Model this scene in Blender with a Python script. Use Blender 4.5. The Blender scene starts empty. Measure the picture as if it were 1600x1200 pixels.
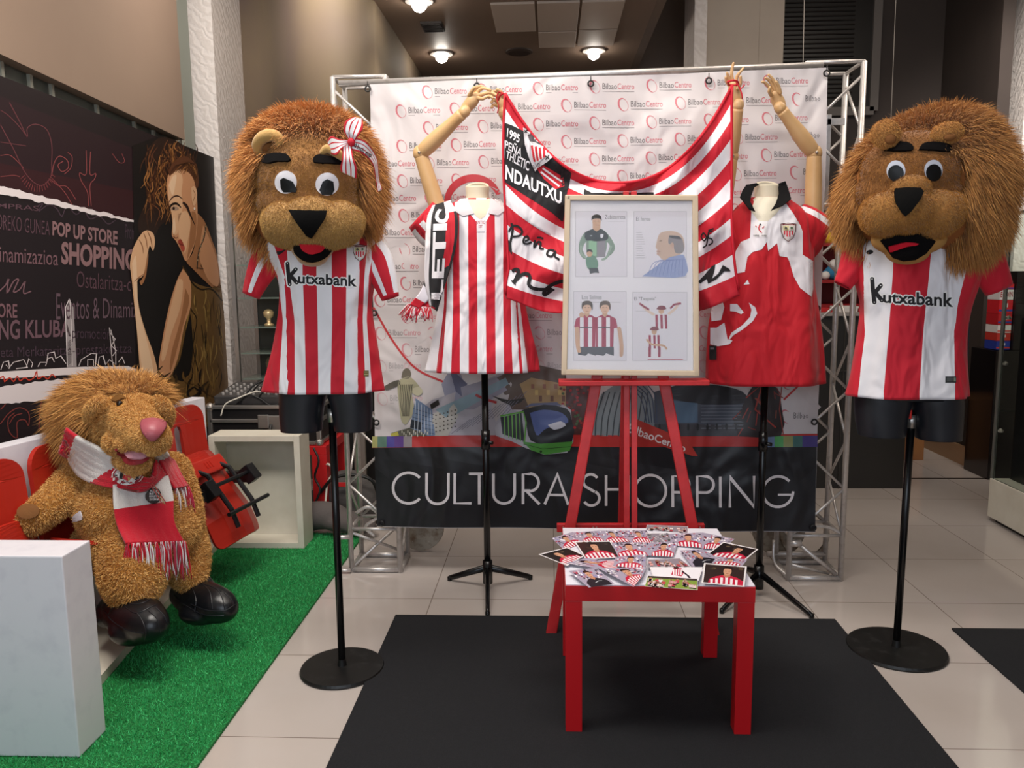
import bpy, bmesh, math, random
import numpy as np
from math import sin, cos, pi, radians, atan, sqrt, hypot
from mathutils import Vector, Matrix
from mathutils.bvhtree import BVHTree
from mathutils.geometry import tessellate_polygon

SC = bpy.context.scene
COL = SC.collection
random.seed(7)
RNG = np.random.default_rng(7)

# ---------------------------------------------------------------- camera
FPX = 1250.0
PITCH = atan(168 / FPX); ROLL = radians(.6); YAW = atan(60 / FPX)
EYE = Vector((0, 0, 1.34))
FWD = Vector((-sin(YAW) * cos(PITCH), cos(YAW) * cos(PITCH), -sin(PITCH)))
_r = Vector((cos(YAW), sin(YAW), 0)); _u = _r.cross(FWD)
RIGHT = _r * cos(ROLL) - _u * sin(ROLL)
UP = _u * cos(ROLL) + _r * sin(ROLL)
cam = bpy.data.cameras.new('camera'); camo = bpy.data.objects.new('camera', cam); COL.objects.link(camo)
cam.sensor_width = 36; cam.lens = FPX / 1600 * 36; cam.clip_start = .05; cam.clip_end = 60
M = Matrix((RIGHT, UP, -FWD)).transposed().to_4x4(); M.translation = EYE
camo.matrix_world = M
SC.camera = camo

# ---------------------------------------------------------------- light and exposure
SC.view_settings.view_transform = 'Standard'
SC.view_settings.look = 'None'
SC.view_settings.gamma = 1
SC.view_settings.use_curve_mapping = False
SC.view_settings.exposure = 0.14
w = bpy.data.worlds.new('world'); SC.world = w; w.use_nodes = True
w.node_tree.nodes['Background'].inputs[0].default_value = (.62, .7, .85, 1)
w.node_tree.nodes['Background'].inputs[1].default_value = .30

def area_light(name, loc, target, sx, sy, power, col, spread=180):
    l = bpy.data.lights.new(name, 'AREA'); l.shape = 'RECTANGLE'; l.size = sx; l.size_y = sy
    l.energy = power; l.color = col; l.spread = radians(spread)
    o = bpy.data.objects.new(name, l); COL.objects.link(o); o.location = loc
    o.rotation_euler = (Vector(target) - Vector(loc)).to_track_quat('-Z', 'Y').to_euler()
    return o
area_light('shop_window_daylight', (-.3, -1.7, 1.9), (-.2, 3, .6), 3.6, 1.8, 55, (.82, .9, 1))
area_light('ceiling_strip_light', (-.35, 1.75, 3.4), (-.35, 2.5, 0), 2.8, .5, 60, (1, .94, .87))
area_light('back_ceiling_light', (-.1, 3.1, 3.45), (-.1, 4.2, 0), 2.6, .4, 22, (1, .9, .78))
area_light('side_ceiling_light', (2.1, 3.6, 3.4), (2.2, 4.3, 0), 1.2, .8, 18, (1, .87, .74))
area_light('left_ceiling_light', (-1.2, 2.2, 3.3), (-1.6, 3.0, 0), .9, .9, 32, (1, .93, .85))
area_light('right_column_fill', (2.7, 4.5, 3.3), (3.35, 5.7, 1.9), .5, .4, 9, (1, .93, .86), 75)  # added fill that brightens the right column, no actual fitting
area_light('left_column_fill', (-1.45, 4.3, 3.3), (-2.1, 5.8, 1.6), .5, .5, 16, (1, .93, .86))  # fill added to lift the left column, not a ceiling fixture

# ---------------------------------------------------------------- pixel rays to places
def ray(x, y): return FWD + RIGHT * ((x - 800) / FPX) - UP * ((y - 600) / FPX)
def at(x, y, Y): d = ray(x, y); return EYE + d * (Y / d.y)
def gz(x, y, z=0.0): d = ray(x, y); return EYE + d * ((z - EYE.z) / d.z)
def onp(p0, n):
    p0 = Vector(p0); n = Vector(n).normalized(); k = (p0 - EYE).dot(n)
    if n.dot(FWD) > 0: nn = -n
    else: nn = n
    def f(x, y, h=0.0):
        d = ray(x, y); return EYE + d * (k / d.dot(n)) + nn * h
    return f
def px(p):
    v = Vector(p) - EYE; z = v.dot(FWD); return (800 + FPX * v.dot(RIGHT) / z, 600 - FPX * v.dot(UP) / z)

# ---------------------------------------------------------------- helpers
def lin(h):
    if not isinstance(h, str): return (*h[:3], 1)
    h = h.lstrip('#'); h = h if len(h) == 6 else ''.join(q * 2 for q in h); c = [int(h[i:i + 2], 16) / 255 for i in (0, 2, 4)]
    return tuple(v / 12.92 if v < .04045 else ((v + .055) / 1.055) ** 2.4 for v in c) + (1,)
MATS = {}
def mat(name, col='#808080', rough=.6, metal=0, noise=None, bump=None, crease=None, attr=None, sheen=0, spec=.5, coat=0, trans=0, emit=None, alpha=1):
    if name in MATS: return MATS[name]
    m = bpy.data.materials.new(name); m.use_nodes = True; nt = m.node_tree; b = nt.nodes['Principled BSDF']
    def I(k, v): b.inputs[k].default_value = v
    I('Base Color', lin(col)); I('Roughness', rough); I('Metallic', metal); I('Specular IOR Level', spec)
    I('Sheen Weight', sheen); I('Coat Weight', coat); I('Transmission Weight', trans); I('Alpha', alpha)
    if emit: I('Emission Color', lin(emit[0])); I('Emission Strength', emit[1])
    src = None
    if attr:
        a = nt.nodes.new('ShaderNodeAttribute'); a.attribute_name = attr; src = a.outputs['Color']
        nt.links.new(src, b.inputs['Base Color'])
    tc = nt.nodes.new('ShaderNodeTexCoord')
    if noise:   # (scale, second colour, detail, contrast lo, hi)
        n = nt.nodes.new('ShaderNodeTexNoise'); n.inputs['Scale'].default_value = noise[0]; n.inputs['Detail'].default_value = 4
        nt.links.new(tc.outputs['Object'], n.inputs['Vector'])
        r = nt.nodes.new('ShaderNodeMapRange'); r.inputs[1].default_value = noise[2] if len(noise) > 2 else .35
        r.inputs[2].default_value = noise[3] if len(noise) > 3 else .65
        nt.links.new(n.outputs['Fac'], r.inputs[0])
        mx = nt.nodes.new('ShaderNodeMix'); mx.data_type = 'RGBA'
        mx.inputs[6].default_value = lin(col); mx.inputs[7].default_value = lin(noise[1])
        if src: nt.links.new(src, mx.inputs[6])
        nt.links.new(r.outputs[0], mx.inputs[0]); nt.links.new(mx.outputs[2], b.inputs['Base Color'])
    if bump:    # (scale, strength, distance)
        n = nt.nodes.new('ShaderNodeTexNoise'); n.inputs['Scale'].default_value = bump[0]; n.inputs['Detail'].default_value = 3
        nt.links.new(tc.outputs['Object'], n.inputs['Vector'])
        bp = nt.nodes.new('ShaderNodeBump'); bp.inputs['Strength'].default_value = bump[1]; bp.inputs['Distance'].default_value = bump[2]
        nt.links.new(n.outputs['Fac'], bp.inputs['Height']); nt.links.new(bp.outputs[0], b.inputs['Normal'])
    if crease:  # (scale, distance, stretch): soft folds of cloth
        mp = nt.nodes.new('ShaderNodeMapping'); mp.inputs['Scale'].default_value = (crease[2], 1, 1); mp.inputs['Rotation'].default_value = (0, .35, 0)
        n = nt.nodes.new('ShaderNodeTexNoise'); n.inputs['Scale'].default_value = crease[0]; n.inputs['Detail'].default_value = 2; n.inputs['Distortion'].default_value = .6
        nt.links.new(tc.outputs['Object'], mp.inputs[0]); nt.links.new(mp.outputs[0], n.inputs['Vector'])
        b2 = nt.nodes.new('ShaderNodeBump'); b2.inputs['Strength'].default_value = .8; b2.inputs['Distance'].default_value = crease[1]
        nt.links.new(n.outputs['Fac'], b2.inputs['Height'])
        if b.inputs['Normal'].links: nt.links.new(b.inputs['Normal'].links[0].from_socket, b2.inputs['Normal'])
        nt.links.new(b2.outputs[0], b.inputs['Normal'])
    MATS[name] = m
    return m
def ramp_mat(name, stops, rough=.75):
    """cloth whose colour steps along the first UV coordinate"""
    m = mat(name, rough=rough, sheen=.1, bump=(900, .25, .0006), crease=(5, .05, 2.2)); nt = m.node_tree; b = nt.nodes['Principled BSDF']
    uv = nt.nodes.new('ShaderNodeUVMap'); s = nt.nodes.new('ShaderNodeSeparateXYZ'); r = nt.nodes.new('ShaderNodeValToRGB')
    nt.links.new(uv.outputs[0], s.inputs[0]); nt.links.new(s.outputs[0], r.inputs[0]); nt.links.new(r.outputs[0], b.inputs['Base Color'])
    cr = r.color_ramp; cr.interpolation = 'CONSTANT'
    while len(cr.elements) > 1: cr.elements.remove(cr.elements[-1])
    cr.elements[0].position = 0; cr.elements[0].color = lin(stops[0][1])
    for p, c in stops[1:]:
        e = cr.elements.new(p); e.color = lin(c)
    return m
RED, WHT = '#c8102a', '#ece9ee'

def setp(o, label=None, cat=None, group=None, kind=None):
    if label: o['label'] = label
    if cat: o['category'] = cat
    if group: o['group'] = group
    if kind: o['kind'] = kind
    return o
def empty(name, loc, label, cat, group=None):
    o = bpy.data.objects.new(name, None); o.empty_display_size = .1; COL.objects.link(o); o.location = loc
    return setp(o, label, cat, group)
def link(name, me, m=None, parent=None, smooth=False, **k):
    o = bpy.data.objects.new(name, me); COL.objects.link(o)
    if m is not None:
        for mm in (m if isinstance(m, (list, tuple)) else [m]): me.materials.append(mm)
    if smooth: me.shade_smooth()
    if parent:
        o.parent = parent; o.matrix_parent_inverse = wm(parent).inverted()
    setp(o, **k)
    return o
def wm(o):
    m = Matrix.Translation(o.location) @ o.rotation_euler.to_matrix().to_4x4()
    if o.parent: m = wm(o.parent) @ o.matrix_parent_inverse @ m
    return m
def fin(name, bm, m=None, parent=None, smooth=False, **k):
    me = bpy.data.meshes.new(name); bmesh.ops.recalc_face_normals(bm, faces=bm.faces); bm.to_mesh(me); bm.free()
    return link(name, me, m, parent, smooth, **k)
def BM(): return bmesh.new()
def box(bm, x0, x1, y0, y1, z0, z1, bev=0, M=None):
    r = bmesh.ops.create_cube(bm, size=1)
    T = Matrix.Translation(((x0 + x1) / 2, (y0 + y1) / 2, (z0 + z1) / 2)) @ Matrix.Diagonal((abs(x1 - x0), abs(y1 - y0), abs(z1 - z0), 1))
    bmesh.ops.transform(bm, matrix=(M @ T if M else T), verts=r['verts'])
    if bev:
        es = list({e for v in r['verts'] for e in v.link_edges})
        bmesh.ops.bevel(bm, geom=es, offset=bev, segments=2, affect='EDGES', profile=.6)
def frame(p, q, up=(0, 0, 1)):
    z = (Vector(q) - Vector(p)).normalized(); u = Vector(up)
    if abs(z.dot(u.normalized())) > .99: u = Vector((0, 1, 0))
    x = u.cross(z).normalized(); y = z.cross(x)
    return x, y, z
def beam(bm, p, q, w, t, up=(0, 1, 0), bev=0):
    x, y, z = frame(p, q, up); L = (Vector(q) - Vector(p)).length
    Mx = Matrix((x, y, z)).transposed().to_4x4(); Mx.translation = Vector(p)
    box(bm, -w / 2, w / 2, -t / 2, t / 2, 0, L, bev, Mx)
def tube(bm, pts, r, seg=8, cap=True, flat=1.0, up=(0, 0, 1)):
    pts = [Vector(p) for p in pts]; n = len(pts)
    rs = r if isinstance(r, (list, tuple)) else [r] * n
    rings = []; prev = None
    for i, p in enumerate(pts):
        a = pts[max(i - 1, 0)]; b = pts[min(i + 1, n - 1)]
        z = (b - a).normalized()
        if prev is None: x, y, _ = frame(a, b, up)
        else:
            x = (prev - z * prev.dot(z)).normalized(); y = z.cross(x)
        prev = x
        rings.append([bm.verts.new(p + x * (rs[i] * cos(2 * pi * k / seg)) + y * (rs[i] * flat * sin(2 * pi * k / seg))) for k in range(seg)])
    for A, B in zip(rings, rings[1:]):
        for k in range(seg): bm.faces.new((A[k], A[(k + 1) % seg], B[(k + 1) % seg], B[k]))
    if cap: bm.faces.new(rings[0][::-1]); bm.faces.new(rings[-1])
    return rings
def lathe(bm, prof, c=(0, 0, 0), seg=40, cap=True):
    c = Vector(c); rings = [[bm.verts.new(c + Vector((r * cos(2 * pi * k / seg), r * sin(2 * pi * k / seg), z))) for k in range(seg)] for r, z in prof]
    for A, B in zip(rings, rings[1:]):
        for k in range(seg): bm.faces.new((A[k], A[(k + 1) % seg], B[(k + 1) % seg], B[k]))
    if cap: bm.faces.new(rings[0][::-1]); bm.faces.new(rings[-1])
def cat(pts, n=8):
    """Catmull-Rom through points of any dimension"""
    P = [np.array(p, float) for p in pts]; P = [2 * P[0] - P[1]] + P + [2 * P[-1] - P[-2]]; out = []
    for i in range(1, len(P) - 2):
        for k in range(n):
            t = k / n
            out.append(.5 * (2 * P[i] + (P[i + 1] - P[i - 1]) * t + (2 * P[i - 1] - 5 * P[i] + 4 * P[i + 1] - P[i + 2]) * t * t + (3 * P[i] - P[i - 1] - 3 * P[i + 1] + P[i + 2]) * t ** 3))
    out.append(P[-2]); return out
def ctube(bm, pts, r, n=6, seg=8, **k):
    pr = [(*p, (r[i] if isinstance(r, (list, tuple)) else r)) for i, p in enumerate(pts)]
    q = cat(pr, n); return tube(bm, [v[:3] for v in q], [max(float(v[3]), .0004) for v in q], seg, **k)
def mesh_from(V, F):
    me = bpy.data.meshes.new('m'); me.from_pydata([tuple(v) for v in V], [], F); me.update(); return me
def quickmesh(V, T, cols=None):
    """big triangle mesh from numpy arrays"""
    me = bpy.data.meshes.new('m'); me.vertices.add(len(V)); me.vertices.foreach_set('co', V.astype(np.float32).ravel())
    n = len(T); me.loops.add(n * 3); me.polygons.add(n)
    me.loops.foreach_set('vertex_index', T.astype(np.int32).ravel())
    me.polygons.foreach_set('loop_start', np.arange(0, n * 3, 3, dtype=np.int32))
    me.update(calc_edges=True)
    if cols is not None:
        a = me.color_attributes.new('Col', 'FLOAT_COLOR', 'POINT'); c = np.ones((len(V), 4), np.float32); c[:, :3] = cols
        a.data.foreach_set('color', c.ravel())
    return me
def evalmesh(me, mods):
    o = bpy.data.objects.new('tmp', me); COL.objects.link(o)
    for t, kw in mods:
        md = o.modifiers.new('m', t)
        for k, v in kw.items(): setattr(md, k, v)
    dg = bpy.context.evaluated_depsgraph_get(); dg.update()
    out = bpy.data.meshes.new_from_object(o.evaluated_get(dg)); bpy.data.objects.remove(o); return out
def blobmesh(sph, voxel=.012, smooth=6, fac=.5):
    """sph: list of (centre, (rx, ry, rz) or r, rotation matrix or None); merged into one skin"""
    bm = BM()
    for s in sph:
        c, r = s[0], s[1]; R = s[2] if len(s) > 2 else None
        if not isinstance(r, (tuple, list)): r = (r, r, r)
        g = bmesh.ops.create_icosphere(bm, subdivisions=3, radius=1)
        T = Matrix.Translation(Vector(c)) @ (R.to_4x4() if R else Matrix()) @ Matrix.Diagonal((*r, 1))
        bmesh.ops.transform(bm, matrix=T, verts=g['verts'])
    me = bpy.data.meshes.new('b'); bm.to_mesh(me); bm.free()
    return evalmesh(me, [('REMESH', dict(mode='VOXEL', voxel_size=voxel)), ('SMOOTH', dict(factor=fac, iterations=smooth))])
def chain(p, q, r0, r1, n=8):
    p = Vector(p); q = Vector(q); return [(p.lerp(q, i / n), r0 + (r1 - r0) * i / n) for i in range(n + 1)]
def cchain(pts, n=6):
    """pts (x,y,z,r) smooth chain of balls"""
    return [(Vector(v[:3]), float(v[3])) for v in cat(pts, n)]
def bvh_of(me): return BVHTree.FromPolygons([v.co[:] for v in me.vertices], [p.vertices[:] for p in me.polygons])
def onmesh(mes):
    """pixel to a point lying on one of the meshes, h in front of it"""
    bs = [bvh_of(m) for m in mes]
    def f(x, y, h=0.0):
        d = ray(x, y).normalized(); best = None
        for b in bs:
            loc, n, i, dist = b.ray_cast(EYE, d)
            if loc and (best is None or dist < best[1]): best = (loc, dist, n)
        if not best: return None
        n = best[2] if best[2].dot(d) < 0 else -best[2]
        return best[0] - d * h * .4 + n * h * .8
    return f
def sheet(L, R, colf, nv=40, nu=8, thick=.004, wob=None, n=8):
    """cloth strip between two edge lines; colf(u, v) gives the colour"""
    A = cat(L, n); B = cat(R, n); k = len(A) - 1
    V = []; F = []; C = []
    def smp(Q, v): i = min(int(v * k), k - 1); return Vector(Q[i]).lerp(Vector(Q[i + 1]), v * k - i)
    for j in range(nv + 1):
        a = smp(A, j / nv); b = smp(B, j / nv)
        for i in range(nu + 1):
            p = a.lerp(b, i / nu)
            if wob: p = p + Vector(wob(i / nu, j / nv))
            V.append(p)
    for j in range(nv):
        for i in range(nu):
            q = j * (nu + 1) + i; F.append((q, q + 1, q + nu + 2, q + nu + 1)); C.append(lin(colf((i + .5) / nu, (j + .5) / nv)))
    me = mesh_from(V, F); a = me.color_attributes.new('Col', 'FLOAT_COLOR', 'CORNER')
    a.data.foreach_set('color', np.repeat(np.array(C, np.float32), 4, axis=0).ravel())
    return evalmesh(me, [('SOLIDIFY', dict(thickness=thick, offset=0))])
def solid(me, t): return evalmesh(me, [('SOLIDIFY', dict(thickness=t, offset=0))])

# ---------------------------------------------------------------- printed artwork: coloured shapes laid on a surface
_TX = {}
def text_tris(s, off=0.0, res=3):
    k = (s, off, res)
    if k not in _TX:
        c = bpy.data.curves.new('t', 'FONT'); c.body = s; c.offset = off; c.resolution_u = res; c.fill_mode = 'FRONT' if hasattr(c, 'fill_mode') else c.fill_mode
        o = bpy.data.objects.new('t', c); COL.objects.link(o); dg = bpy.context.evaluated_depsgraph_get(); dg.update()
        me = bpy.data.meshes.new_from_object(o.evaluated_get(dg)); bpy.data.objects.remove(o); bpy.data.curves.remove(c)
        V = np.array([v.co[:2] for v in me.vertices]).reshape(-1, 2); me.calc_loop_triangles()
        T = [tuple(t.vertices) for t in me.loop_triangles]; lo = V.min(0); hi = V.max(0)
        _TX[k] = ((V - lo) / (hi - lo), T, (hi - lo)); bpy.data.meshes.remove(me)
    return _TX[k]
def bil(q, u, v):
    """q = tl, tr, br, bl; v downwards"""
    q = [np.array(p, float) for p in q]
    return (q[0] * (1 - u) + q[1] * u) * (1 - v) + (q[3] * (1 - u) + q[2] * u) * v
class Art:
    def __init__(s, mp, dh=.0004, maxlen=None):
        s.mp = mp; s.dh = dh; s.ml = maxlen; s.V = []; s.F = []; s.C = []; s.rawV = []; s.T = None
    def tri(s, V, T, col, l=1):
        if s.T: V = [s.T(*v) for v in V]
        col = lin(col)
        for t in T: s._t([V[i] for i in t], col, l, 0)
    def _t(s, P, col, l, d):
        if s.ml and d < 6:
            L = [hypot(P[i][0] - P[(i + 1) % 3][0], P[i][1] - P[(i + 1) % 3][1]) for i in range(3)]
            if max(L) > s.ml:
                i = L.index(max(L)); a, b, c = P[i], P[(i + 1) % 3], P[(i + 2) % 3]; m = ((a[0] + b[0]) / 2, (a[1] + b[1]) / 2)
                s._t([a, m, c], col, l, d + .5); s._t([m, b, c], col, l, d + .5); return
        Q = [s.mp(p[0], p[1], l * s.dh) for p in P]
        if any(q is None for q in Q): return
        n = len(s.V); s.V += Q; s.F.append((n, n + 1, n + 2)); s.C.append(col)
    def poly(s, pts, col, l=1, smooth=0):
        if smooth: pts = [tuple(p) for p in cat(list(pts) + [pts[0]], smooth)][:-1]
        T = tessellate_polygon([[Vector((p[0], p[1], 0)) for p in pts]]); s.tri(pts, T, col, l)
    def quad(s, x0, y0, x1, y1, col, l=1): s.tri([(x0, y0), (x1, y0), (x1, y1), (x0, y1)], [(0, 1, 2), (0, 2, 3)], col, l)
    def line(s, pts, wd, col, l=1, smooth=0, closed=False):
        if closed: pts = list(pts) + [pts[0]]
        wds = wd if isinstance(wd, (list, tuple)) else [wd] * len(pts)
        if smooth:
            q = cat([(*p, wds[i]) for i, p in enumerate(pts)], smooth); pts = [(a[0], a[1]) for a in q]; wds = [a[2] for a in q]
        n = len(pts); V = []
        for i in range(n):
            a = pts[max(i - 1, 0)]; b = pts[min(i + 1, n - 1)]
            dx, dy = b[0] - a[0], b[1] - a[1]; L = hypot(dx, dy) or 1; ox, oy = -dy / L * wds[i] / 2, dx / L * wds[i] / 2
            if 0 < i < n - 1:
                d1 = (pts[i][0] - a[0], pts[i][1] - a[1]); l1 = hypot(*d1) or 1; c = abs(d1[0] * dx + d1[1] * dy) / (l1 * L); c = max(c, .5); ox /= c; oy /= c
            V += [(pts[i][0] + ox, pts[i][1] + oy), (pts[i][0] - ox, pts[i][1] - oy)]
        T = []
        for i in range(n - 1): T += [(2 * i, 2 * i + 1, 2 * i + 3), (2 * i, 2 * i + 3, 2 * i + 2)]
        s.tri(V, T, col, l)
    def ell(s, cx, cy, rx, ry, col, l=1, rot=0, n=20):
        V = [(cx + rx * cos(a) * cos(rot) - ry * sin(a) * sin(rot), cy + rx * cos(a) * sin(rot) + ry * sin(a) * cos(rot)) for a in [2 * pi * k / n for k in range(n)]]
        s.tri(V + [(cx, cy)], [(k, (k + 1) % n, n) for k in range(n)], col, l)
    def arc(s, cx, cy, rx, ry, a0, a1, wd, col, l=1, rot=0, n=20):
        P = [(cx + rx * cos(a) * cos(rot) - ry * sin(a) * sin(rot), cy + rx * cos(a) * sin(rot) + ry * sin(a) * cos(rot)) for a in [a0 + (a1 - a0) * k / n for k in range(n + 1)]]
        W = wd if isinstance(wd, (list, tuple)) else None
        if W: wd = [W[0] * (1 - k / n) + W[1] * k / n if len(W) == 2 else W[0] + (W[1] - W[0]) * sin(pi * k / n) for k in range(n + 1)]
        s.line(P, wd, col, l)
    def text(s, t, q, col, l=1, off=0.0, res=3):
        """q: box (x0, y0, x1, y1) or four corners tl, tr, br, bl"""
        if len(q) == 4 and not hasattr(q[0], '__len__'): x0, y0, x1, y1 = q; q = [(x0, y0), (x1, y0), (x1, y1), (x0, y1)]
        V, T, _ = text_tris(t, off, res)
        s.tri([tuple(bil(q, v[0], 1 - v[1])) for v in V], T, col, l)
    def raw(s, V, F, col):
        for f in F:
            n = len(s.V); s.V += [Vector(V[i]) for i in f]; s.F.append(tuple(range(n, n + len(f)))); s.C.append(lin(col))
    def slab(s, q, t, col, flip=False):
        """a thin solid slab under the artwork: q four corners in art space"""
        T = [s.mp(*p, 0) for p in q]; B = [s.mp(*p, -t) for p in q]; V = T + B
        s.raw(V, [(0, 1, 2, 3), (4, 5, 6, 7), (0, 1, 5, 4), (1, 2, 6, 5), (2, 3, 7, 6), (3, 0, 4, 7)], col)
    def mesh(s):
        me = mesh_from(s.V, s.F); a = me.color_attributes.new('Col', 'FLOAT_COLOR', 'CORNER')
        c = np.concatenate([np.repeat(np.array([k], np.float32), len(f), axis=0) for k, f in zip(s.C, s.F)]); a.data.foreach_set('color', c.ravel()); return me
    def build(s, name, m, parent=None, **k): return link(name, s.mesh(), m, parent, **k)

def patch(t, name, mp, shapes, col, th=.006, m=None, h=1, ml=5, label=None, smooth=0):
    A = Art(mp, .001, ml)
    for s in shapes:
        if s[0] == 'e': A.ell(*s[1:5], col, h, s[5] if len(s) > 5 else 0, 28)
        else: A.poly(s[1], col, h, smooth or (s[2] if len(s) > 2 else 0))
    me = A.mesh(); bm = BM(); bm.from_mesh(me); bmesh.ops.remove_doubles(bm, verts=bm.verts, dist=.0002); bm.to_mesh(me); bm.free()
    return link(name, solid(me, th), m or mat('felt_' + col, col, .95, spec=.15), t, label=label)
# ---------------------------------------------------------------- fur
def fur(me, n, length, width, dirf, colf, maskf=None, segs=3, curl=.3, droop=0.0, seed=1):
    """n separate hairs rooted on mesh me; returns one mesh"""
    rg = np.random.default_rng(seed); me.calc_loop_triangles()
    V = np.empty(len(me.vertices) * 3); me.vertices.foreach_get('co', V); V = V.reshape(-1, 3)
    Nn = np.empty(len(me.vertices) * 3); me.vertices.foreach_get('normal', Nn); Nn = Nn.reshape(-1, 3)
    T = np.empty(len(me.loop_triangles) * 3, np.int32); me.loop_triangles.foreach_get('vertices', T); T = T.reshape(-1, 3)
    a = np.linalg.norm(np.cross(V[T[:, 1]] - V[T[:, 0]], V[T[:, 2]] - V[T[:, 0]]), axis=1)
    if maskf is not None: a = a * maskf(V[T].mean(1), Nn[T].mean(1))
    idx = rg.choice(len(T), n, p=a / a.sum()); u, v = rg.random(n), rg.random(n); s = u + v > 1; u[s] = 1 - u[s]; v[s] = 1 - v[s]
    t = T[idx]; W = np.stack([1 - u - v, u, v], 1)[:, :, None]
    P = (V[t] * W).sum(1); N = (Nn[t] * W).sum(1); N /= np.linalg.norm(N, axis=1)[:, None]
    D = dirf(P, N) + rg.normal(0, curl, (n, 3)); D /= np.linalg.norm(D, axis=1)[:, None] + 1e-9
    Ln = (length(P, N) if callable(length) else np.full(n, length)) * rg.uniform(.65, 1.15, n)
    C = colf(P, N, rg); side = np.cross(D, rg.normal(0, 1, (n, 3))); side /= np.linalg.norm(side, axis=1)[:, None] + 1e-9
    Wd = width * rg.uniform(.7, 1.3, n); bend = rg.normal(0, .12, (n, 3)); bend[:, 2] -= droop
    rings = []
    for k in range(segs):
        f = k / segs; c = P + D * (Ln * f)[:, None] + bend * (Ln * f * f)[:, None]; w = (Wd * (1 - .55 * f) / 2)[:, None] * side
        rings += [c - w, c + w]
    tip = P + D * Ln[:, None] + bend * Ln[:, None]
    A = np.stack(rings + [tip], 1); m = A.shape[1]; base = np.arange(n)[:, None] * m; tr = []
    for k in range(segs - 1): i = 2 * k; tr += [[i, i + 1, i + 3], [i, i + 3, i + 2]]
    i = 2 * (segs - 1); tr.append([i, i + 1, i + 2]); tr = np.array(tr)
    TT = (base[:, :, None] + tr[None]).reshape(-1, 3)
    CC = np.repeat(C[:, None], m, 1) * np.linspace(.8, 1.15, m)[None, :, None]
    return quickmesh(A.reshape(-1, 3), TT, CC.reshape(-1, 3))
FURM = mat('long_fur', rough=.75, attr='Col', sheen=.2, spec=.2)
# ================================================================ THE SETTING
def tile_mat():
    m = mat('floor_tile', '#c4bbb6', .1, noise=(1.3, '#b8ada5', .3, .7), spec=.5); nt = m.node_tree; b = nt.nodes['Principled BSDF']
    tc = nt.nodes.new('ShaderNodeTexCoord'); mp = nt.nodes.new('ShaderNodeMapping'); mp.inputs['Location'].default_value = (.5, -.105, 0)
    br = nt.nodes.new('ShaderNodeTexBrick'); br.offset = 0; br.squash = 1
    for k, v in (('Scale', 1), ('Mortar Size', .0018), ('Brick Width', .515), ('Row Height', .515), ('Mortar Smooth', .1)): br.inputs[k].default_value = v
    br.inputs['Color1'].default_value = (1, 1, 1, 1); br.inputs['Color2'].default_value = (.95, .95, .95, 1); br.inputs['Mortar'].default_value = (.38, .34, .31, 1)
    nt.links.new(tc.outputs['Object'], mp.inputs[0]); nt.links.new(mp.outputs[0], br.inputs['Vector'])
    mx = nt.nodes.new('ShaderNodeMix'); mx.data_type = 'RGBA'; mx.blend_type = 'MULTIPLY'; mx.inputs[0].default_value = 1
    old = b.inputs['Base Color'].links[0].from_socket
    nt.links.new(old, mx.inputs[6]); nt.links.new(br.outputs['Color'], mx.inputs[7]); nt.links.new(mx.outputs[2], b.inputs['Base Color'])
    return m
def struct(name, bm, m, **k): return fin(name, bm, m, kind='structure', **k)
bm = BM(); box(bm, -3.4, 4.2, -2.4, 8.2, -.08, 0); struct('floor', bm, tile_mat())
brown = mat('brown_wall', '#7d6c5e', .8, noise=(2.5, '#74645a'))
dark = mat('dark_wall', '#3a302b', .7, noise=(2, '#332a26'))
cream = mat('cream_panel', '#b3a596', .7, noise=(3, '#ab9d8f'))
def damask():
    m = mat('damask_wallpaper', '#d3c7c0', .6); nt = m.node_tree; b = nt.nodes['Principled BSDF']
    tc = nt.nodes.new('ShaderNodeTexCoord'); wv = nt.nodes.new('ShaderNodeTexWave'); wv.inputs['Scale'].default_value = 9; wv.inputs['Distortion'].default_value = 9
    wv.inputs['Detail'].default_value = 3; wv.inputs['Detail Scale'].default_value = 1.6; wv.bands_direction = 'DIAGONAL'
    nt.links.new(tc.outputs['Object'], wv.inputs['Vector'])
    r = nt.nodes.new('ShaderNodeMix'); r.data_type = 'RGBA'; r.inputs[6].default_value = lin('#ded5cf'); r.inputs[7].default_value = lin('#d3c9c2')
    nt.links.new(wv.outputs['Fac'], r.inputs[0]); nt.links.new(r.outputs[2], b.inputs['Base Color'])
    bp = nt.nodes.new('ShaderNodeBump'); bp.inputs['Distance'].default_value = .004; bp.inputs['Strength'].default_value = .5
    nt.links.new(wv.outputs['Fac'], bp.inputs['Height']); nt.links.new(bp.outputs[0], b.inputs['Normal'])
    return m
dam = damask()
# left wall and its upper soffit
MA = radians(2.5); MN = Vector((cos(MA), sin(MA), 0)); MP = EYE - MN * 2.0
Lw = BM()
def wallslab(bm, p, q, z0, z1, th):
    p = Vector(p); q = Vector(q); d = (q - p).normalized(); n = Vector((d.y, -d.x)) * th
    v = [bm.verts.new((a.x, a.y, z)) for z in (z0, z1) for a in (p, q, q - n, p - n)]
    for f in ((0, 1, 2, 3), (4, 5, 6, 7), (0, 1, 5, 4), (1, 2, 6, 5), (2, 3, 7, 6), (3, 0, 4, 7)): bm.faces.new([v[i] for i in f])
def mw(y, off=0): return (MP.x - sin(MA) * y - off, MP.y + cos(MA) * y)
wallslab(Lw, mw(-3.6, .07), mw(5.37, .07), 0, 3.6, .12)
struct('wall_left', Lw, mat('left_wall', '#8c9187', .5))
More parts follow.
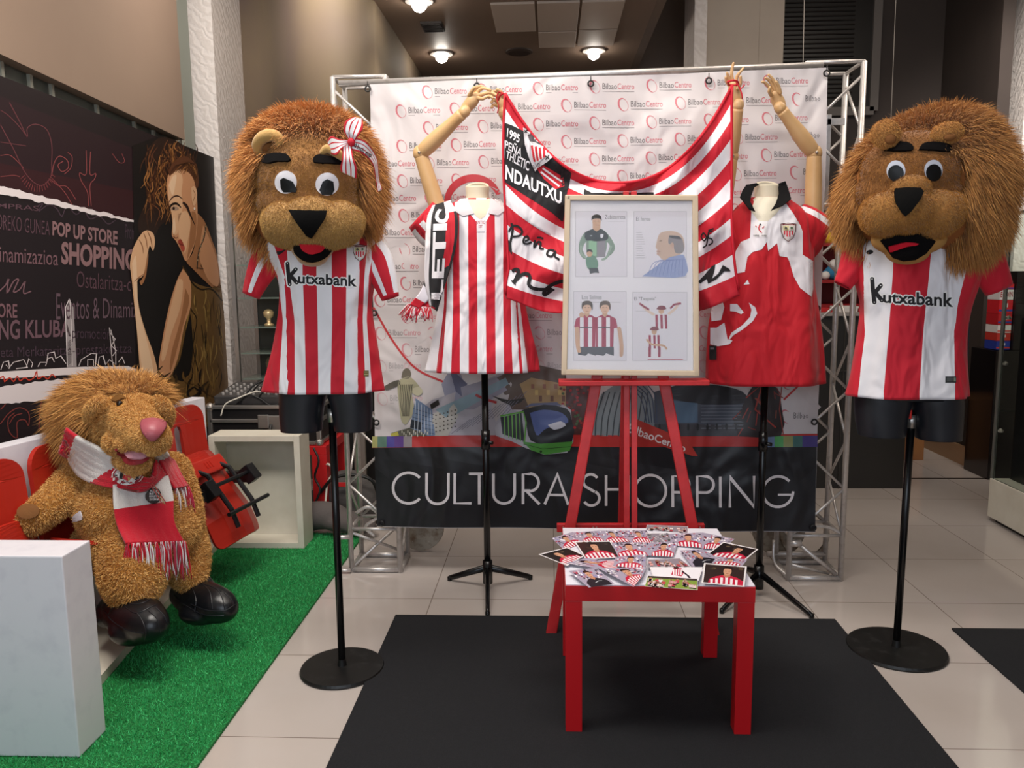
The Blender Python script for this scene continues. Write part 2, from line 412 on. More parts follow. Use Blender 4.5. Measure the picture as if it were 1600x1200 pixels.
# soffit: lower edge from the photo
bm = BM(); sf = onp(MP + MN * .0, MN)
a0 = sf(-500, -139); a1 = sf(0, 88); a2 = sf(284, 219)
d = Vector((a2.x - a0.x, a2.y - a0.y)).normalized()
v = []
for dx in (.02, -.045):
    for p in (a0, a1, a2): v.append(bm.verts.new((p.x + dx, p.y, p.z)))
    v.append(bm.verts.new((a2.x + dx, a2.y, 3.6))); v.append(bm.verts.new((a0.x + dx, a0.y, 3.6)))
bm.faces.new(v[:5]); bm.faces.new(v[5:][::-1])
for i in range(5): j = (i + 1) % 5; bm.faces.new((v[i], v[j], v[5 + j], v[5 + i]))
struct('trim_1', bm, mat('taupe_soffit', '#8f7a6a', .55, noise=(1.5, '#897465')))
# mirror strip and mullions between soffit and mural
bm = BM()
for x in (18, 62, 95, 164, 221, 250, 297):
    p = sf(x, 118 + x * .3886 - 14 - x * .02); q = Vector((p.x, p.y, p.z)); box(bm, q.x - .05, q.x - .035, q.y - .009, q.y + .009, q.z - .06, q.z + .05)
struct('trim_2', bm, mat('pale_mullion', '#a9a89a', .5))
bm = BM(); box(bm, -2.75, -2.2, 5.41, 6.08, 0, 3.6); struct('wall_column_left', bm, dam)
# brown curtain wall over the back room: rounded corner
bm = BM(); pl = [(-2.3, 6.02), (-1.95, 5.72), (-1.68, 5.3), (-1.48, 5.02), (-1.3, 4.9), (-1.15, 4.92), (-1.08, 5.05), (-1.07, 5.3), (-1.07, 7.1)]
pl = [tuple(p) for p in cat(pl, 4)]
for z in (1.75, 3.6):
    pass
vs = [[bm.verts.new((x, y, z)) for x, y in pl] for z in (1.75, 3.6)]
for i in range(len(pl) - 1): bm.faces.new((vs[0][i], vs[0][i + 1], vs[1][i + 1], vs[1][i]))
me = bpy.data.meshes.new('w'); bm.to_mesh(me); bm.free(); me = solid(me, .04)
link('wall_back_left', me, mat('olive_wall', '#807058', .75, noise=(1.2, '#76655a')), kind='structure', smooth=True)
bm = BM(); box(bm, -2.8, .7, 7.1, 7.2, 0, 3.6); struct('wall_back', bm, dark)
bm = BM(); box(bm, .67, 1.15, 6.9, 7.0, 0, 3.6); box(bm, .64, .70, 6.84, 6.9, 0, 2.82); struct('wall_back_center', bm, brown)
bm = BM(); box(bm, -1.07, .66, 3.9, 7.1, 3.0, 3.04); ceil = struct('ceiling', bm, mat('brown_ceiling', '#8d7767', .55, noise=(1.2, '#84705f')))
bm = BM(); box(bm, -3.4, 4.2, -2.4, 8.2, 3.62, 3.7); struct('ceiling_upper', bm, mat('upper_ceiling', '#8d8378', .8))
bm = BM(); box(bm, .66, .72, 3.9, 6.9, 3.0, 3.6); struct('trim_3', bm, brown)
# beige pier with its bright edge, dark window wall, right column
bm = BM(); box(bm, 1.02, 1.545, 5.6, 5.9, 0, 3.6)
box(bm, 1.385, 1.389, 5.596, 5.6, 0, 3.6); struct('wall_center', bm, cream)
bm = BM(); box(bm, .945, 1.025, 5.5, 5.9, 0, 3.6); struct('trim_4', bm, dam)
bm = BM(); box(bm, 1.545, 3.4, 6.3, 6.4, 0, 3.6); struct('wall_back_right', bm, dark)
wg = empty('window_1', (0, 0, 0), None, None); setp(wg, kind='structure')
bm = BM()
wx0, wx1 = 1.58, at(1368, 100, 6.26).x; wz = at(1368, 173, 6.26).z
box(bm, wx1 - .03, wx1 + .03, 6.25, 6.3, wz, 3.6); box(bm, wx0, wx1, 6.25, 6.3, wz - .03, wz + .03)
fin('window_frame', bm, mat('grey_frame', '#6a635e', .5), wg)
bm = BM(); box(bm, wx0, wx1, 6.275, 6.285, wz, 3.6); fin('window_pane', bm, mat('dark_glass', '#1c1917', .35), wg)
bm = BM()
for k in range(36): box(bm, wx0 + .02, wx1 - .16, 6.262, 6.27, wz + .1 + k * .032, wz + .108 + k * .032)
fin('window_blind', bm, mat('blind_slat', '#2b2623', .9, spec=.2), wg)
bm = BM(); box(bm, 3.12, 3.8, 5.6, 5.8, 0, 3.6); struct('wall_column_right', bm, dam)
bm = BM(); box(bm, 2.90, 2.98, 5.52, 6.3, 0, 3.6); struct('wall_right_inner', bm, dark)
bm = BM(); box(bm, 2.875, 2.9, 5.52, 6.3, 0, .13); struct('baseboard_right', bm, mat('wood_skirting', '#a88463', .5))
bm = BM(); box(bm, 4.1, 4.2, -2.4, 8.2, 0, 3.6); struct('wall_right', bm, cream)
bm = BM(); box(bm, 2.3, 3.0, 5.22, 5.235, -.001, .004); struct('trim_5', bm, mat('door_track', '#4d443e', .4, .6))
for i, x in enumerate((1254, 1398)):
    bm = BM(); p = at(x, 0, 5.4); q = at(x - 6 if i else x - 1, 190, 5.4); tube(bm, [(p.x, 5.4, 3.62), (q.x, 5.4, q.z)], .003, 6)
    fin('hanging_wire', bm, mat('wire_steel', '#9a948e', .4, .5), label='thin steel wire hanging from the ceiling ' + ('above the banner top at its right end' if not i else 'down behind the right lion head'), cat='wire')

# ceiling fittings
lampw = mat('lamp_glow', '#ffffff', emit=('#fff6ea', 40)); ring = mat('lamp_ring', '#d8d2cc', .3, .3)
for i, (x, y, e) in enumerate(((-.8, 6.225, 16), (.335, 6.237, 16), (-.78, 5.065, 14))):
    t = empty('ceiling_downlight', (x, y, 3.0), ('round lit downlight in the brown ceiling, ' + ('far left one', 'far right one', 'nearest one at the top edge of the photo')[i]), 'ceiling light', 'downlights in the brown ceiling')
    bm = BM(); lathe(bm, [(.085, 0), (.085, -.012), (.06, -.016), (.055, -.004), (.055, 0)], (x, y, 3.0), 28, cap=False); fin('trim_ring', bm, ring, t)
    bm = BM(); bmesh.ops.create_icosphere(bm, subdivisions=3, radius=.046, matrix=Matrix.Translation((x, y, 2.975))); fin('lamp', bm, lampw, t, smooth=True)  # bulb shaped as a hanging ball to imitate lens bloom
    l = bpy.data.lights.new('downlight_beam', 'SPOT'); l.energy = e; l.color = (1, .9, .78); l.spot_size = radians(110); l.spot_blend = .8; l.shadow_soft_size = .05
    o = bpy.data.objects.new('downlight_beam', l); COL.objects.link(o); o.location = (x, y, 2.90)
bm = BM(); box(bm, -.84, -.70, 5.47, 5.66, 2.985, 3.0)
for k in range(6): box(bm, -.83, -.71, 5.485 + k * .03, 5.495 + k * .03, 2.98, 2.986)
fin('ceiling_vent', bm, mat('dark_grille', '#2e2622', .6), label='dark rectangular air grille in the brown ceiling', cat='air vent')
bm = BM(); lathe(bm, [(.1, 3.0), (.1, 2.99), (.08, 2.982), (.01, 2.982)], (-.22, 6.22, 0), 28); fin('ceiling_speaker', bm, mat('dark_grille2', '#42342c', .6), label='round dark speaker grille set in the brown ceiling', cat='speaker')
bm = BM(); tube(bm, [(-.18, 6.85, 3.0), (-.18, 6.85, 2.9)], .02, 12); box(bm, -.22, -.14, 6.8, 6.88, 2.86, 2.9, .01); fin('ceiling_sensor', bm, mat('black_plastic', '#121212', .45), label='small black sensor under the far end of the ceiling', cat='sensor')
pm = mat('diffuser_panel', '#cdbcad', .6)
for i, (x0, x1, y0, y1) in enumerate(((-.355, -.085, 5.14, 5.7), (-.07, .19, 5.14, 5.7), (.205, .465, 5.14, 5.68), (-.07, .19, 5.73, 6.1), (.205, .465, 5.71, 6.08))):
    bm = BM(); box(bm, x0, x1, y0, y1, 2.985, 3.0, .003)
    fin('ceiling_panel', bm, pm, label='pale unlit diffuser panel in the brown ceiling, ' + ('leftmost of the group', 'front middle one', 'front right one', 'rear left one', 'rear right one')[i], cat='ceiling panel', group='diffuser panels in the ceiling')

# ================================================================ FLOOR COVERINGS
def grass():
    m = mat('artificial_grass', '#0f8a38', .85, bump=(420, 1, .01)); nt = m.node_tree; b = nt.nodes['Principled BSDF']
    tc = nt.nodes.new('ShaderNodeTexCoord'); n = nt.nodes.new('ShaderNodeTexNoise'); n.inputs['Scale'].default_value = 260
    r = nt.nodes.new('ShaderNodeValToRGB'); e = r.color_ramp.elements; e[0].position = .32; e[0].color = lin('#0a5a26'); e[1].position = .72; e[1].color = lin('#3fb35c')
    x = r.color_ramp.elements.new(.5); x.color = lin('#129042')
    nt.links.new(tc.outputs['Object'], n.inputs['Vector']); nt.links.new(n.outputs['Fac'], r.inputs[0]); nt.links.new(r.outputs[0], b.inputs['Base Color']); return m
GX = gz(545, 870).x
t = empty('artificial_grass', (GX - .6, 3.0, 0), 'green artificial grass carpet laid along the left wall under the stadium seats', 'carpet')
bm = BM(); box(bm, -2.1, GX, 1.4, 4.02, 0.0005, .010); g = fin('backing', bm, grass(), t)
bm = BM(); bmesh.ops.create_grid(bm, x_segments=10, y_segments=20, size=.5); bmesh.ops.transform(bm, matrix=Matrix.Translation(((-2.1 + GX) / 2, 2.71, .010)) @ Matrix.Diagonal((GX + 2.1, 2.62, 1, 1)), verts=bm.verts)
me = bpy.data.meshes.new('g'); bm.to_mesh(me); bm.free()
def gc(P, N, rg):
    k = rg.random(len(P))[:, None]; return np.array([.008, .25, .06]) * (1 - k) + np.array([.07, .66, .2]) * k
f = fur(me, 90000, .013, .0022, lambda P, N: N * 1.0, gc, curl=.55, segs=1)
link('grass_blades', f, mat('grass_blade', rough=.6, attr='Col'), t, kind='stuff')
matm = mat('black_mat', '#0f1014', .95, noise=(500, '#1c1d23', .45, .7), bump=(500, .8, .004))
x0, x1 = -.62, 1.103
bm = BM(); box(bm, x0, x1, 1.0, 3.015, .0005, .009, .003); fin('floor_mat', bm, matm, label='large black floor mat under the red table', cat='floor mat')
bm = BM(); box(bm, 1.51, 3.0, 1.2, 2.945, .0005, .009, .003); o = fin('floor_mat', bm, matm, label='black floor mat at the right edge with a curled corner', cat='floor mat')

# ================================================================ MURAL on the left wall
PR = mat('print', rough=.5, attr='Col'); PRG = mat('print_matte', rough=.8, attr='Col'); 
A = Art(onp(MP, MN), .0006)
bgc = '#1c1216'
tl, tr, br, bl = (-260, 17), (333, 247.5), (352, 760), (-260, 1050)
A.slab([tl, tr, br, bl], .04, '#17100f')
A.poly([tl, tr, br, bl], bgc, 1)
# upper dark red area with ornament lines
A.poly([(-100, 200), (0, 255), (215, 300), (215, 345), (0, 296)], '#33151a', 2)
A.poly([(-100, 120), (0, 150), (215, 235), (215, 300), (0, 255), (-100, 215)], '#26141a', 2)
oc, oc2 = '#6a3a3f', '#8a4546'
for P, wd in (([(0, 195), (20, 232), (40, 272), (62, 290), (78, 278), (80, 255), (80, 225), (72, 202), (55, 194), (42, 200), (42, 214), (30, 190), (14, 160)], 1.2), ([(0, 172), (12, 180), (28, 196), (42, 214)], 1), ([(80, 275), (84, 255), (92, 244), (104, 250), (106, 262), (96, 268), (90, 258), (98, 252)], 1.2),
              ([(80, 278), (100, 300), (112, 320)], 1), ([(78, 280), (90, 290), (104, 292), (118, 312)], 1), ([(134, 235), (134, 272), (124, 270), (126, 282), (136, 300), (138, 322)], 1.2), ([(141, 237), (140, 272), (149, 271), (147, 280), (140, 290), (142, 322)], 1.2),
              ([(0, 222), (14, 224), (40, 228)], 1), ([(0, 243), (16, 243), (36, 262)], 1), ([(0, 276), (20, 274), (30, 276)], 1), ([(175, 240), (186, 254), (194, 252), (190, 240)], .8), ([(105, 238), (112, 245), (110, 262), (100, 272)], 1)):
    A.line(P, wd, oc if P[0][1] < 235 else oc2, 3, 4)
for k in range(16):
    a = radians(20 + k * 9); A.line([(58 + 22 * cos(a), 262 + 28 * sin(a)), (58 + 29 * cos(a), 264 + 36 * sin(a))], .7, oc2, 3)
# torn paper stripes
rr = random.Random(3)
def torn(y0, y1, x0, x1, t0, t1, l=4, col='#e6dcdd', n=46):
    top = [(x0 + (x1 - x0) * i / n, y0 + (y1 - y0) * i / n + rr.uniform(-2, 2) * .8) for i in range(n + 1)]
    bot = [(x0 + (x1 - x0) * i / n, y0 + (y1 - y0) * i / n + t0 + (t1 - t0) * i / n + rr.uniform(-1.5, 1.5)) for i in range(n + 1)]
    A.poly(top + bot[::-1], col, l)
torn(274, 346, -60, 215, 15, 4)
A.poly([(-260, 330), (0, 308), (215, 352), (215, 590), (-260, 640)], '#1d1519', 2)
tc1, tc2, tc3 = '#77585f', '#594049', '#463641'
def T(s, x0, y0, x1, y1, yl, yr, col, off=0, l=4): A.text(s, [(x0, y0), (x1, y1), (x1, yr), (x0, yl)], col, l, off)
T('POP UP STORE', 81, 345, 183, 361, 368, 383, '#8b6b6d', .03); T('SHOPPING', 95, 377, 212, 390, 413, 424, '#8b6b6d', .035)
T('OREKO GUNEA', -6, 334, 77, 346, 358, 368, tc2, -.004); T('Dinamizazioa', -16, 383, 90, 391, 408, 415, tc1); T('Ostalaritza-ce', 119, 423, 212, 433, 449, 456, tc2, -.006)
T('Eventos & Dinamiz', 87, 458, 214, 472, 500, 496, '#65505a', -.003); T('STORE', -22, 473, 26, 475, 496, 497, tc1, .02); T('SHOPPING KLUBA', -80, 499, 110, 500, 535, 526, '#6d525b', .02)
T('promoción', 112, 512, 172, 514, 534, 536, tc3); T('Ostalaritza - eta Merkataritza-prestakuntza', -90, 545, 205, 536, 567, 556, tc3, 0); T('COMPRAS', -40, 314, 60, 322, 322, 330, tc2, .01); T('Promo', 195, 350, 214, 352, 372, 376, tc3)
A.line([(-2, 455), (8, 445), (12, 436), (10, 458), (20, 440), (28, 437), (20, 456), (30, 452), (38, 440), (36, 458), (48, 455)], 2, tc1, 4, 4)
A.line([(58, 322), (66, 318), (60, 330), (75, 320), (88, 326), (96, 338), (104, 322), (118, 335), (130, 328), (140, 342), (155, 338), (168, 350), (180, 344)], 1.6, tc3, 3, 4)
for x in range(5): A.ell(158 + x * 12, 425 + (x % 2) * 30, 0.1, .1, tc3, 3)
# skyline sketch
A.poly([(-60, 582), (0, 581), (60, 577), (130, 573), (200, 572), (215, 578), (215, 584), (100, 586), (0, 592), (-60, 596)], '#e8dedd', 4)
A.poly([(101, 480), (107, 466), (114, 480), (119, 573), (104, 574)], '#a39b9c', 4); A.line([(107, 468), (101, 481), (104, 573)], 1, '#e8e0e0', 5); A.line([(108, 468), (110, 500), (112, 572)], .9, '#e8e0e0', 5)
for k in range(14): A.line([(105, 535 + k * 2.7), (111, 530 + k * 2.7)], .7, '#3a3032', 5)
wl = '#ded4d4'
for P in ([(0, 578), (4, 566), (12, 564), (14, 576), (8, 570)], [(12, 576), (20, 566), (36, 562), (42, 574), (24, 576)], [(40, 574), (44, 560), (50, 568), (48, 574)], [(58, 573), (62, 566), (72, 566), (74, 552), (84, 550), (86, 560), (94, 556), (102, 568)], [(70, 572), (74, 560), (80, 558), (84, 566)], [(122, 572), (126, 562), (142, 552), (150, 553), (148, 572)], [(136, 572), (136, 562), (145, 562), (145, 572)],
          [(152, 572), (154, 558), (160, 556), (164, 570), (170, 562), (178, 568)], [(172, 515), (176, 530), (180, 550), (180, 570)], [(170, 512), (174, 560), (176, 572)], [(171, 520), (179, 530), (173, 540), (181, 548), (175, 556)], [(184, 566), (190, 558), (194, 568)]):
    A.line(P, 1.1, wl, 5)
torn(611, 578, -60, 215, 26, 34, 4)
A.line([(-8, 596), (4, 588), (6, 596), (14, 590), (20, 596), (26, 588), (30, 595), (38, 590), (44, 594), (52, 590), (56, 580), (58, 592), (66, 588), (74, 592), (80, 585), (86, 590)], 1.8, '#c8402c', 5, 3)
for P in ([(0, 662), (14, 645), (30, 637), (44, 645), (44, 665), (38, 656), (26, 660), (26, 684), (14, 675), (12, 655), (22, 645)], [(60, 672), (62, 640), (68, 612)], [(66, 662), (72, 640), (78, 608)], [(60, 672), (78, 662), (88, 610)], [(70, 650), (76, 625), (82, 606)], [(0, 640), (20, 622), (60, 612)], [(14, 662), (22, 650), (34, 646)], [(-80, 660), (-40, 640), (0, 662)]):
    A.line(P, 1.6, '#7c3833', 3, 4)
# the woman in the printed poster
A.poly([(206, 228), (250, 212), (333, 246), (352, 700), (213, 640)], '#0f0a0a', 5)
hc = ['#6b3f22', '#4a2a18', '#8a5a30', '#3a2014', '#5a3420', '#a26c3a']
A.poly([(228, 250), (238, 222), (262, 215), (295, 235), (306, 262), (308, 290), (300, 330), (270, 345), (252, 350), (238, 372), (222, 372), (214, 350), (224, 320), (232, 290)], '#26150e', 6, 4)
for i in range(70):
    r0 = random.Random(i); x = 228 + r0.random() * 52; y = 216 + r0.random() * 90; q = r0.uniform(-1, 1)
    A.line([(x, y), (x + r0.uniform(-9, 5), y + 14), (x + r0.uniform(-10, 8) + q * 4, y + 30), (x + r0.uniform(-14, 8), y + r0.uniform(40, 60))], [.8, 1.7, 1.3, .3], r0.choice(hc), 7, 4)
for i in range(26):
    r0 = random.Random(500 + i); x = 262 + r0.random() * 42; y = 222 + r0.random() * 22
    A.line([(x, y), (x + r0.uniform(-6, 6), y + 10), (x + r0.uniform(-4, 10), y + 24), (x + r0.uniform(-2, 8), y + 40)], [.8, 1.6, 1.2, .3], r0.choice(hc), 7, 4)
sk, sk2, sk3, sk4 = '#c89068', '#a06c46', '#dcae86', '#e8c4a0'
A.poly([(304, 330), (318, 345), (330, 375), (338, 400), (344, 450), (338, 455), (318, 438), (300, 420), (290, 408), (300, 395), (306, 360)], sk2, 8, 4)
A.poly([(316, 352), (328, 378), (338, 410), (340, 446), (326, 440), (316, 420), (310, 400), (312, 375)], sk, 9, 4)
A.poly([(259, 290), (261, 274), (270, 262), (285, 258), (300, 268), (305, 290), (307, 320), (307, 350), (304, 375), (298, 395), (291, 407), (287, 406), (284, 398), (281, 391), (277, 383), (273, 376), (268, 370), (267, 364), (268, 352), (267, 336), (263, 320), (260, 304)], sk, 9, 3)
A.poly([(261, 290), (266, 274), (278, 266), (284, 280), (282, 300), (284, 325), (278, 345), (276, 364), (270, 366), (269, 350), (266, 332), (262, 312)], sk3, 10, 4)
A.poly([(276, 335), (290, 330), (296, 350), (292, 375), (288, 395), (284, 388), (278, 370)], sk3, 10, 4); A.poly([(262, 290), (268, 276), (274, 274), (272, 290), (268, 306)], sk4, 11, 3); A.poly([(268, 345), (271, 340), (273, 358), (270, 366), (268, 362)], sk4, 11, 2)
A.poly([(298, 330), (305, 335), (304, 372), (296, 394), (291, 404), (294, 380)], sk2, 10, 3)
A.poly([(297, 293), (302, 291), (306, 300), (305, 315), (301, 322), (298, 312)], sk3, 12, 3); A.line([(300, 297), (303, 304), (300, 314)], .9, sk2, 13, 3); A.ell(302, 326, 1.3, 2.2, '#e8e0d0', 13)
A.poly([(264, 327), (268, 323), (275, 323), (278, 327), (271, 329)], '#a88a74', 11, 2); A.ell(269.5, 325.5, 2.0, 2.4, '#2a1a14', 12, 0, 10)
A.line([(262, 328), (266, 320), (274, 318), (281, 324)], [1, 3, 3.2, 1], '#1c100c', 13, 4); A.line([(262, 316), (268, 308), (276, 306), (284, 311)], [.8, 1.8, 1.8, .6], '#3a2218', 12, 4)
A.line([(284, 316), (290, 322), (295, 334), (303, 352)], [3, 4, 2.6, .5], '#2a1812', 12, 4); A.line([(269, 369), (273, 372), (276, 370)], 1, '#7a4430', 12, 2)
A.poly([(276, 377), (280, 373), (284, 379), (285, 384), (280, 384)], '#9a3a2c', 12, 2); A.poly([(280, 384), (286, 384), (287, 390), (284, 393), (281, 389)], '#b04a38', 12, 2); A.line([(277, 380), (286, 384)], .7, '#5a1c18', 13)
A.line([(320, 352), (317, 372), (309, 392), (306, 420)], 1.6, '#3c3026', 12, 4); A.line([(306, 418), (316, 420), (312, 414)], 1, '#3c3026', 12)
for i in range(8): A.ell(320 - i * 1.9, 354 + i * 7.5, 1.1, 1.7, '#9a8868', 13, 0, 8)
A.poly([(261, 268), (270, 252), (288, 244), (304, 258), (309, 285), (305, 295), (301, 280), (292, 268), (276, 264), (264, 274)], '#5a341e', 12, 3)
for i in range(16):
    r0 = random.Random(800 + i); A.line([(262 + i * 2, 272 - r0.random() * 6), (272 + i * 1.8, 256 + r0.random() * 6), (290 + i, 254 + r0.random() * 8), (303 + i * .3, 276 + r0.random() * 10)], [.5, 1.3, 1.2, .4], r0.choice(hc), 13, 3)
# arms and dress
A.poly([(284, 415), (300, 440), (330, 450), (345, 450), (352, 660), (280, 640), (262, 590), (272, 500), (290, 470)], '#6e5028', 8, 3)
for i in range(70):
    r0 = random.Random(100 + i); x = 290 + r0.random() * 56; y = 446 + r0.random() * 150; A.line([(x, y), (x + r0.uniform(-3, 3), y + 14), (x + r0.uniform(-5, 5), y + 32)], [.6, 2, .4], r0.choice(['#4a3418', '#9a7a40', '#2e2010', '#8a6a34', '#5a4220', '#a4844a']), 9, 3)
A.line([(286, 414), (298, 440), (312, 452), (330, 452), (346, 470)], 2.2, '#241808', 10, 4); A.line([(292, 440), (296, 480), (306, 500), (300, 540), (308, 580)], 1.4, '#241808', 10, 4)
A.poly([(284, 420), (296, 440), (296, 480), (286, 510), (276, 560), (262, 590), (246, 580), (252, 530), (262, 480), (274, 440)], sk, 11, 3); A.poly([(276, 436), (284, 440), (280, 480), (266, 520), (256, 560), (250, 560), (256, 520), (266, 475)], sk3, 12, 3); A.poly([(288, 450), (294, 470), (284, 508), (272, 556), (264, 580), (266, 550), (280, 500)], sk2, 12, 3)
A.poly([(296, 490), (288, 520), (280, 560), (268, 588), (292, 592), (300, 540)], '#120c08', 10, 3)
A.poly([(214, 372), (222, 362), (230, 360), (238, 366), (240, 380), (237, 392), (232, 384), (228, 400), (222, 430), (212, 440), (215, 480), (226, 520), (240, 560), (250, 620), (222, 612), (212, 520), (204, 440), (201, 412), (206, 388)], sk3, 12, 3)
A.poly([(204, 412), (210, 400), (212, 440), (214, 480), (224, 520), (236, 570), (238, 612), (226, 610), (212, 520), (206, 440)], sk4, 13, 3); A.poly([(216, 440), (222, 432), (226, 410), (230, 395), (226, 430), (219, 446)], sk2, 13, 2)
for a_ in ([(222, 364), (226, 374), (228, 388)], [(228, 361), (233, 372), (236, 388)], [(215, 374), (220, 384), (222, 396)], [(207, 440), (214, 434), (222, 428)]): A.line(a_, [.6, 1.2, .5], '#8a5a3a', 14, 3)
for i in range(44):
    r0 = random.Random(300 + i); x = 246 + r0.random() * 96; y = 572 + r0.random() * 90; A.line([(x, y), (x + r0.uniform(-12, 12), y + 10), (x + r0.uniform(-18, 18), y + 22)], [1, 4, .6], r0.choice(['#6a4c24', '#3a2a14', '#8a6830', '#19100a', '#19100a']), 12, 3)
A.build('wall_mural', PR, label='dark printed mural of words, city skyline and a woman, on the left wall', cat='mural')
# ================================================================ STADIUM STAND on the left
wpaint = mat('white_paint', '#dedbe2', .4, noise=(18, '#d2cfd8', .5, .8)); cpaint = mat('cream_paint', '#d9d3c4', .45, noise=(8, '#cfc8b8'))
bm = BM(); fx = gz(130, 1190); box(bm, -2.1, -1.325, 2.03, 2.165, .012, .60, .004)
fin('white_stand_wall', bm, wpaint, label='white painted low box wall in the bottom left corner on the grass', cat='box')
BA = radians(10.3); B0 = Vector((-1.69, 3.8, 0)); BT = Vector((-sin(BA), -cos(BA), 0)); BN = Vector((cos(BA), -sin(BA), 0))
def bp(s, n, z): return B0 + BT * s + BN * n + Vector((0, 0, z))
BM_ = Matrix((BT, BN, Vector((0, 0, 1)))).transposed().to_4x4(); BM_.translation = B0     # local x = along, y = out, z = up
t = empty('stand_bench', B0, 'white bench back and base carrying the red stadium seats by the mural', 'bench')
bm = BM(); box(bm, 0, 1.55, -.07, 0, .012, .77, .003, BM_); fin('back_panel', bm, wpaint, t)
bm = BM(); pg = [(-1.684, 3.77), (-1.655, 3.77), (-1.51, 2.60), (-1.46, 2.2), (-1.955, 2.2)]
vs_ = [[bm.verts.new((x, y, z)) for x, y in pg] for z in (.012, .045)]; bm.faces.new(vs_[0][::-1]); bm.faces.new(vs_[1])
for i in range(5): bm.faces.new((vs_[0][i], vs_[0][(i + 1) % 5], vs_[1][(i + 1) % 5], vs_[1][i]))
fin('base_step', bm, cpaint, t)
bm = BM(); box(bm, .02, 1.5, .001, .035, .3, .34, .003, BM_); fin('mounting_rail', bm, mat('black_steel', '#17171a', .4, .3), t)
# cream open tray standing at the far end
t = empty('end_tray', (-1.45, 3.9, 0), 'cream open-fronted box panel standing at the far end of the seats', 'box')
X0, X1, Y0, Y1, Z1 = -1.675, -1.222, 3.775, 3.93, .582
bm = BM(); box(bm, X0, X1, Y1 - .015, Y1, .012, Z1); fin('back_panel', bm, cpaint, t)
bm = BM(); box(bm, X0, X0 + .03, Y0, Y1 - .015, .012, Z1, .002); box(bm, X1 - .03, X1, Y0, Y1 - .015, .012, Z1, .002); box(bm, X0 + .03, X1 - .03, Y0, Y1 - .015, Z1 - .03, Z1, .002); box(bm, X0 + .03, X1 - .03, Y0, Y1 - .015, .012, .04, .002)
fin('rim', bm, cpaint, t)
redp = mat('red_plastic', '#b5291c', .3, noise=(3, '#a9251a'))
blk = mat('black_plastic', '#121212', .45)
def rshape(w, h, r, n=6, hole=None):
    P = []
    for cx, cy, a0 in ((w / 2 - r, h - r, 0), (-w / 2 + r, h - r, 90), (-w / 2 + r * .6, r * .6, 180), (w / 2 - r * .6, r * .6, 270)):
        q = r if a0 < 180 else r * .6
        for k in range(n + 1): a = radians(a0 + 90 * k / n); P.append((cx + q * cos(a), cy + q * sin(a)))
    return P
def shell(outline, T, th=.014, depthf=None, hole=None, rim=.012):
    polys = [[Vector((x, y, 0)) for x, y in outline]]
    if hole: polys.append([Vector((x, y, 0)) for x, y in hole[::-1]])
    V = [p for q in polys for p in q]; F = tessellate_polygon(polys); bm = BM(); vs = [bm.verts.new(v) for v in V]
    for f in F:
        try: bm.faces.new([vs[i] for i in f])
        except ValueError: pass
    bmesh.ops.recalc_face_normals(bm, faces=bm.faces); 
    bmesh.ops.subdivide_edges(bm, edges=[e for e in bm.edges if e.calc_length() > .05], cuts=3, use_grid_fill=True)
    bmesh.ops.triangulate(bm, faces=bm.faces)
    if depthf:
        for v in bm.verts: v.co.z += depthf(v.co.x, v.co.y)
    me = bpy.data.meshes.new('s'); bm.to_mesh(me); bm.free(); me = solid(me, th); me.transform(T); return me
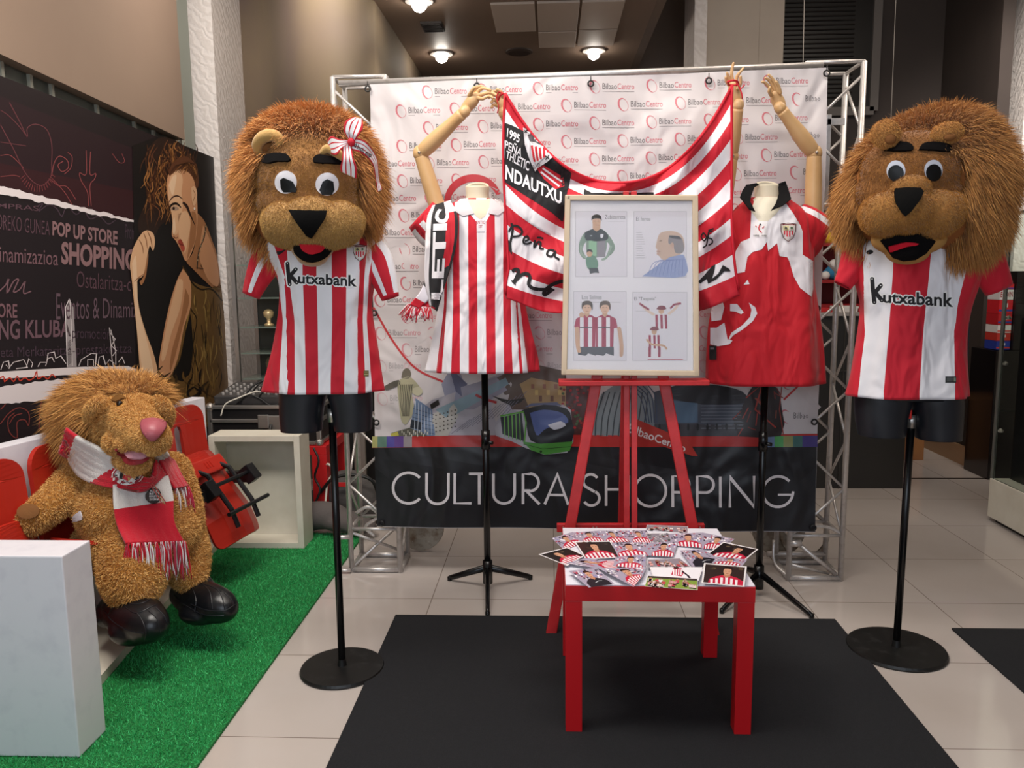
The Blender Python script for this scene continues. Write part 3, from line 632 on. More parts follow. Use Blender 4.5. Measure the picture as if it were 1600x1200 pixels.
def seat(s0, s1, ztop, label, up, lean=.0, ang=22, dz=0, ribs=True, pn=.27, pz=.17, ps=-.02):
    c = (s0 + s1) / 2; W = s1 - s0
    t = empty('stadium_seat', bp(c, .06, .3), label, 'seat', 'red stadium seats on the bench')
    H = .44
    hole = [(x * .028, .19 + y) for x, y in [(1, 0), (1, .14), (.7, .16), (0, .17), (-.7, .16), (-1, .14), (-1, 0), (-.7, -.02), (0, -.03), (.7, -.02)]]
    # local x along bench (towards camera), y up, z out
    T = Matrix.Translation(bp(c, .075, ztop - H)) @ Matrix((BT, Vector((0, 0, 1)), BN)).transposed().to_4x4() @ Matrix.Rotation(radians(-6), 4, 'X')
    me = shell(rshape(W, H, .075), T, .016, lambda x, y: .9 * x * x + .9 * max(0, y - .33) ** 2, hole)
    link('backrest', me, redp, t, smooth=False)
    if up:
        T = Matrix.Translation(bp(c + ps, pn + dz * .5, pz + dz)) @ Matrix((BT, Vector((0, 0, 1)), BN)).transposed().to_4x4() @ Matrix.Rotation(radians(-ang), 4, 'X')
        me = shell(rshape(W * .98, .43, .07), T, .014, lambda x, y: -1.6 * x * x * 1 - .35 * max(0, .1 - y) + .12 * max(0, y - .33)); link('seat_pan', me, redp, t)
        bm = BM()
        if ribs: box(bm, -W * .36, W * .36, .31, .385, .0, .03, .008, T)
        for k in ((-.4, 0, .4) if ribs else ()): box(bm, k * .05 - .004, k * .05 + .004, .335, .365, .03, .033, 0, T)
        fin('seat_rib', bm, redp, t) if ribs else bm.free()
        bm = BM()
        for x in (-W * .24, W * .24): tube(bm, [T @ Vector(p) for p in ((x, .34, .02), (x, .30, .05), (x, .12, .045), (x, .04, .02))], .011, 8)
        for y in (.24, .1): tube(bm, [T @ Vector((-W * .52, y, .062)), T @ Vector((W * .42, y, .062))], .0095, 8)
        for x in (-W * .52, W * .42): box(bm, x - .025, x + .03, .19, .27, .03, .085, .005, T)
        fin('hinge_bracket', bm, mat('black_steel', '#17171a', .4, .3), t)
        for g in (-1, 1): bm = BM(); beam(bm, bp(c + g * W * .45, .05, .4), T @ Vector((g * W * .51, .22, .05)), .05, .04); fin('side_arm', bm, mat('black_steel', '#17171a', .4, .3), t)
    else:
        T = Matrix.Translation(bp(c, .10, .37)) @ Matrix((BT, BN, Vector((0, 0, 1)))).transposed().to_4x4() @ Matrix.Rotation(radians(lean), 4, 'X')
        me = shell(rshape(W, .36, .06), T, .014, lambda x, y: 2.2 * x * x + .25 * max(0, y - .3)); link('seat_pan', me, redp, t)
        for g in (-1, 1): bm = BM(); beam(bm, bp(c + g * W * .3, .03, .33), bp(c + g * W * .3, .32, .355), .03, .03); fin('side_arm', bm, mat('black_steel', '#17171a', .4, .3), t)
    return t
seat(1.17, 1.52, .745, 'red folded-up stadium seat nearest the camera, beside the paw of the plush lion', True, dz=-.04, ribs=False)
seat(.80, 1.14, .755, 'red stadium seat the plush lion sits on', False)
seat(.49, .77, .755, 'red folded-up stadium seat just behind the plush lion', True)
seat(.12, .46, .765, 'red stadium seat farthest from the camera, folded up in front of the cream box', True, ang=38, pn=.43, pz=.23, ps=.06)

# ================================================================ BACK LEFT: flight cases, mixer, red stand, bags
alu = mat('aluminium', '#b9b4ae', .35, .9); bk = mat('black_laminate', '#161415', .4)
def flight(x0, x1, y0, y1, z0, z1, label):
    t = empty('flight_case', ((x0 + x1) / 2, y0, z0), label, 'equipment case')
    bm = BM(); box(bm, x0, x1, y0, y1, z0, z1); fin('case_body', bm, bk, t)
    bm = BM(); e = .012
    for x in (x0, x1):
        for y in (y0, y1): box(bm, x - e, x + e, y - e, y + e, z0, z1, .003)
    for z in (z0, z1, z0 + (z1 - z0) * .62):
        for y in (y0, y1): box(bm, x0, x1, y - e, y + e, z - e * .8, z + e * .8, .003)
        for x in (x0, x1): box(bm, x - e, x + e, y0, y1, z - e * .8, z + e * .8, .003)
    fin('edge_trim', bm, alu, t)
    bm = BM()
    bm.free()
    for x in (x0, x1):
        for z in (z0, z1): bm = BM(); bmesh.ops.create_icosphere(bm, subdivisions=2, radius=.024, matrix=Matrix.Translation((x, y0, z))); fin('corner_cap', bm, alu, t)
    bm = BM(); cx = (x0 + x1) / 2; zz = z0 + (z1 - z0) * .62; box(bm, cx - .03, cx + .03, y0 - .02, y0 - .01, zz - .04, zz + .035, .004); fin('latch', bm, alu, t)
    bm = BM(); box(bm, cx + .02, cx + .17, y0 - .014, y0 - .004, z0 + .03, z0 + .15, .004); fin('handle_plate', bm, alu, t)
    bm = BM(); ctube(bm, [(cx + .04, y0 - .016, z0 + .10), (cx + .05, y0 - .05, z0 + .06), (cx + .14, y0 - .05, z0 + .06), (cx + .15, y0 - .016, z0 + .10)], .007, 4); fin('handle', bm, bk, t)
    return t
redw = mat('red_lacquer', '#c01f22', .35)
t = empty('red_stand_table', (-1.35, 4.3, 0), 'low red table under the black equipment case, behind the cream box', 'table')
bm = BM(); box(bm, -1.86, -1.20, 4.15, 4.6, .40, .45, .003); fin('tabletop', bm, redw, t)
for x, y in ((-1.24, 4.19), (-1.82, 4.19), (-1.24, 4.56), (-1.82, 4.56)):
    bm = BM(); box(bm, x - .04, x + .04, y - .04, y + .04, 0, .40, .002); fin('leg', bm, redw, t)
flight(-1.83, -1.24, 4.17, 4.56, .465, .66, 'black equipment case with metal edges standing on the low red table')
t = empty('audio_mixer', (-1.5, 4.3, .67), 'black audio mixer lying on top of the equipment case', 'mixer')
bm = BM(); Tm = Matrix.Translation((-1.55, 4.36, .672)) @ Matrix.Rotation(radians(7), 4, 'X'); box(bm, -.27, .27, -.15, .17, 0.012, .06, .006, Tm); fin('mixer_body', bm, mat('mixer_grey', '#3a3838', .4), t)
bm = BM(); lathe(bm, [(.008, 0), (.007, .012), (.004, .013)], seg=8); kb = fin('knob', bm, mat('knob_grey', '#9c9894', .4), t); kb.matrix_parent_inverse = wm(t).inverted() @ Tm; kb.location = (-.232, -.112, .06)
for i in range(12):
    for j in range(5):
        if i or j: k2 = kb.copy(); COL.objects.link(k2); k2.location = (-.232 + i * .042, -.112 + j * .05, .06)
cb = mat('cable_black', '#111111', .5); cw = mat('cable_white', '#cfcabd', .5)
def cable(pts, r, m, label, n=8): bm = BM(); ctube(bm, pts, r, n, 6); return fin('cable', bm, m, label=label, cat='cable', smooth=True)
def P3(x, y, Y): p = at(x, y, Y); return (p.x, p.y, p.z)
cable([P3(345, 650, 4.12), P3(352, 632, 4.13), P3(372, 622, 4.15), P3(400, 612, 4.2), P3(420, 616, 4.3)], .004, cw, 'pale cable curling over the left end of the equipment case')
cable([P3(375, 628, 4.2), P3(395, 604, 4.22), P3(415, 594, 4.25), P3(408, 610, 4.3), P3(430, 600, 4.3), P3(440, 620, 4.3)], .005, cb, 'thick black cable looped over the audio mixer')
cable([P3(384, 626, 4.3), P3(405, 600, 4.3), P3(425, 588, 4.35), P3(432, 604, 4.38), P3(418, 622, 4.38)], .004, cb, 'thin black cable loop standing highest above the audio mixer')
cable([P3(490, 700, 4.1), P3(498, 720, 4.08), P3(492, 745, 4.08), P3(500, 765, 4.06), P3(493, 790, 4.05), P3(505, 812, 4.02)], .006, cb, 'black cable hanging down the front of the low red table')
cable([P3(500, 740, 4.2), P3(512, 725, 4.15), P3(520, 738, 4.15), P3(512, 755, 4.15), P3(508, 790, 4.1)], .006, cw, 'pale cable hanging beside the grey bag')
cable([P3(400, 630, 4.22), P3(412, 612, 4.2), P3(436, 606, 4.24), P3(452, 618, 4.3)], .005, cb, 'black cable lying across the front of the audio mixer')
cable([P3(366, 634, 4.2), P3(386, 618, 4.2), P3(404, 622, 4.2), P3(424, 634, 4.2), P3(440, 628, 4.22)], .004, cb, 'thin black cable along the front edge of the audio mixer')
# grey carrying bag and dark felt heap
t = empty('carrying_bag', (-1.05, 4.25, 0), 'grey and black carrying bag on the floor behind the left truss', 'bag')
me = blobmesh([(at(545, 775, 4.25), (.17, .1, .15)), (at(505, 790, 4.25), (.09, .09, .12)), (at(580, 785, 4.25), (.09, .09, .13)), (at(545, 800, 4.25), (.18, .11, .09))], .012, 5)
link('bag_body', me, mat('bag_cloth', '#4f4a48', .75, noise=(14, '#3d3937'), bump=(30, .5, .01)), t, smooth=True)
bm = BM(); ctube(bm, [P3(500, 770, 4.14), P3(520, 748, 4.13), P3(550, 742, 4.13), P3(580, 750, 4.13), P3(592, 775, 4.14)], .009, 6); fin('strap', bm, blk, t)
bm = BM(); bmf = at(540, 757, 4.12); box(bm, bmf.x - .045, bmf.x + .03, bmf.y - .005, bmf.y + .003, bmf.z - .012, bmf.z + .012, .003); fin('badge', bm, redw, t)
me = blobmesh([(at(500, 805, 4.02), (.16, .08, .075)), (at(540, 815, 4.0), (.14, .08, .055)), (at(470, 815, 4.02), (.13, .07, .06)), (at(560, 822, 3.98), (.1, .07, .04))], .012, 5)
link('felt_blanket', me, mat('grey_felt', '#57504e', .95, bump=(60, .4, .004)), smooth=True, label='dark grey felt blanket heaped at the end of the grass carpet', cat='blanket')
# glass cabinet in the gap between column and left shirt
t = empty('glass_cabinet', (-1.75, 4.9, 0), 'glass cabinet with small trophies seen between the column and the left shirt', 'cabinet')
gls = mat('glass_shelf', '#9fb0a4', .08, trans=.6)
bm = BM(); box(bm, -1.92, -1.35, 5.2, 5.25, 0, 1.74); fin('cabinet_back', bm, mat('cabinet_back', '#4a4a40', .5), t)
bm = BM()
for z in (.72, .88, 1.04, 1.22, 1.42): box(bm, -1.91, -1.36, 4.85, 5.2, z, z + .008)
fin('glass_shelf', bm, gls, t)
bm = BM()
for x in (-1.93, -1.35):
    for y in (4.85, 5.2): box(bm, x - .012, x + .012, y - .012, y + .012, 0, 1.74)
box(bm, -1.93, -1.35, 4.85, 5.2, .6, .62); fin('cabinet_frame', bm, alu, t)
def trinket(x, y, z, c, label, k=0):
    bm = BM(); lathe(bm, [(.028, 0), (.03, .01), (.012, .02), (.012, .045), (.03, .06), (.034, .085), (.02, .1 + .01 * k), (.004, .105)], (x, y, z), 16)
    fin('trophy', bm, mat('trophy_' + c, c, .3, .4), label=label, cat='trophy', group='small pieces in the glass cabinet', smooth=True)
trinket(-1.76, 4.95, 1.049, '#d6b98a', 'small cream ornament on the top glass shelf')
trinket(-1.70, 4.95, .889, '#c9b48c', 'small gold cup on the middle glass shelf', 1)
trinket(-1.77, 4.98, .729, '#a79880', 'small bronze cup on the lowest glass shelf', 2)
bm = BM(); box(bm, -1.3, -.6, 4.95, 5.0, .0, 1.74); fin('black_screen', bm, mat('black_cloth', '#0d0c0d', .8), label='tall black screen panel standing behind the left truss', cat='screen')
bm = BM(); box(bm, -1.19, -1.12, 4.7, 4.73, 0, 1.1, .004); fin('aluminium_post', bm, mat('post_grey', '#938b82', .4, .5), label='flat grey upright post behind the carrying bag', cat='post')

# ================================================================ BACK RIGHT
shr = mat('shelf_red', '#8c1418', .5); cblk = mat('counter_black', '#25221f', .35)
t = empty('black_counter', (1.95, 5.1, 0), 'black shop counter behind the right truss', 'counter')
bm = BM(); box(bm, 1.25, 2.2, 4.98, 5.4, .0, 1.08, .003); fin('counter_body', bm, cblk, t)
bm = BM(); box(bm, 1.25, 2.2, 4.972, 4.98, .74, .745); box(bm, 1.80, 1.803, 4.972, 4.98, .0, 1.08); fin('panel_joint', bm, mat('joint', '#3c3833', .5), t)
bm = BM(); box(bm, 1.23, 2.22, 4.96, 5.42, 1.08, 1.1, .003); fin('counter_top', bm, mat('counter_top', '#8d8785', .3), t)
t = empty('red_shelf_unit', (1.9, 5.7, 0), 'dark red shelf unit holding toys and books behind the right truss', 'shelf')
bm = BM(); box(bm, 1.5, 2.3, 5.85, 5.88, 0, 1.56); box(bm, 1.47, 1.5, 5.5, 5.88, 0, 1.56); box(bm, 2.3, 2.33, 5.5, 5.88, 0, 1.56)
for z in (1.12, 1.27, 1.5): pass
fin('shelf_frame', bm, shr, t)
for z in (1.13, 1.295, 1.54):
    bm = BM(); box(bm, 1.5, 2.3, 5.5, 5.85, z - .02, z); fin('shelf_board', bm, shr, t)
def pl_(x, y, Y=5.6): return at(x, y, Y)
t = empty('plush_duck', pl_(1302, 345), 'yellow plush duck with orange beak on top of the red shelves', 'plush toy')
c = Vector((pl_(1303, 340).x, 5.62, 1.54))
me = blobmesh([(c + Vector((0, 0, .05)), (.1, .07, .06)), (c + Vector((-.02, -.03, .12)), .055)], .008, 4); link('body', me, mat('yellow_plush', '#d8b21c', .9), t, smooth=True)
bm = BM(); bmesh.ops.create_icosphere(bm, subdivisions=2, radius=.025, matrix=Matrix.Translation(c + Vector((-.03, -.09, .115))) @ Matrix.Diagonal((1.2, 1, .5, 1))); fin('beak', bm, mat('orange_plush', '#c8401c', .8), t)
t = empty('plush_toy', pl_(1300, 395), 'blue and white plush toy on the middle shelf of the red unit', 'plush toy')
c = Vector((pl_(1303, 398).x, 5.6, 1.295)); me = blobmesh([(c + Vector((0, 0, .05)), (.06, .05, .05)), (c + Vector((.05, 0, .03)), .03), (c + Vector((-.06, 0, .03)), .03)], .008, 4); link('body', me, mat('blue_plush', '#2a6f96', .9), t, smooth=True)
me = blobmesh([(c + Vector((0, -.01, .105)), .035), (c + Vector((-.06, -.03, .03)), .03)], .008, 4); link('face', me, mat('white_plush', '#cfcac6', .9), t, smooth=True)
c0 = pl_(1292, 440); bz = 1.13
for i, cc in enumerate(('#b5aeab', '#6f6a6a', '#c9c3bf', '#8f8886', '#bdb6b2', '#58504f')):
    bm = BM(); box(bm, 1.62, 1.80, 5.52, 5.68, bz, bz + .018, .002); bz += .0185
    fin('book', bm, mat('book_' + cc, cc, .6), label=('pale grey', 'dark grey', 'whitish', 'mid grey', 'light warm grey', 'darkest')[i] + ' book on the lowest red shelf, ' + ('bottom', 'second', 'third', 'fourth', 'fifth', 'top')[i] + ' of its pile', cat='book', group='books piled on the red shelf unit')
for i, (x, cc) in enumerate(((1.62, '#b01a1e'), (1.78, '#c9c3bf'), (1.9, '#a3151a'), (2.02, '#bb2a20'))):
    bm = BM(); box(bm, x, x + .13, 5.06, 5.2, 1.1, 1.125 + .01 * (i % 2), .003); fin('folded_leaflet_pile', bm, mat('pile_' + cc, cc, .6), label=('red', 'white', 'dark red', 'orange red')[i] + ' pile of leaflets on the black counter top, ' + ('first', 'second', 'third', 'fourth')[i] + ' from the left', cat='leaflets', group='leaflet piles on the counter')
t = empty('cardboard_box', (2.6, 5.8, 0), 'brown cardboard box on the floor at the far end of the right passage', 'box')
bm = BM(); box(bm, 2.37, 2.68, 5.76, 6.1, 0, .44, .004); fin('box_body', bm, mat('cardboard', '#a06b3c', .8, noise=(6, '#96633a')), t)
bm = BM(); box(bm, 2.5, 2.56, 5.755, 5.76, .0, .44); fin('packing_tape', bm, mat('tape', '#8a5a30', .4), t)
bm = BM(); box(bm, 2.24, 2.33, 5.46, 5.49, 0, .36, .002); fin('timber_board', bm, mat('crate_wood', '#8c6a48', .7), label='narrow wooden board standing behind the black counter', cat='board')
# red packets stacked on the black cabinet
t = empty('black_cabinet', (3.2, 5.3, 0), 'tall black glossy cabinet between the passage and the glass case', 'cabinet')
bm = BM(); box(bm, 2.83, 3.8, 5.2, 5.5, 0, .84, .004); box(bm, 2.93, 3.8, 5.2, 5.5, .84, 1.34, .004); fin('cabinet_body', bm, mat('gloss_black', '#171314', .15), t)
bm = BM(); box(bm, 2.85, 3.78, 5.192, 5.2, .45, .455); fin('drawer_gap', bm, blk, t)
pz = .845
for i, (cc, h) in enumerate((('#27388f', .08), ('#b5332a', .07), ('#d8d2cf', .07), ('#b01f26', .10), ('#c0202a', .12), ('#d6cfd0', .09), ('#d0282c', .05))):
    h *= .72; A = Art(lambda x, y, h_=0, z=pz: Vector((2.84 + x, 5.22 - h_, z + y)), .0006)
    A.raw([(a_, b_, c_) for c_ in (pz, pz + h - .002) for a_, b_ in ((2.84, 5.22), (2.925, 5.22), (2.925, 5.36), (2.84, 5.36))], [(0, 1, 5, 4), (1, 2, 6, 5), (2, 3, 7, 6), (3, 0, 4, 7), (4, 5, 6, 7), (0, 3, 2, 1)], cc)
    if i == 5: A.text('ECOIN', (.004, h * .8, .081, h * .25), '#8e1a20', 1, .02)
    else: A.quad(0, h * .15, .085, h * .3, '#32408f' if i > 2 else '#c23a30', 1); A.quad(.03, h * .45, .055, h * .75, '#d8cfd0', 1)
    pz += h; A.build('packet', PR, label=('blue packet at the bottom of', 'red packet second from the bottom of', 'white packet third from the bottom of', 'red packet in the middle of', 'tall red packet above middle of', 'white lettered packet near the top of', 'red packet topmost of')[i] + ' the stack beside the black cabinet', cat='packet', group='packets stacked on the black cabinet ledge')
# glass display case
t = empty('display_case', (2.7, 4.1, 0), 'glass display case on a cream plinth at the right edge', 'display case')
x0, y0, y1 = 2.37, 3.55, 4.33
bm = BM(); box(bm, x0, 3.4, y0, y1, .025, .235, .004); fin('plinth', bm, cpaint, t)
bm = BM(); box(bm, x0 + .03, 3.35, y0 + .03, y1 - .03, .0, .025); fin('plinth_foot', bm, blk, t)
gl = mat('clear_glass', '#f4fbf7', .02, trans=1); gl.node_tree.nodes['Principled BSDF'].inputs['IOR'].default_value = 1.08
bm = BM(); box(bm, x0 + .01, x0 + .018, y0, y1, .235, 1.63); fin('side_pane', bm, gl, t)
bm = BM(); box(bm, x0 + .018, 3.4, y1 - .008, y1, .235, 1.63); fin('back_pane', bm, gl, t)
bm = BM(); box(bm, x0, 3.4, y0, y1, 1.63, 1.642); fin('top_pane', bm, mat('glass_edge', '#5a6661', .15), t)
bm = BM()
for y in (y0 + .38, y1): box(bm, x0 + .004, x0 + .024, y - .006, y + .006, .235, 1.63)
fin('corner_joint', bm, mat('glass_joint', '#77736c', .2, .4), t)
bm = BM(); box(bm, x0 + .09, 3.3, y1 - .33, y1 - .03, .236, 1.10, .004); fin('inner_cabinet', bm, mat('inner_black', '#131112', .25), t)
for z in (.5, .86, 1.1): bm = BM(); lathe(bm, [(.012, -.01), (.014, 0), (.004, .01)], (x0 + .03, y1 - .02, z), 12); fin('glass_clip', bm, alu, t)
t = empty('grey_case', (2.64, 4.1, 1.10), 'grey hard case with a blue strap inside the glass display', 'case')
bm = BM(); box(bm, 2.50, 2.78, 4.03, 4.2, 1.10, 1.28, .03); fin('case_body', bm, mat('silver_case', '#8f8f93', .4, .3), t)
bm = BM(); box(bm, 2.60, 2.63, 4.02, 4.03, 1.11, 1.27); fin('blue_strap', bm, mat('blue_strap', '#2344a8', .5), t)
# ================================================================ TRUSS AND BANNER
tr_al = mat('truss_aluminium', '#cfcac7', .36, .65, noise=(40, '#b5afab', .5, .8))
BL, BR_ = Vector((-.78, 3.465, 0)), Vector((1.17, 3.385, 0))
bdir = (BR_ - BL).normalized(); bnor = Vector((bdir.y, -bdir.x, 0))      # towards the camera
flat = onp(BL, bnor)
def bw(x, z): return .006 * sin(x * 5.3 + z * 2.1) + .004 * sin(x * 11 - z * 7) + .003 * sin(z * 15 + x * 3) * (1 if z > .5 else .4)
def bpt(x, y, h=0.0):
    p = flat(x, y); s = (p - BL).dot(bdir); return p + bnor * (bw(s, p.z) + h)
def tower(cx, cy, sx, name, label, mir):
    """four-chord box truss tower, front left corner at cx, cy"""
    t = empty('truss_tower', (cx, cy, 0), label, 'truss')
    D = .2; zt = 2.185; X = [cx, cx + sx]; Y = [cy, cy + D]; r = .0125
    for x in X:
        for y in Y:
            bm = BM(); tube(bm, [(x, y, .0), (x, y, zt)], r, 12); fin('upright_tube', bm, tr_al, t, smooth=True)
    def zig(a, b, ph):
        n = 9; P = []
        for k in range(n + 1):
            z = .2 + (zt - .25) * k / n; P.append(((a if (k + ph) % 2 else b)[0], (a if (k + ph) % 2 else b)[1], z))
        bm = BM()
        for p, q in zip(P, P[1:]): tube(bm, [p, q], .0062, 8)
        fin('brace', bm, tr_al, t, smooth=True)
    zig((X[0], Y[0]), (X[0], Y[1]), 0); zig((X[1], Y[0]), (X[1], Y[1]), 1); zig((X[0], Y[0]), (X[1], Y[0]), mir); zig((X[0], Y[1]), (X[1], Y[1]), 1 - mir)
    for z in (.012, .205, zt, 1.62 if mir else 1.0):
        bm = BM(); q = r if z == .012 else .008
        for a, b in (((X[0], Y[0]), (X[1], Y[0])), ((X[1], Y[0]), (X[1], Y[1])), ((X[1], Y[1]), (X[0], Y[1])), ((X[0], Y[1]), (X[0], Y[0]))): tube(bm, [(*a, z), (*b, z)], q, 10)
        fin('cross_frame', bm, tr_al, t, smooth=True)
    return t, X, Y
rust = mat('worn_plate', '#8d8375', .5, .5, noise=(30, '#6a5644', .45, .7))
def wheelplate(t, x, y, r=.10):
    bm = BM(); g = [(r * .99, -.008), (r, -.006), (r, .006), (r * .99, .008), (r * .5, .012), (.02, .012)]
    lathe(bm, g, seg=36); bmesh.ops.transform(bm, matrix=Matrix.Translation((x, y, r + .003)) @ Matrix.Rotation(radians(80), 4, 'X'), verts=bm.verts); fin('round_base_plate', bm, rust, t, smooth=False)
    for k in range(6):
        bm = BM(); a = k * pi / 3; bmesh.ops.create_icosphere(bm, subdivisions=2, radius=.009, matrix=Matrix.Translation((x + r * .7 * cos(a), y - .014, r + .003 + r * .7 * sin(a)))); fin('bolt', bm, alu, t)
t, X, Y = tower(-.915, 3.495, .225, 'l', 'aluminium truss tower at the left end of the banner', 0)
bm = BM(); tube(bm, [(X[0] - .06, Y[0] - .02, .02), (X[0] - .06, Y[0] - .02, .17), ], .006, 8); tube(bm, [(X[0] - .065, Y[0] - .02, .015), (X[0], Y[0] - .02, .015)], .009, 8); tube(bm, [(X[0] - .065, Y[0] - .02, .17), (X[0], Y[0] - .01, .17)], .011, 8); fin('side_bracket', bm, tr_al, t, smooth=True)
bm = BM(); tube(bm, [(X[0], Y[0], .02), (X[1], Y[1], .2)], .008, 8); tube(bm, [(X[1], Y[0], .02), (X[1], Y[1], .2)], .008, 8); tube(bm, [(X[0], Y[0], .19), (X[1], Y[1], .02)], .007, 8)
ctube(bm, [(X[0] + .02, Y[0] + .03, .27), (X[0] + .08, Y[0] + .03, .3), (X[0] + .12, Y[0] + .05, .25), (X[0] + .06, Y[0] + .05, .2), (X[0] + .1, Y[0] + .06, .15)], .008, 5); fin('base_brace', bm, tr_al, t, smooth=True)
wheelplate(t, -.64, 3.80, .115)
t, X, Y = tower(1.045, 3.432, .225, 'r', 'aluminium truss tower at the right end of the banner, beside the right lion', 1)
bm = BM(); tube(bm, [(X[0], Y[0], .01), (X[0], Y[0], .18)], .006, 8); tube(bm, [(X[0], Y[0], .17), (X[0] + .05, Y[0], .17)], .016, 10); tube(bm, [(X[0] + .04, Y[0], .165), (X[1] - .02, Y[0], .03)], .009, 8)
tube(bm, [(X[0], Y[0], .075), (X[1] - .04, Y[0] + .03, .02)], .006, 8); tube(bm, [(X[0] - .04, Y[1], .05), (X[1], Y[1], .05)], .013, 8); ctube(bm, [(X[0] - .04, Y[0] + .1, .15), (X[0] - .045, Y[0] + .06, .06), (X[0], Y[0], .015)], .007, 5)
ctube(bm, [(X[0] + .02, Y[0], .235), (X[0] + .1, Y[0] - .01, .25), (X[0] + .17, Y[0], .24), (X[1], Y[0], .21)], .007, 5); fin('base_brace', bm, tr_al, t, smooth=True)
wheelplate(t, 1.09, 3.76, .125)
bm = BM(); lathe(bm, [(.10, -.008), (.115, -.01), (.115, .01), (.10, .008)], seg=36, cap=False); bmesh.ops.transform(bm, matrix=Matrix.Translation((1.2, 3.72, .118)) @ Matrix.Rotation(radians(80), 4, 'X'), verts=bm.verts); fin('ring_plate', bm, rust, t)
# corner gusset plates at the top of the right tower
bm = BM()
for z in (1.97, 1.62): box(bm, X[0] + .06, X[1] - .03, Y[0] + .1, Y[0] + .106, z - .015, z + .015, .003)
box(bm, X[0] + .12, X[0] + .14, Y[0] + .1, Y[0] + .106, 1.62, 2.0, .003); fin('gusset_plate', bm, tr_al, t)
bm = BM(); a = at(529, 131, 3.5); b = at(620, 127, 3.51); c = at(1285, 103, 3.40)
tube(bm, [at(530, 131, 3.49), at(1286, 102, 3.405)], .014, 12)
fin('banner_crossbar', bm, tr_al, label='long aluminium tube along the top of the banner', cat='bar', smooth=True)

# banner cloth
tlp, trp, brp, blp = (577, 131), (1293, 106), (1274, 832), (589, 823)
A = Art(bpt, .0005)
NX, NZ = 60, 60; G_ = [[bpt(*bil((tlp, trp, brp, blp), i / NX, j / NZ)) for i in range(NX + 1)] for j in range(NZ + 1)]
V = [p for r in G_ for p in r]; F = [(j * (NX + 1) + i, j * (NX + 1) + i + 1, (j + 1) * (NX + 1) + i + 1, (j + 1) * (NX + 1) + i) for j in range(NZ) for i in range(NX)]
A.V += V; 
for f in F:
    A.F.append(f); jz = f[0] // (NX + 1); A.C.append(lin('#cbc4c5'))
A.ml = 40
# logo grid in metres on the banner plane
def sz(x, y): p = flat(x, y); return (p - BL).dot(bdir), p.z
def inv(s, z): return px(BL + bdir * s + Vector((0, 0, z)))
s0, z0 = sz(583, 147); s1, _ = sz(1019, 137); PS = (s1 - s0) / 5; _, z9 = sz(600, 680)
RZ = (sz(841, 143)[1] - sz(841, 255)[1]) / 4
gry, pnk, rd = '#6d6768', '#c5848a', '#c06a74'
def logo(x, y, u, f=0):
    """ring centre x, y; u = pixels per pitch / 87"""
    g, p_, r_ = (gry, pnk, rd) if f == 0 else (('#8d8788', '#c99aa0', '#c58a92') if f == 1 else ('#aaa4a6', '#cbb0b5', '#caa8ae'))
    k = u * .95
    A.ml = None
    A.arc(x, y, 7.2 * k, 10.5 * k, radians(95), radians(330), [.5 * k, 2.9 * k, 0], r_, 1, -.35, 12)
    A.arc(x + .6, y, 6.8 * k, 10 * k, radians(-30), radians(95), .9 * k, p_, 1, -.35, 8)
    A.text('Bilbao', (x + 12 * k, y - 6.5 * k, x + 35 * k, y + 3.2 * k), g, 1, .006, 2)
    A.text('Centro', (x + 36 * k, y - 6.8 * k, x + 63 * k, y + 3 * k), r_, 1, .006, 2)
    A.quad(x + 12 * k, y + 6.2 * k, x + 63 * k, y + 7.0 * k, g if f else '#8d8788', 1)
for r in range(20):
    z = z0 - r * RZ
    for c in range(-1, 10):
        s = s0 + (c + (.5 if r % 2 else 0)) * PS
        x, y = inv(s, z)
        y2 = y
        if not (tlp[0] + 1 < x - 8) : continue
        xr = 1290 - (y - 106) * .026
        if x + 9 > xr: continue
        if y > 684: continue
        if y > 590 and 625 < x < 1225: continue
        if x + 62 > xr:
            k = .95; A.ml = None; A.arc(x, y, 7.2, 10.5, radians(95), radians(330), [.5, 2.9, 0], rd, 1, -.35, 12)
            if x + 37 < xr: A.text('Bilbao', (x + 12, y - 6.5, x + 35, y + 3.2), gry, 1, 0, 1)
            continue
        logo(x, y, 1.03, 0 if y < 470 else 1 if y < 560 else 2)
A.ml = 25
# big ring and arc lines
A.arc(740, 318, 42, 40, radians(165), radians(340), [7, 12, 1], '#b5323c', 2, 0, 24); A.arc(755, 330, 38, 36, radians(250), radians(370), 8, '#a89fa3', 2, 0, 14)
A.line([(583, 480), (612, 530), (650, 575), (700, 600), (760, 630), (830, 652)], 3.2, '#b9363a', 2, 8)
A.line([(1225, 625), (1250, 600), (1268, 575), (1282, 545)], 3, '#b9363a', 2, 6)
for k, P in enumerate(([(585, 400), (625, 380), (640, 440)], [(1100, 480), (1200, 560), (1280, 640)], [(640, 540), (720, 500), (840, 520)])): A.line(P, 10, '#c8c1c2', 1, 6)
# bottom bands
_j = lambda t: tuple(bil((tlp, trp, brp, blp), *t))
def band(x0, x1, y0, y1, y0b, y1b, col, l):
    A.poly([(x0, y0), (x1, y0b), (x1, y1b), (x0, y1)], col, l)
A.ml = 30
A.poly([(586, 698), (930, 694), (1277, 695), (1274, 831), (589, 822)], '#16151a', 3)
A.poly([(582.5, 681), (1278, 678), (1277.5, 697), (583, 699)], '#b42a26', 4)
for x0, x1, c in ((582.5, 591, '#a9a76c'), (591, 605, '#5a7a6c'), (605, 617, '#4c4391'), (617, 631, '#5a3b82'), (631, 644, '#8d8488'), (1196, 1210, '#6b83a5'), (1210, 1224, '#4fa05a'), (1224, 1239, '#8f9258'), (1239, 1254, '#3f6a66'), (1254, 1278, '#43347c')):
    A.quad(x0, 681, x1, 698.5, c, 5)
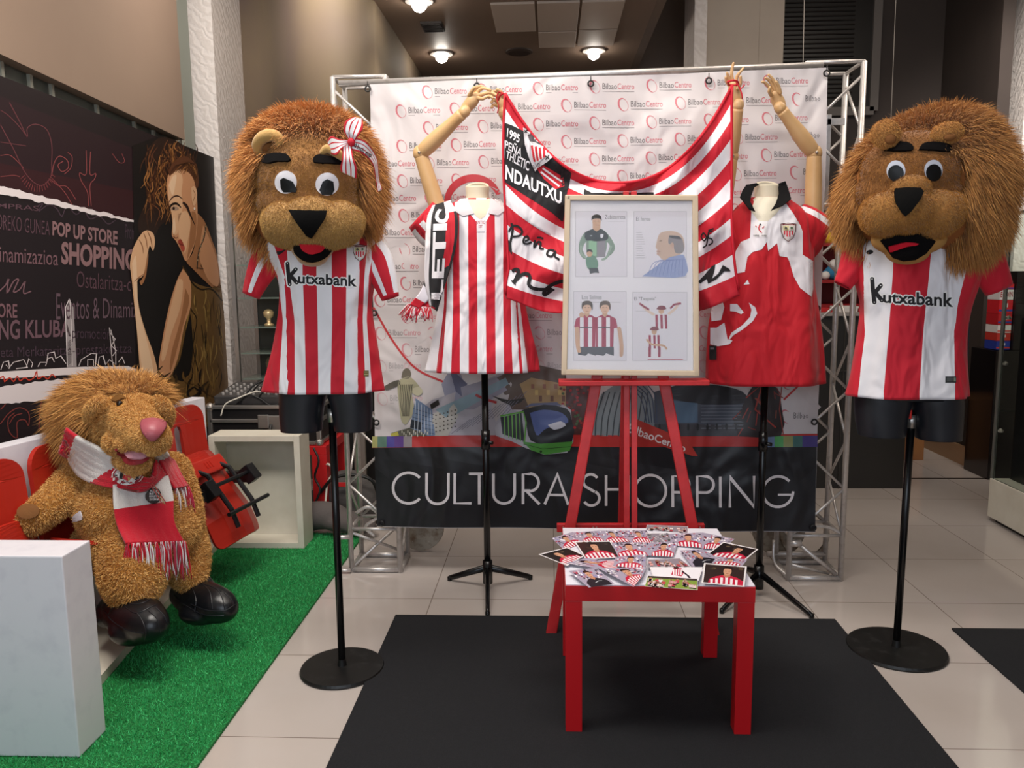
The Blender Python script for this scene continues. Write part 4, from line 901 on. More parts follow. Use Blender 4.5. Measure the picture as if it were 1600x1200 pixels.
# photo montage above the bands
def P(pts, c, l, sm=0): A.poly(pts, c, l, sm)
P([(690, 600), (700, 582), (720, 585), (740, 640), (700, 640)], '#8d8ea2', 3); P([(704, 583), (712, 583), (730, 600), (722, 620), (712, 612)], '#565672', 4)
P([(645, 681), (655, 640), (675, 625), (720, 610), (790, 580), (800, 640), (895, 660), (880, 681)], '#a7a2ab', 3)
P([(720, 605), (790, 585), (792, 610), (740, 640), (715, 640)], '#8f8a98', 4); P([(680, 640), (770, 600), (790, 590), (795, 600), (700, 655)], '#7f95a0', 5)
for k in range(12): A.line([(705 + k * 8, 678 - k * 3), (735 + k * 8, 655 - k * 4)], .8, '#706b78', 5)
P([(640, 681), (646, 640), (650, 622), (675, 640), (680, 681)], '#6c7f9c', 5)
for k in range(6):
    A.line([(650 + k * 4.5, 626 + k * 3), (647 + k * 5.5, 680)], .7, '#c7ccd6', 6); A.line([(646, 638 + k * 7), (678, 648 + k * 6)], .7, '#39445c', 6)
P([(643, 655), (660, 660), (658, 672), (641, 668)], '#1f2530', 6)
P([(674, 648), (700, 636), (712, 630), (716, 650), (700, 681), (678, 681)], '#aeaaa4', 5)
for i in range(6):
    for j in range(5): A.quad(680 + i * 6, 648 + j * 6.4 - i * 1.6, 682.4 + i * 6, 650 + j * 6.4 - i * 1.6, '#4a4440', 6)
P([(672, 632), (685, 624), (687, 632), (674, 640)], '#2a2826', 6)
# statue
P([(628, 590), (630, 580), (635, 575), (641, 577), (643, 585), (639, 591)], '#6b6558', 5, 3); P([(626, 592), (640, 588), (652, 598), (660, 612), (652, 618), (644, 614), (648, 640), (640, 655), (634, 663), (627, 655), (624, 630), (622, 605)], '#a9a488', 5, 3)
P([(600, 604), (612, 597), (624, 593), (626, 600), (614, 606), (604, 609)], '#5a564e', 5, 2); P([(646, 606), (656, 604), (661, 612), (654, 618), (646, 614)], '#c2bda2', 6, 3)
for k in range(7): A.line([(627 + k * 3, 600), (626 + k * 2.6, 625), (630 + k * 1.6, 650)], 1.1, '#4a463c', 6, 3)
P([(612, 676), (626, 672), (640, 668), (660, 676), (668, 681), (612, 681)], '#5c5a50', 6); P([(611, 677), (622, 674), (624, 680), (612, 681)], '#b3aa4a', 7)
for k in range(14): A.quad(628 + k * 3, 672 + (k % 3) * 3, 629.4 + k * 3, 676 + (k % 3) * 3, '#cfcbbd', 7)
# museum, flowers, tram
P([(768, 640), (775, 600), (792, 585), (800, 600), (790, 640), (775, 660)], '#b0a8a8', 4); P([(775, 590), (810, 575), (840, 570), (884, 580), (886, 640), (800, 640)], '#5b4a40', 4)
P([(812, 600), (830, 590), (884, 600), (884, 640), (830, 645)], '#a3865c', 5)
for k in range(9): A.quad(830 + k * 6, 600 + (k % 3) * 9, 835 + k * 6, 607 + (k % 3) * 10, ('#8a5a48', '#c2a66a', '#6d4a3a')[k % 3], 6)
P([(768, 618), (795, 625), (820, 622), (800, 634)], '#2b2725', 5, 2); A.line([(743, 617), (758, 624), (776, 629)], 4, '#a5292c', 6)
P([(874, 600), (900, 592), (925, 600), (925, 681), (890, 681), (876, 640)], '#4a2a28', 4)
for k in range(60):
    r0 = random.Random(k); A.ell(876 + r0.random() * 48, 598 + r0.random() * 80, 2.5, 2.2, r0.choice(['#a01f26', '#7a1a1e', '#3f5a38', '#5a3a34', '#8f2a2a']), 5, 0, 6)
P([(773, 668), (790, 648), (820, 640), (880, 632), (892, 640), (896, 690), (886, 708), (850, 711), (820, 700), (800, 690), (775, 681)], '#b0adb5', 7)
P([(782, 652), (815, 645), (820, 690), (785, 678)], '#2f3335', 8); A.line([(782, 650), (818, 643), (822, 660), (819, 695)], 2.4, '#5f9f3e', 9)
for k in range(5): A.line([(788 + k * 6, 650 - k), (789 + k * 6, 682 + k * 2)], 1.5, '#6fae52', 9)
P([(815, 641), (850, 632), (885, 638), (893, 655), (894, 690), (840, 694), (825, 680), (822, 655)], '#23242a', 8, 2); P([(828, 645), (850, 640), (878, 645), (888, 660), (865, 665), (850, 672), (838, 680)], '#56659a', 9, 3); P([(856, 664), (876, 658), (884, 665), (866, 672)], '#c9cbd6', 10, 2)
P([(816, 690), (845, 694), (895, 690), (890, 705), (852, 711), (830, 704)], '#4b8f3c', 10); A.line([(818, 694), (848, 702), (893, 698)], 1, '#2e5a26', 11); A.ell(845, 706, 2, 2, '#203f1a', 11); P([(820, 636), (830, 630), (870, 628), (878, 634), (850, 632)], '#5f6480', 10)
# glass canopy, station, street, crane
P([(925, 681), (929, 640), (940, 615), (965, 598), (985, 596), (1010, 600), (1022, 625), (1022, 681)], '#7f8a90', 4)
for k in range(9): A.line([(930 + k * 9, 681), (932 + k * 9.5, 650), (944 + k * 8.5, 612)], 2, '#3e474c', 5, 3)
for k in range(5): A.line([(975 + k * 9, 600), (1000 + k * 6, 620), (1010 + k * 4, 660)], 1.6, '#3a4760', 6, 4)
P([(1022, 612), (1040, 606), (1090, 604), (1140, 610), (1170, 625), (1165, 681), (1022, 681)], '#454b57', 4); P([(1040, 606), (1070, 600), (1120, 602), (1160, 612), (1165, 630), (1100, 632), (1050, 622)], '#24252b', 5, 3)
P([(1050, 625), (1090, 630), (1090, 660), (1050, 660)], '#4f6880', 6); 
for k in range(8): A.line([(1095, 634 + k * 5), (1162, 634 + k * 5)], 1.2, '#6a6f7a', 6)
P([(1022, 662), (1160, 664), (1170, 681), (1022, 681)], '#3b3a40', 6)
for k in range(9): A.ell(1030 + k * 15, 667, 2, 6, '#1c1b1f', 7, 0, 8)
P([(1150, 681), (1146, 655), (1158, 640), (1166, 622), (1176, 605), (1190, 600), (1214, 606), (1222, 640), (1220, 681)], '#2a1f20', 6, 2)
for k in range(16):
    r0 = random.Random(50 + k); x = 1155 + r0.random() * 60; y = 602 + r0.random() * 70; A.line([(x, y), (x + r0.uniform(-14, 14), y + r0.uniform(4, 20))], 1.6, r0.choice(['#a5392e', '#7d2a24', '#8f4a3a']), 7)
A.line([(1166, 622), (1192, 600), (1180, 640), (1212, 668)], 2.2, '#a5392e', 8); A.line([(1222, 600), (1218, 640), (1224, 680)], 1.5, '#8f3a30', 8)
P([(990, 652), (1075, 688), (1090, 712), (1082, 712), (1030, 695), (984, 678)], '#b23228', 9); A.text('BilbaoCentro', [(984, 660), (1072, 695), (1070, 706), (980, 674)], '#e3d8d8', 10, .015)
# main lettering, drawn stroke by stroke
LW = '#d9d3d6'
def letters():
    yt, yb = 738, 786
    def X(x): return x
    def dy(x): return (x - 610) * .006
    S = []
    def ln(P_, w=4.2): A.line([(x, y + dy(x)) for x, y in P_], w, LW, 5)
    def ar(cx, cy, rx, ry, a0, a1): A.arc(cx, cy + dy(cx), rx, ry, radians(a0), radians(a1), 4.2, LW, 5, 0, 26)
    ar(638.5, 762, 24, 24, 42, 318)                                     # C
    ln([(667, 738), (667, 770)]); ln([(701, 738), (701, 770)]); ar(684, 770, 17, 16, 0, 180)    # U
    ln([(711, 738), (711, 785), (737, 785)])                            # L
    ln([(733, 739), (765, 739)]); ln([(749, 739), (749, 787)])          # T
    ln([(771, 739), (771, 770)]); ln([(804, 739), (804, 770)]); ar(787.5, 770, 16.5, 16, 0, 180)   # U
    ln([(817, 787), (817, 740), (828, 740)]); ar(828, 753, 13.5, 13.5, -90, 90); ln([(828, 766), (817, 766)]); ln([(822, 766), (843, 787)])   # R
    ln([(851, 787), (871, 740), (888, 787)]); ln([(858, 772), (882, 772)], 3.6)    # A
    ar(923, 750, 11.5, 11, 210, 330 + 0); ar(923, 750, 11.5, 11, 120, 215); ln([(917, 759), (929, 766)]); ar(924, 776, 12.5, 11.5, -60, 150)     # S
    ln([(947, 740), (947, 788)]); ln([(982, 740), (982, 788)]); ln([(947, 762), (982, 762)])        # H
    ar(1016, 764, 24.5, 24.5, 0, 360)                                    # O
    for x in (1051, 1089): ln([(x, 789), (x, 741), (x + 13, 741)]); ar(x + 13, 753.5, 12.5, 12.5, -90, 90); ln([(x + 13, 766), (x, 766)])     # P P
    ln([(1125, 741), (1125, 789)])                                       # I
    ln([(1140, 789), (1140, 742), (1178, 788), (1178, 740)])             # N
    ar(1216, 765, 24, 24, 0, 318 - 0); ln([(1216, 770), (1241, 770)], 3.4)     # G
letters()
bo = A.build('printed_banner', mat('vinyl_print', rough=.42, attr='Col', crease=(2.6, .07, 1.6)), label='large printed banner reading CULTURA SHOPPING hanging between the truss towers', cat='banner')
# bungee ties
for i, (x, y) in enumerate(((575, 139), (746, 136), (923, 132), (1107, 127), (1290, 116), (586, 489), (590, 659), (1276, 482), (1272, 659), (597, 817), (1270, 824))):
    p = bpt(x, y, .012); bm = BM(); tube(bm, [p + bdir * (.011 * cos(a)) + Vector((0, 0, .011 * sin(a))) for a in [k * pi / 8 for k in range(17)]], .0035, 8, cap=False)
    if y < 200: tube(bm, [p + Vector((0, 0, .01)), p + Vector((0, .0, .03))], .002, 6)
    fin('eyelet_tie', bm, mat('black_rubber', '#0d0d0e', .5), label='black elastic tie ' + ('at the top left corner of the banner', 'on the banner top, second from the left', 'on the banner top, above the flag middle', 'on the banner top, left of the raised wooden hand', 'at the top right corner of the banner', 'on the banner left edge at shirt height', 'on the banner left edge above the dark band', 'on the banner right edge at shirt height', 'on the banner right edge above the dark band', 'at the bottom left corner of the banner', 'at the bottom right corner of the banner')[i], cat='tie', group='elastic ties around the banner edge', smooth=True)

# ================================================================ EASEL AND FRAMED PICTURE
rw = mat('red_painted_wood', '#bf2326', .42, noise=(12, '#a81d20', .45, .75), bump=(60, .3, .002))
en = Vector((0, -1, .10)).normalized(); ep = onp((0, 2.87, 0), en); pp = onp((0, 2.80, 0), en)
t = empty('easel', (.28, 2.9, 0), 'red wooden easel holding the framed picture', 'easel')
def bar(n, P_, Q_, wd, th, fn=ep, off=0.0):
    bm = BM(); beam(bm, fn(*P_, off), fn(*Q_, off), wd, th, (0, 1, 0), .003); fin(n, bm, rw, t)
def botz(P_, Q_, z):   # extend a bar down to the floor
    a, b = ep(*P_), ep(*Q_); k = (a.z - z) / (a.z - b.z); return a.lerp(b, k)
bm = BM(); a = ep(975, 320); b = botz((932, 598), (862, 985), .0); beam(bm, ep(963, 420), b, .04, .022, (0, 1, 0), .004); fin('front_leg', bm, rw, t)
bm = BM(); b2 = botz((1037, 598), (1083, 830), .0); beam(bm, ep(1003, 420), b2, .04, .022, (0, 1, 0), .004); fin('front_leg', bm, rw, t)
bar('crossbar', (870, 826), (1102, 826), .032, .02, off=-.02)
for x in (978, 990): 
    bm = BM(); beam(bm, ep(x, 300, .004), ep(x + 1, 838, .004), .021, .02, (0, 1, 0), .002); fin('center_post', bm, rw, t)
bm = BM(); beam(bm, ep(985, 330, -.03), Vector((.29, 3.2, 0)), .035, .022, (0, 1, 0), .003); fin('rear_leg', bm, rw, t)
c0 = ep(987, 594, .035); bm = BM(); box(bm, c0.x - .272, c0.x + .272, c0.y - .045, c0.y + .035, c0.z - .014, c0.z + .004, .003); fin('picture_ledge', bm, rw, t)
bm = BM(); 
for x in (927, 932, 1042, 1094, 880):
    q = ep(x, 824, .0); lathe(bm, [(.004, 0), (.003, .002)], (q.x, q.y, q.z), 8)
fin('screw', bm, alu, t)
# framed picture
tlp2, trp2, brp2, blp2 = (883, 305), (1090, 305.5), (1092, 588), (877, 585.5)
t = empty('framed_picture', pp(985, 586), 'pale wooden frame with four printed footballer portraits on the easel', 'picture')
fw = mat('pale_wood', '#cbb79e', .4, noise=(9, '#c2ad92'))
ft = .02
def q2(u, v): return tuple(bil((tlp2, trp2, brp2, blp2), u, v))
for n, a, b in (('top', (0, 0), (1, 0)), ('bottom', (0, 1), (1, 1)), ('left', (0, 0), (0, 1)), ('right', (1, 0), (1, 1))):
    pass
bm = BM(); w_ = 4.3 / 210; h_ = 4.3 / 283
for a, b in (((0, h_), (1, h_)), ((0, 1 - h_), (1, 1 - h_)), ((w_, 0), (w_, 1)), ((1 - w_, 0), (1 - w_, 1))):
    beam(bm, pp(*q2(*a)), pp(*q2(*b)), .0205, .022, en, .004)
fin('wooden_frame', bm, fw, t)
A = Art(pp, .0004)
A.slab([q2(.03, .025), q2(.97, .025), q2(.97, .975), q2(.03, .975)], .006, '#e9e6ea')
A.T = lambda x, y: (x, y)
A.poly([q2(.035, .03), q2(.965, .03), q2(.965, .97), q2(.035, .97)], '#e6e2e8', 1)
for (x0, y0, x1, y1) in ((900, 331, 979, 432), (991, 331, 1072, 433), (897, 456, 978, 563), (989, 457, 1073, 563)):
    A.quad(x0 - 1, y0 - 1, x1 + 1, y1 + 1, '#c9c4cc', 2); A.quad(x0, y0, x1, y1, '#dcd7df', 3)
tx = '#6f6c74'
A.text('Zubizarreta', (945, 336, 977, 342.5), tx, 4); A.text('El foreu', (994, 339, 1016, 345), tx, 4); A.text('Los Salinas', (909, 461, 940, 467.5), tx, 4); A.text('El "Txapela"', (991, 464, 1025, 471), tx, 4)
A.quad(907, 472, 970, 472.6, '#a9a4ab', 4); A.quad(993, 486, 1016, 486.5, '#a9a4ab', 4); A.quad(1012, 561, 1067, 562, '#b03a50', 4); A.quad(948, 346, 976, 346.5, '#b5b0b8', 4)
for k in range(12): A.quad(994, 363 + k * 3.6, 1003 + (k * 7 % 6), 363.8 + k * 3.6, '#b5b0b8', 4)
skn = '#c9a083'
def pers(cx, cy, s, hair, shirt, l=5, st=None):
    pass
# goalkeeper with child
A.poly([(912, 365), (925, 358), (940, 358), (950, 366), (958, 378), (961, 388), (955, 398), (947, 402), (949, 396), (954, 388), (948, 378), (945, 400), (918, 400), (916, 378), (910, 390), (916, 402), (911, 404), (904, 392), (906, 376)], '#7b8f80', 4, 2)
A.poly([(914, 363), (926, 358), (940, 358), (950, 368), (946, 376), (916, 376)], '#202226', 5, 2); A.quad(920, 376, 932, 400, '#8db894', 5); A.quad(933, 376, 946, 402, '#8b848c', 5); A.poly([(926, 350), (938, 350), (938, 358), (932, 362), (926, 358)], skn, 6); A.ell(932, 347, 6.5, 8.5, skn, 7); A.poly([(924, 345), (925, 338), (932, 335), (939, 338), (940, 346), (937, 342), (928, 342)], '#33291f', 8, 2)
for x in (929.5, 934.5): A.quad(x - 1, 345.4, x + 1, 346.4, '#4a3830', 9)
A.quad(930, 351.5, 935, 352.3, '#9a5a50', 9); A.poly([(938, 366), (943, 366), (942, 371), (940, 372.5), (938, 371)], '#dcd8e0', 7); A.quad(922, 368, 925, 369, '#c8c8cc', 7)
A.poly([(915, 404), (921, 399), (928, 400), (934, 408), (933, 420), (918, 420)], '#5f8570', 6, 2); A.poly([(920, 419), (934, 419), (936, 427), (930, 426), (922, 428)], '#3a3c40', 7); A.ell(921, 396, 4.6, 5.5, skn, 7); A.poly([(916, 395), (918, 390), (924, 390), (926, 395), (921, 393)], '#2e2620', 8, 2)
for x in (919.5, 923): A.quad(x - .7, 395.6, x + .7, 396.3, '#4a3830', 9)
A.line([(955, 384), (948, 402), (940, 406)], 3.5, '#93a596', 5, 3); A.line([(908, 384), (908, 396), (915, 402)], 3.5, '#93a596', 5, 3)
# man in profile
A.poly([(1003, 432), (1014, 424), (1028, 414), (1036, 408), (1045, 400), (1062, 398), (1070, 402), (1070, 432)], '#8f9bc4', 4, 3)
for k in range(10): A.line([(1012 + k * 6, 430), (1020 + k * 5.2, 412 - k * .6), (1034 + k * 4, 406)], .8, '#6d7ab0', 5, 3)
A.poly([(1025, 383), (1027, 374), (1030, 366), (1037, 362), (1050, 361), (1062, 365), (1068, 374), (1069, 390), (1062, 398), (1046, 402), (1038, 407), (1031, 402), (1029, 396), (1026, 394), (1027, 390), (1025, 388)], '#c7aa98', 5, 3)
A.poly([(1029, 376), (1024, 385), (1025.5, 388), (1031, 389)], '#c7aa98', 6); A.poly([(1028, 390), (1025, 393), (1027, 394.5), (1025.5, 397), (1029, 400), (1032, 396)], '#c39f8e', 6); A.poly([(1045, 370), (1058, 369), (1066, 374), (1069, 390), (1064, 396), (1055, 395), (1052, 385), (1044, 380)], '#857d80', 6, 2); A.poly([(1045, 368), (1060, 369), (1064, 374), (1048, 372)], '#4a4448', 7, 2); A.ell(1050, 384, 3, 5, '#c29e8c', 7); A.line([(1030, 377), (1034, 376)], 1, '#5a4840', 7); A.line([(1027, 393), (1032, 393)], .8, '#8a5a54', 7)
# two team-mates
for cx, h, sg in ((917, '#4f3c30', 1), (945, '#584236', -1)):
    x0 = cx - 14; A.poly([(x0 - 3, 498), (cx - 5, 492), (cx + 6, 492), (cx + 17, 498), (cx + 20, 512), (cx + 14, 513), (cx + 13, 542), (x0, 542), (x0, 513), (x0 - 6, 511)], '#a02a4a', 4, 0)
    A.quad(cx - 11, 496, cx - 5, 542, '#e3dfe6', 5); A.quad(cx + 2, 496, cx + 8, 542, '#e3dfe6', 5); A.poly([(x0, 542), (cx + 14, 542), (cx + 14, 556), (cx + 2, 552), (cx - 2, 556), (x0, 554)], '#4a4850', 5)
    A.poly([(cx - 4, 486), (cx + 4, 486), (cx + 4, 492), (cx, 496), (cx - 4, 492)], skn, 5); A.ell(cx, 481, 7, 9, '#d8b096', 6)
    A.poly([(cx - 8, 484), (cx - 8, 474), (cx - 2, 470), (cx + 6, 471), (cx + 9, 477), (cx + 8, 486), (cx + 5, 477), (cx - 4, 477)], h, 7, 2)
    for x in (cx - 2.6, cx + 2.6): A.quad(x - .9, 480, x + .9, 481, '#5a4438', 8)
    A.quad(cx - 2, 486, cx + 2.4, 486.7, '#a86a5c', 8); A.quad(cx - 11, 511, cx + 8, 512.4, '#3a3a44', 7)
A.poly([(898, 512), (905, 512), (906, 540), (908, 550), (902, 550), (899, 535)], skn, 6, 2); A.poly([(964, 512), (970, 512), (974, 540), (973, 556), (968, 556), (968, 540)], skn, 6, 2); A.ell(909, 492, 4, 4, skn, 8)
# supporters with raised scarf
def fan(cx, cy, s):
    A.poly([(cx - 14 * s, cy + 4 * s), (cx - 5 * s, cy), (cx + 5 * s, cy), (cx + 13 * s, cy + 2 * s), (cx + 9 * s, cy + 30 * s), (cx - 10 * s, cy + 28 * s)], '#e0dbe2', 5, 0)
    for k in (-9, 0, 8): A.poly([(cx + (k - 2) * s, cy + 2 * s), (cx + (k + 2.6) * s, cy + 2 * s), (cx + (k + 3.2) * s, cy + 28 * s), (cx + (k - 1) * s, cy + 28 * s)], '#9a2a46', 6)
    A.ell(cx, cy - 5 * s, 5 * s, 6 * s, skn, 7); A.poly([(cx - 9 * s, cy - 8 * s), (cx - 4 * s, cy - 14 * s), (cx + 6 * s, cy - 14 * s), (cx + 9 * s, cy - 8 * s), (cx, cy - 7 * s)], '#7a2434', 8, 2)
    for x in (-2, 2): A.quad(cx + (x - .6) * s, cy - 5.6 * s, cx + (x + .6) * s, cy - 5 * s, '#4a3830', 9)
fan(1033, 490, .85); fan(1022, 522, .8)
A.line([(1022, 492), (1010, 484), (1003, 476)], 4, '#d9c3b6', 6, 3); A.line([(1044, 491), (1055, 482), (1061, 472)], 4, '#d9c3b6', 6, 3); A.line([(999, 474), (1006, 479), (1014, 484)], 3, '#8f2a42', 7); A.line([(1047, 482), (1053, 476), (1064, 474)], 3, '#8f2a42', 7)
A.line([(1010, 530), (1018, 538), (1036, 540), (1042, 546)], 3, skn, 8, 3); A.quad(1012, 542, 1036, 560, '#e0dbe2', 5); A.quad(1013, 542, 1017, 558, '#9a2a46', 6); A.quad(1028, 542, 1032, 558, '#9a2a46', 6)
A.build('print_sheet', PR, t)
gm = mat('picture_glass', '#ffffff', .03, trans=1); gm.node_tree.nodes['Principled BSDF'].inputs['IOR'].default_value = 1.25
V = [pp(*q2(u, v), h) for h in (.007, .0085) for u, v in ((.035, .03), (.965, .03), (.965, .97), (.035, .97))]
link('glass', mesh_from(V, [(0, 1, 2, 3), (7, 6, 5, 4), (0, 4, 5, 1), (1, 5, 6, 2), (2, 6, 7, 3), (3, 7, 4, 0)]), gm, t)

# ================================================================ RED TABLE WITH PHOTO CARDS
TZ = .462; rt = mat('red_table_lacquer', '#c3161d', .35)
a = gz(883, 912, TZ); b = gz(1182, 917, TZ); tx0, tx1 = a.x, b.x; ty0 = (a.y + b.y) / 2; ty1 = gz(1000, 825, TZ).y
t = empty('side_table', ((tx0 + tx1) / 2, (ty0 + ty1) / 2, 0), 'red square side table with a white top on the black mat', 'table')
bm = BM(); box(bm, tx0, tx1, ty0, ty1, TZ - .05, TZ - .0035, .0015); fin('apron', bm, rt, t)
bm = BM(); box(bm, tx0 + .0015, tx1 - .0015, ty0 + .0015, ty1 - .0015, TZ - .0035, TZ, .001); fin('tabletop', bm, mat('table_white', '#dcdbe6', .4), t)
for x in (tx0, tx1 - .05):
    for y in (ty0, ty1 - .05): bm = BM(); box(bm, x + .001, x + .049, y + .001, y + .049, .009, TZ - .05, .001); fin('leg', bm, rt, t)
print('TABLE', tx0, tx1, ty0, ty1)
cards = [  # (tl, tr, br, bl, kind)
 ((1011, 820), (1075, 822.5), (1075, 833), (1009, 828), 'team'), ((862, 841), (895, 831), (915, 846), (882, 860), 'crowd'), ((893, 832), (935, 829), (945, 845), (908, 848), 'crowd'), ((935, 829), (972, 829), (990, 846), (948, 848), 'crowd'), ((972, 829), (1010, 828), (1020, 848), (985, 848), 'crowd'), ((1008, 833), (1045, 833), (1052, 849), (1018, 849), 'car'), ((1045, 834), (1098, 832), (1098, 856), (1050, 852), 'crowd'), ((1098, 832), (1148, 842), (1130, 858), (1096, 857), 'crowd'),
 ((897, 846), (954, 845), (971, 871), (915, 874), 'dark'), ((955, 848), (1010, 847), (1020, 868), (966, 870), 'crowd'), ((1008, 848), (1060, 846), (1052, 870), (1012, 868), 'crowd'), ((1130, 846.5), (1185, 858), (1163, 876), (1101, 868), 'dark2'), ((841, 866), (886, 855), (914, 868), (886, 884), 'dark3'), ((884, 880), (915, 872), (960, 876), (968, 894), 'crowd'),
 ((1062, 860), (1098, 858), (1132, 878), (1082, 886), 'keeper'), ((962, 870), (1010, 866), (1008, 890), (958, 884), 'crowd'), ((1012, 874), (1062, 872), (1080, 886), (1010, 886), 'team'), ((1120, 870), (1168, 874), (1160, 884), (1112, 880), 'crowd'),
 ((888, 892), (932, 887), (960, 912), (920, 918), 'keeper'), ((935, 888), (1010, 886), (1004, 900), (990, 917), 'crowd'), ((1015, 886), (1098, 886), (1092, 907), (1020, 900), 'runner'), ((1012, 899), (1090, 904), (1090, 922), (1007, 916), 'team2'), ((1100, 879.5), (1167, 885), (1163, 917), (1096, 911), 'dark'),
]
where = ['standing out at the back edge of the table', 'at the back left corner, hanging past the edge', 'in the back row, second from the left', 'in the back row, third from the left', 'in the back row, middle', 'of a racing scene in the back row, right of the middle', 'in the back row, fourth from the right side', 'at the back right corner', 'with dark background and white border, upper left of the table', 'in the centre of the table, left of the middle', 'in the very centre of the table', 'with black background hanging past the right edge', 'with black background hanging past the left edge', 'lying under others at the left middle', 'of a goalkeeper in black, right of the centre', 'in the middle, in front of the centre one', 'of a team group, in the middle', 'half hidden at the right, behind the front right card', 'of a goalkeeper in black, front left corner', 'at the front, left of the middle', 'white with one running player, at the front middle', 'of a team on green grass over the front edge', 'with dark background and white border, front right corner']
for i, (q0, q1, q2_, q3, kd) in enumerate(cards):
    z = TZ + .0008 + i * .0007
    rd_ = random.Random(i)
    def mp(x, y, h=0, z=z): return gz(x, y, z + h)
    A = Art(mp, .00008); Q = (q0, q1, q2_, q3)
    A.slab(Q, .0005, '#e6e2e4'); A.T = lambda u, v, Q=Q: tuple(bil(Q, u, v))
    bd = .04 if kd.startswith('dark') else .0
    u0, v0, u1, v1 = bd, bd * 1.3, 1 - bd, 1 - bd * 1.3
    if kd == 'runner':
        A.quad(.02, .03, .98, .97, '#eceaf0', 1); A.poly([(.45, .1), (.6, .1), (.66, .5), (.62, .8), (.4, .7)], '#c43a58', 2); A.line([(.6, .3), (.75, .7), (.8, .9)], .05, '#2a2430', 2)
        for k in range(4): A.quad(.44 + k * .05, .2, .465 + k * .05, .7, '#eee', 3)
        A.ell(.5, .06, .05, .12, '#3a2a24', 3)
    elif kd in ('team', 'team2', 'car'):
        A.quad(.01, .03, .99, .97, '#7f9a3c' if kd == 'team2' else '#8d8590', 1)
        if kd == 'team2': A.quad(.01, .03, .99, .2, '#3a3330', 2)
        for k in range(26 if kd != 'car' else 40):
            u = .06 + .88 * rd_.random(); v = .22 + .5 * rd_.random() if kd != 'car' else rd_.random() * .9 + .03
            if kd == 'car': A.ell(u, v, .05, .05, rd_.choice(['#c8c2c8', '#4a4a50', '#b0283a', '#5f6a5c', '#d8d4d8']), 2, 0, 8)
            else:
                A.poly([(u - .04, v), (u + .04, v), (u + .035, v + .24), (u - .035, v + .24)], rd_.choice(['#d8a0a0', '#e6e0e0', '#c04050', '#e0c8c8']), 2); A.ell(u, v - .04, .018, .07, '#a87a60', 3, 0, 8); A.quad(u - .03, v + .24, u + .03, v + .34, '#1f1c22', 2)
    else:
        bgc = {'dark': '#2a2320', 'dark2': '#171313', 'dark3': '#1c1714'}.get(kd, '#a49cb0'); A.quad(u0, v0, u1, v1, bgc, 1)
        if kd in ('crowd', 'keeper'):
            for k in range(46): A.ell(u0 + .04 + rd_.random() * .92, v0 + .04 + rd_.random() * .5, .035, .05, rd_.choice(['#f0eaf4', '#6a6470', '#b0707e', '#e0ccd6', '#3c3648', '#b83a50', '#8a86b8', '#f4f0f6']), 2, 0, 7)
        else:
            for k in range(6): A.ell(.1 + rd_.random() * .8, .06 + rd_.random() * .3, .06, .05, rd_.choice(['#4a3a30', '#3a3430', '#5a4c3a']), 2, 0, 8)
        cx = .5 + rd_.uniform(-.08, .08)
        body = [(cx - .42, .97), (cx - .4, .75), (cx - .25, .6), (cx - .08, .52), (cx + .08, .52), (cx + .25, .6), (cx + .4, .75), (cx + .42, .97)]
        body = [(min(max(x, u0), u1), y if y < .97 else v1) for x, y in body]
        if kd == 'keeper': A.poly(body, '#1b1e26', 3); A.line([(cx - .1, .8), (cx + .08, .72), (cx + .2, .74)], .02, '#cfd2d8', 4)
        else:
            A.poly(body, '#c01f3e', 3)
            for k in range(-3, 4):
                x = cx + k * .115; 
                if u0 + .04 < x < u1 - .05: A.poly([(x - .034, .6 + abs(k) * .05), (x + .03, .6 + abs(k) * .05), (x + .035, v1), (x - .02, v1)], '#ece6ea', 4)
        A.poly([(cx - .07, .42), (cx + .07, .42), (cx + .08, .56), (cx, .64), (cx - .08, .56)], '#b98064', 5); A.ell(cx, .32, .095, .2, '#cc9a7c', 6)
        A.poly([(cx - .11, .3), (cx - .1, .14), (cx, .07), (cx + .1, .13), (cx + .12, .3), (cx + .08, .2), (cx - .07, .2)], rd_.choice(['#1c1512', '#2a1c14', '#14100e']), 7, 2)
        for s_ in (-.04, .04): A.quad(cx + s_ - .015, .3, cx + s_ + .015, .325, '#2a1c18', 7)
        A.quad(cx - .03, .43, cx + .03, .45, '#93503f', 7)
    kn = {'team': 'group photo card', 'team2': 'group photo card', 'car': 'photo card', 'runner': 'photo card'}.get(kd, 'player photo card')
    A.build('photo_card', mat('photo_paper', rough=.3, attr='Col'), label=kn + ' ' + where[i], cat='photo card', group='photo cards spread on the red table')
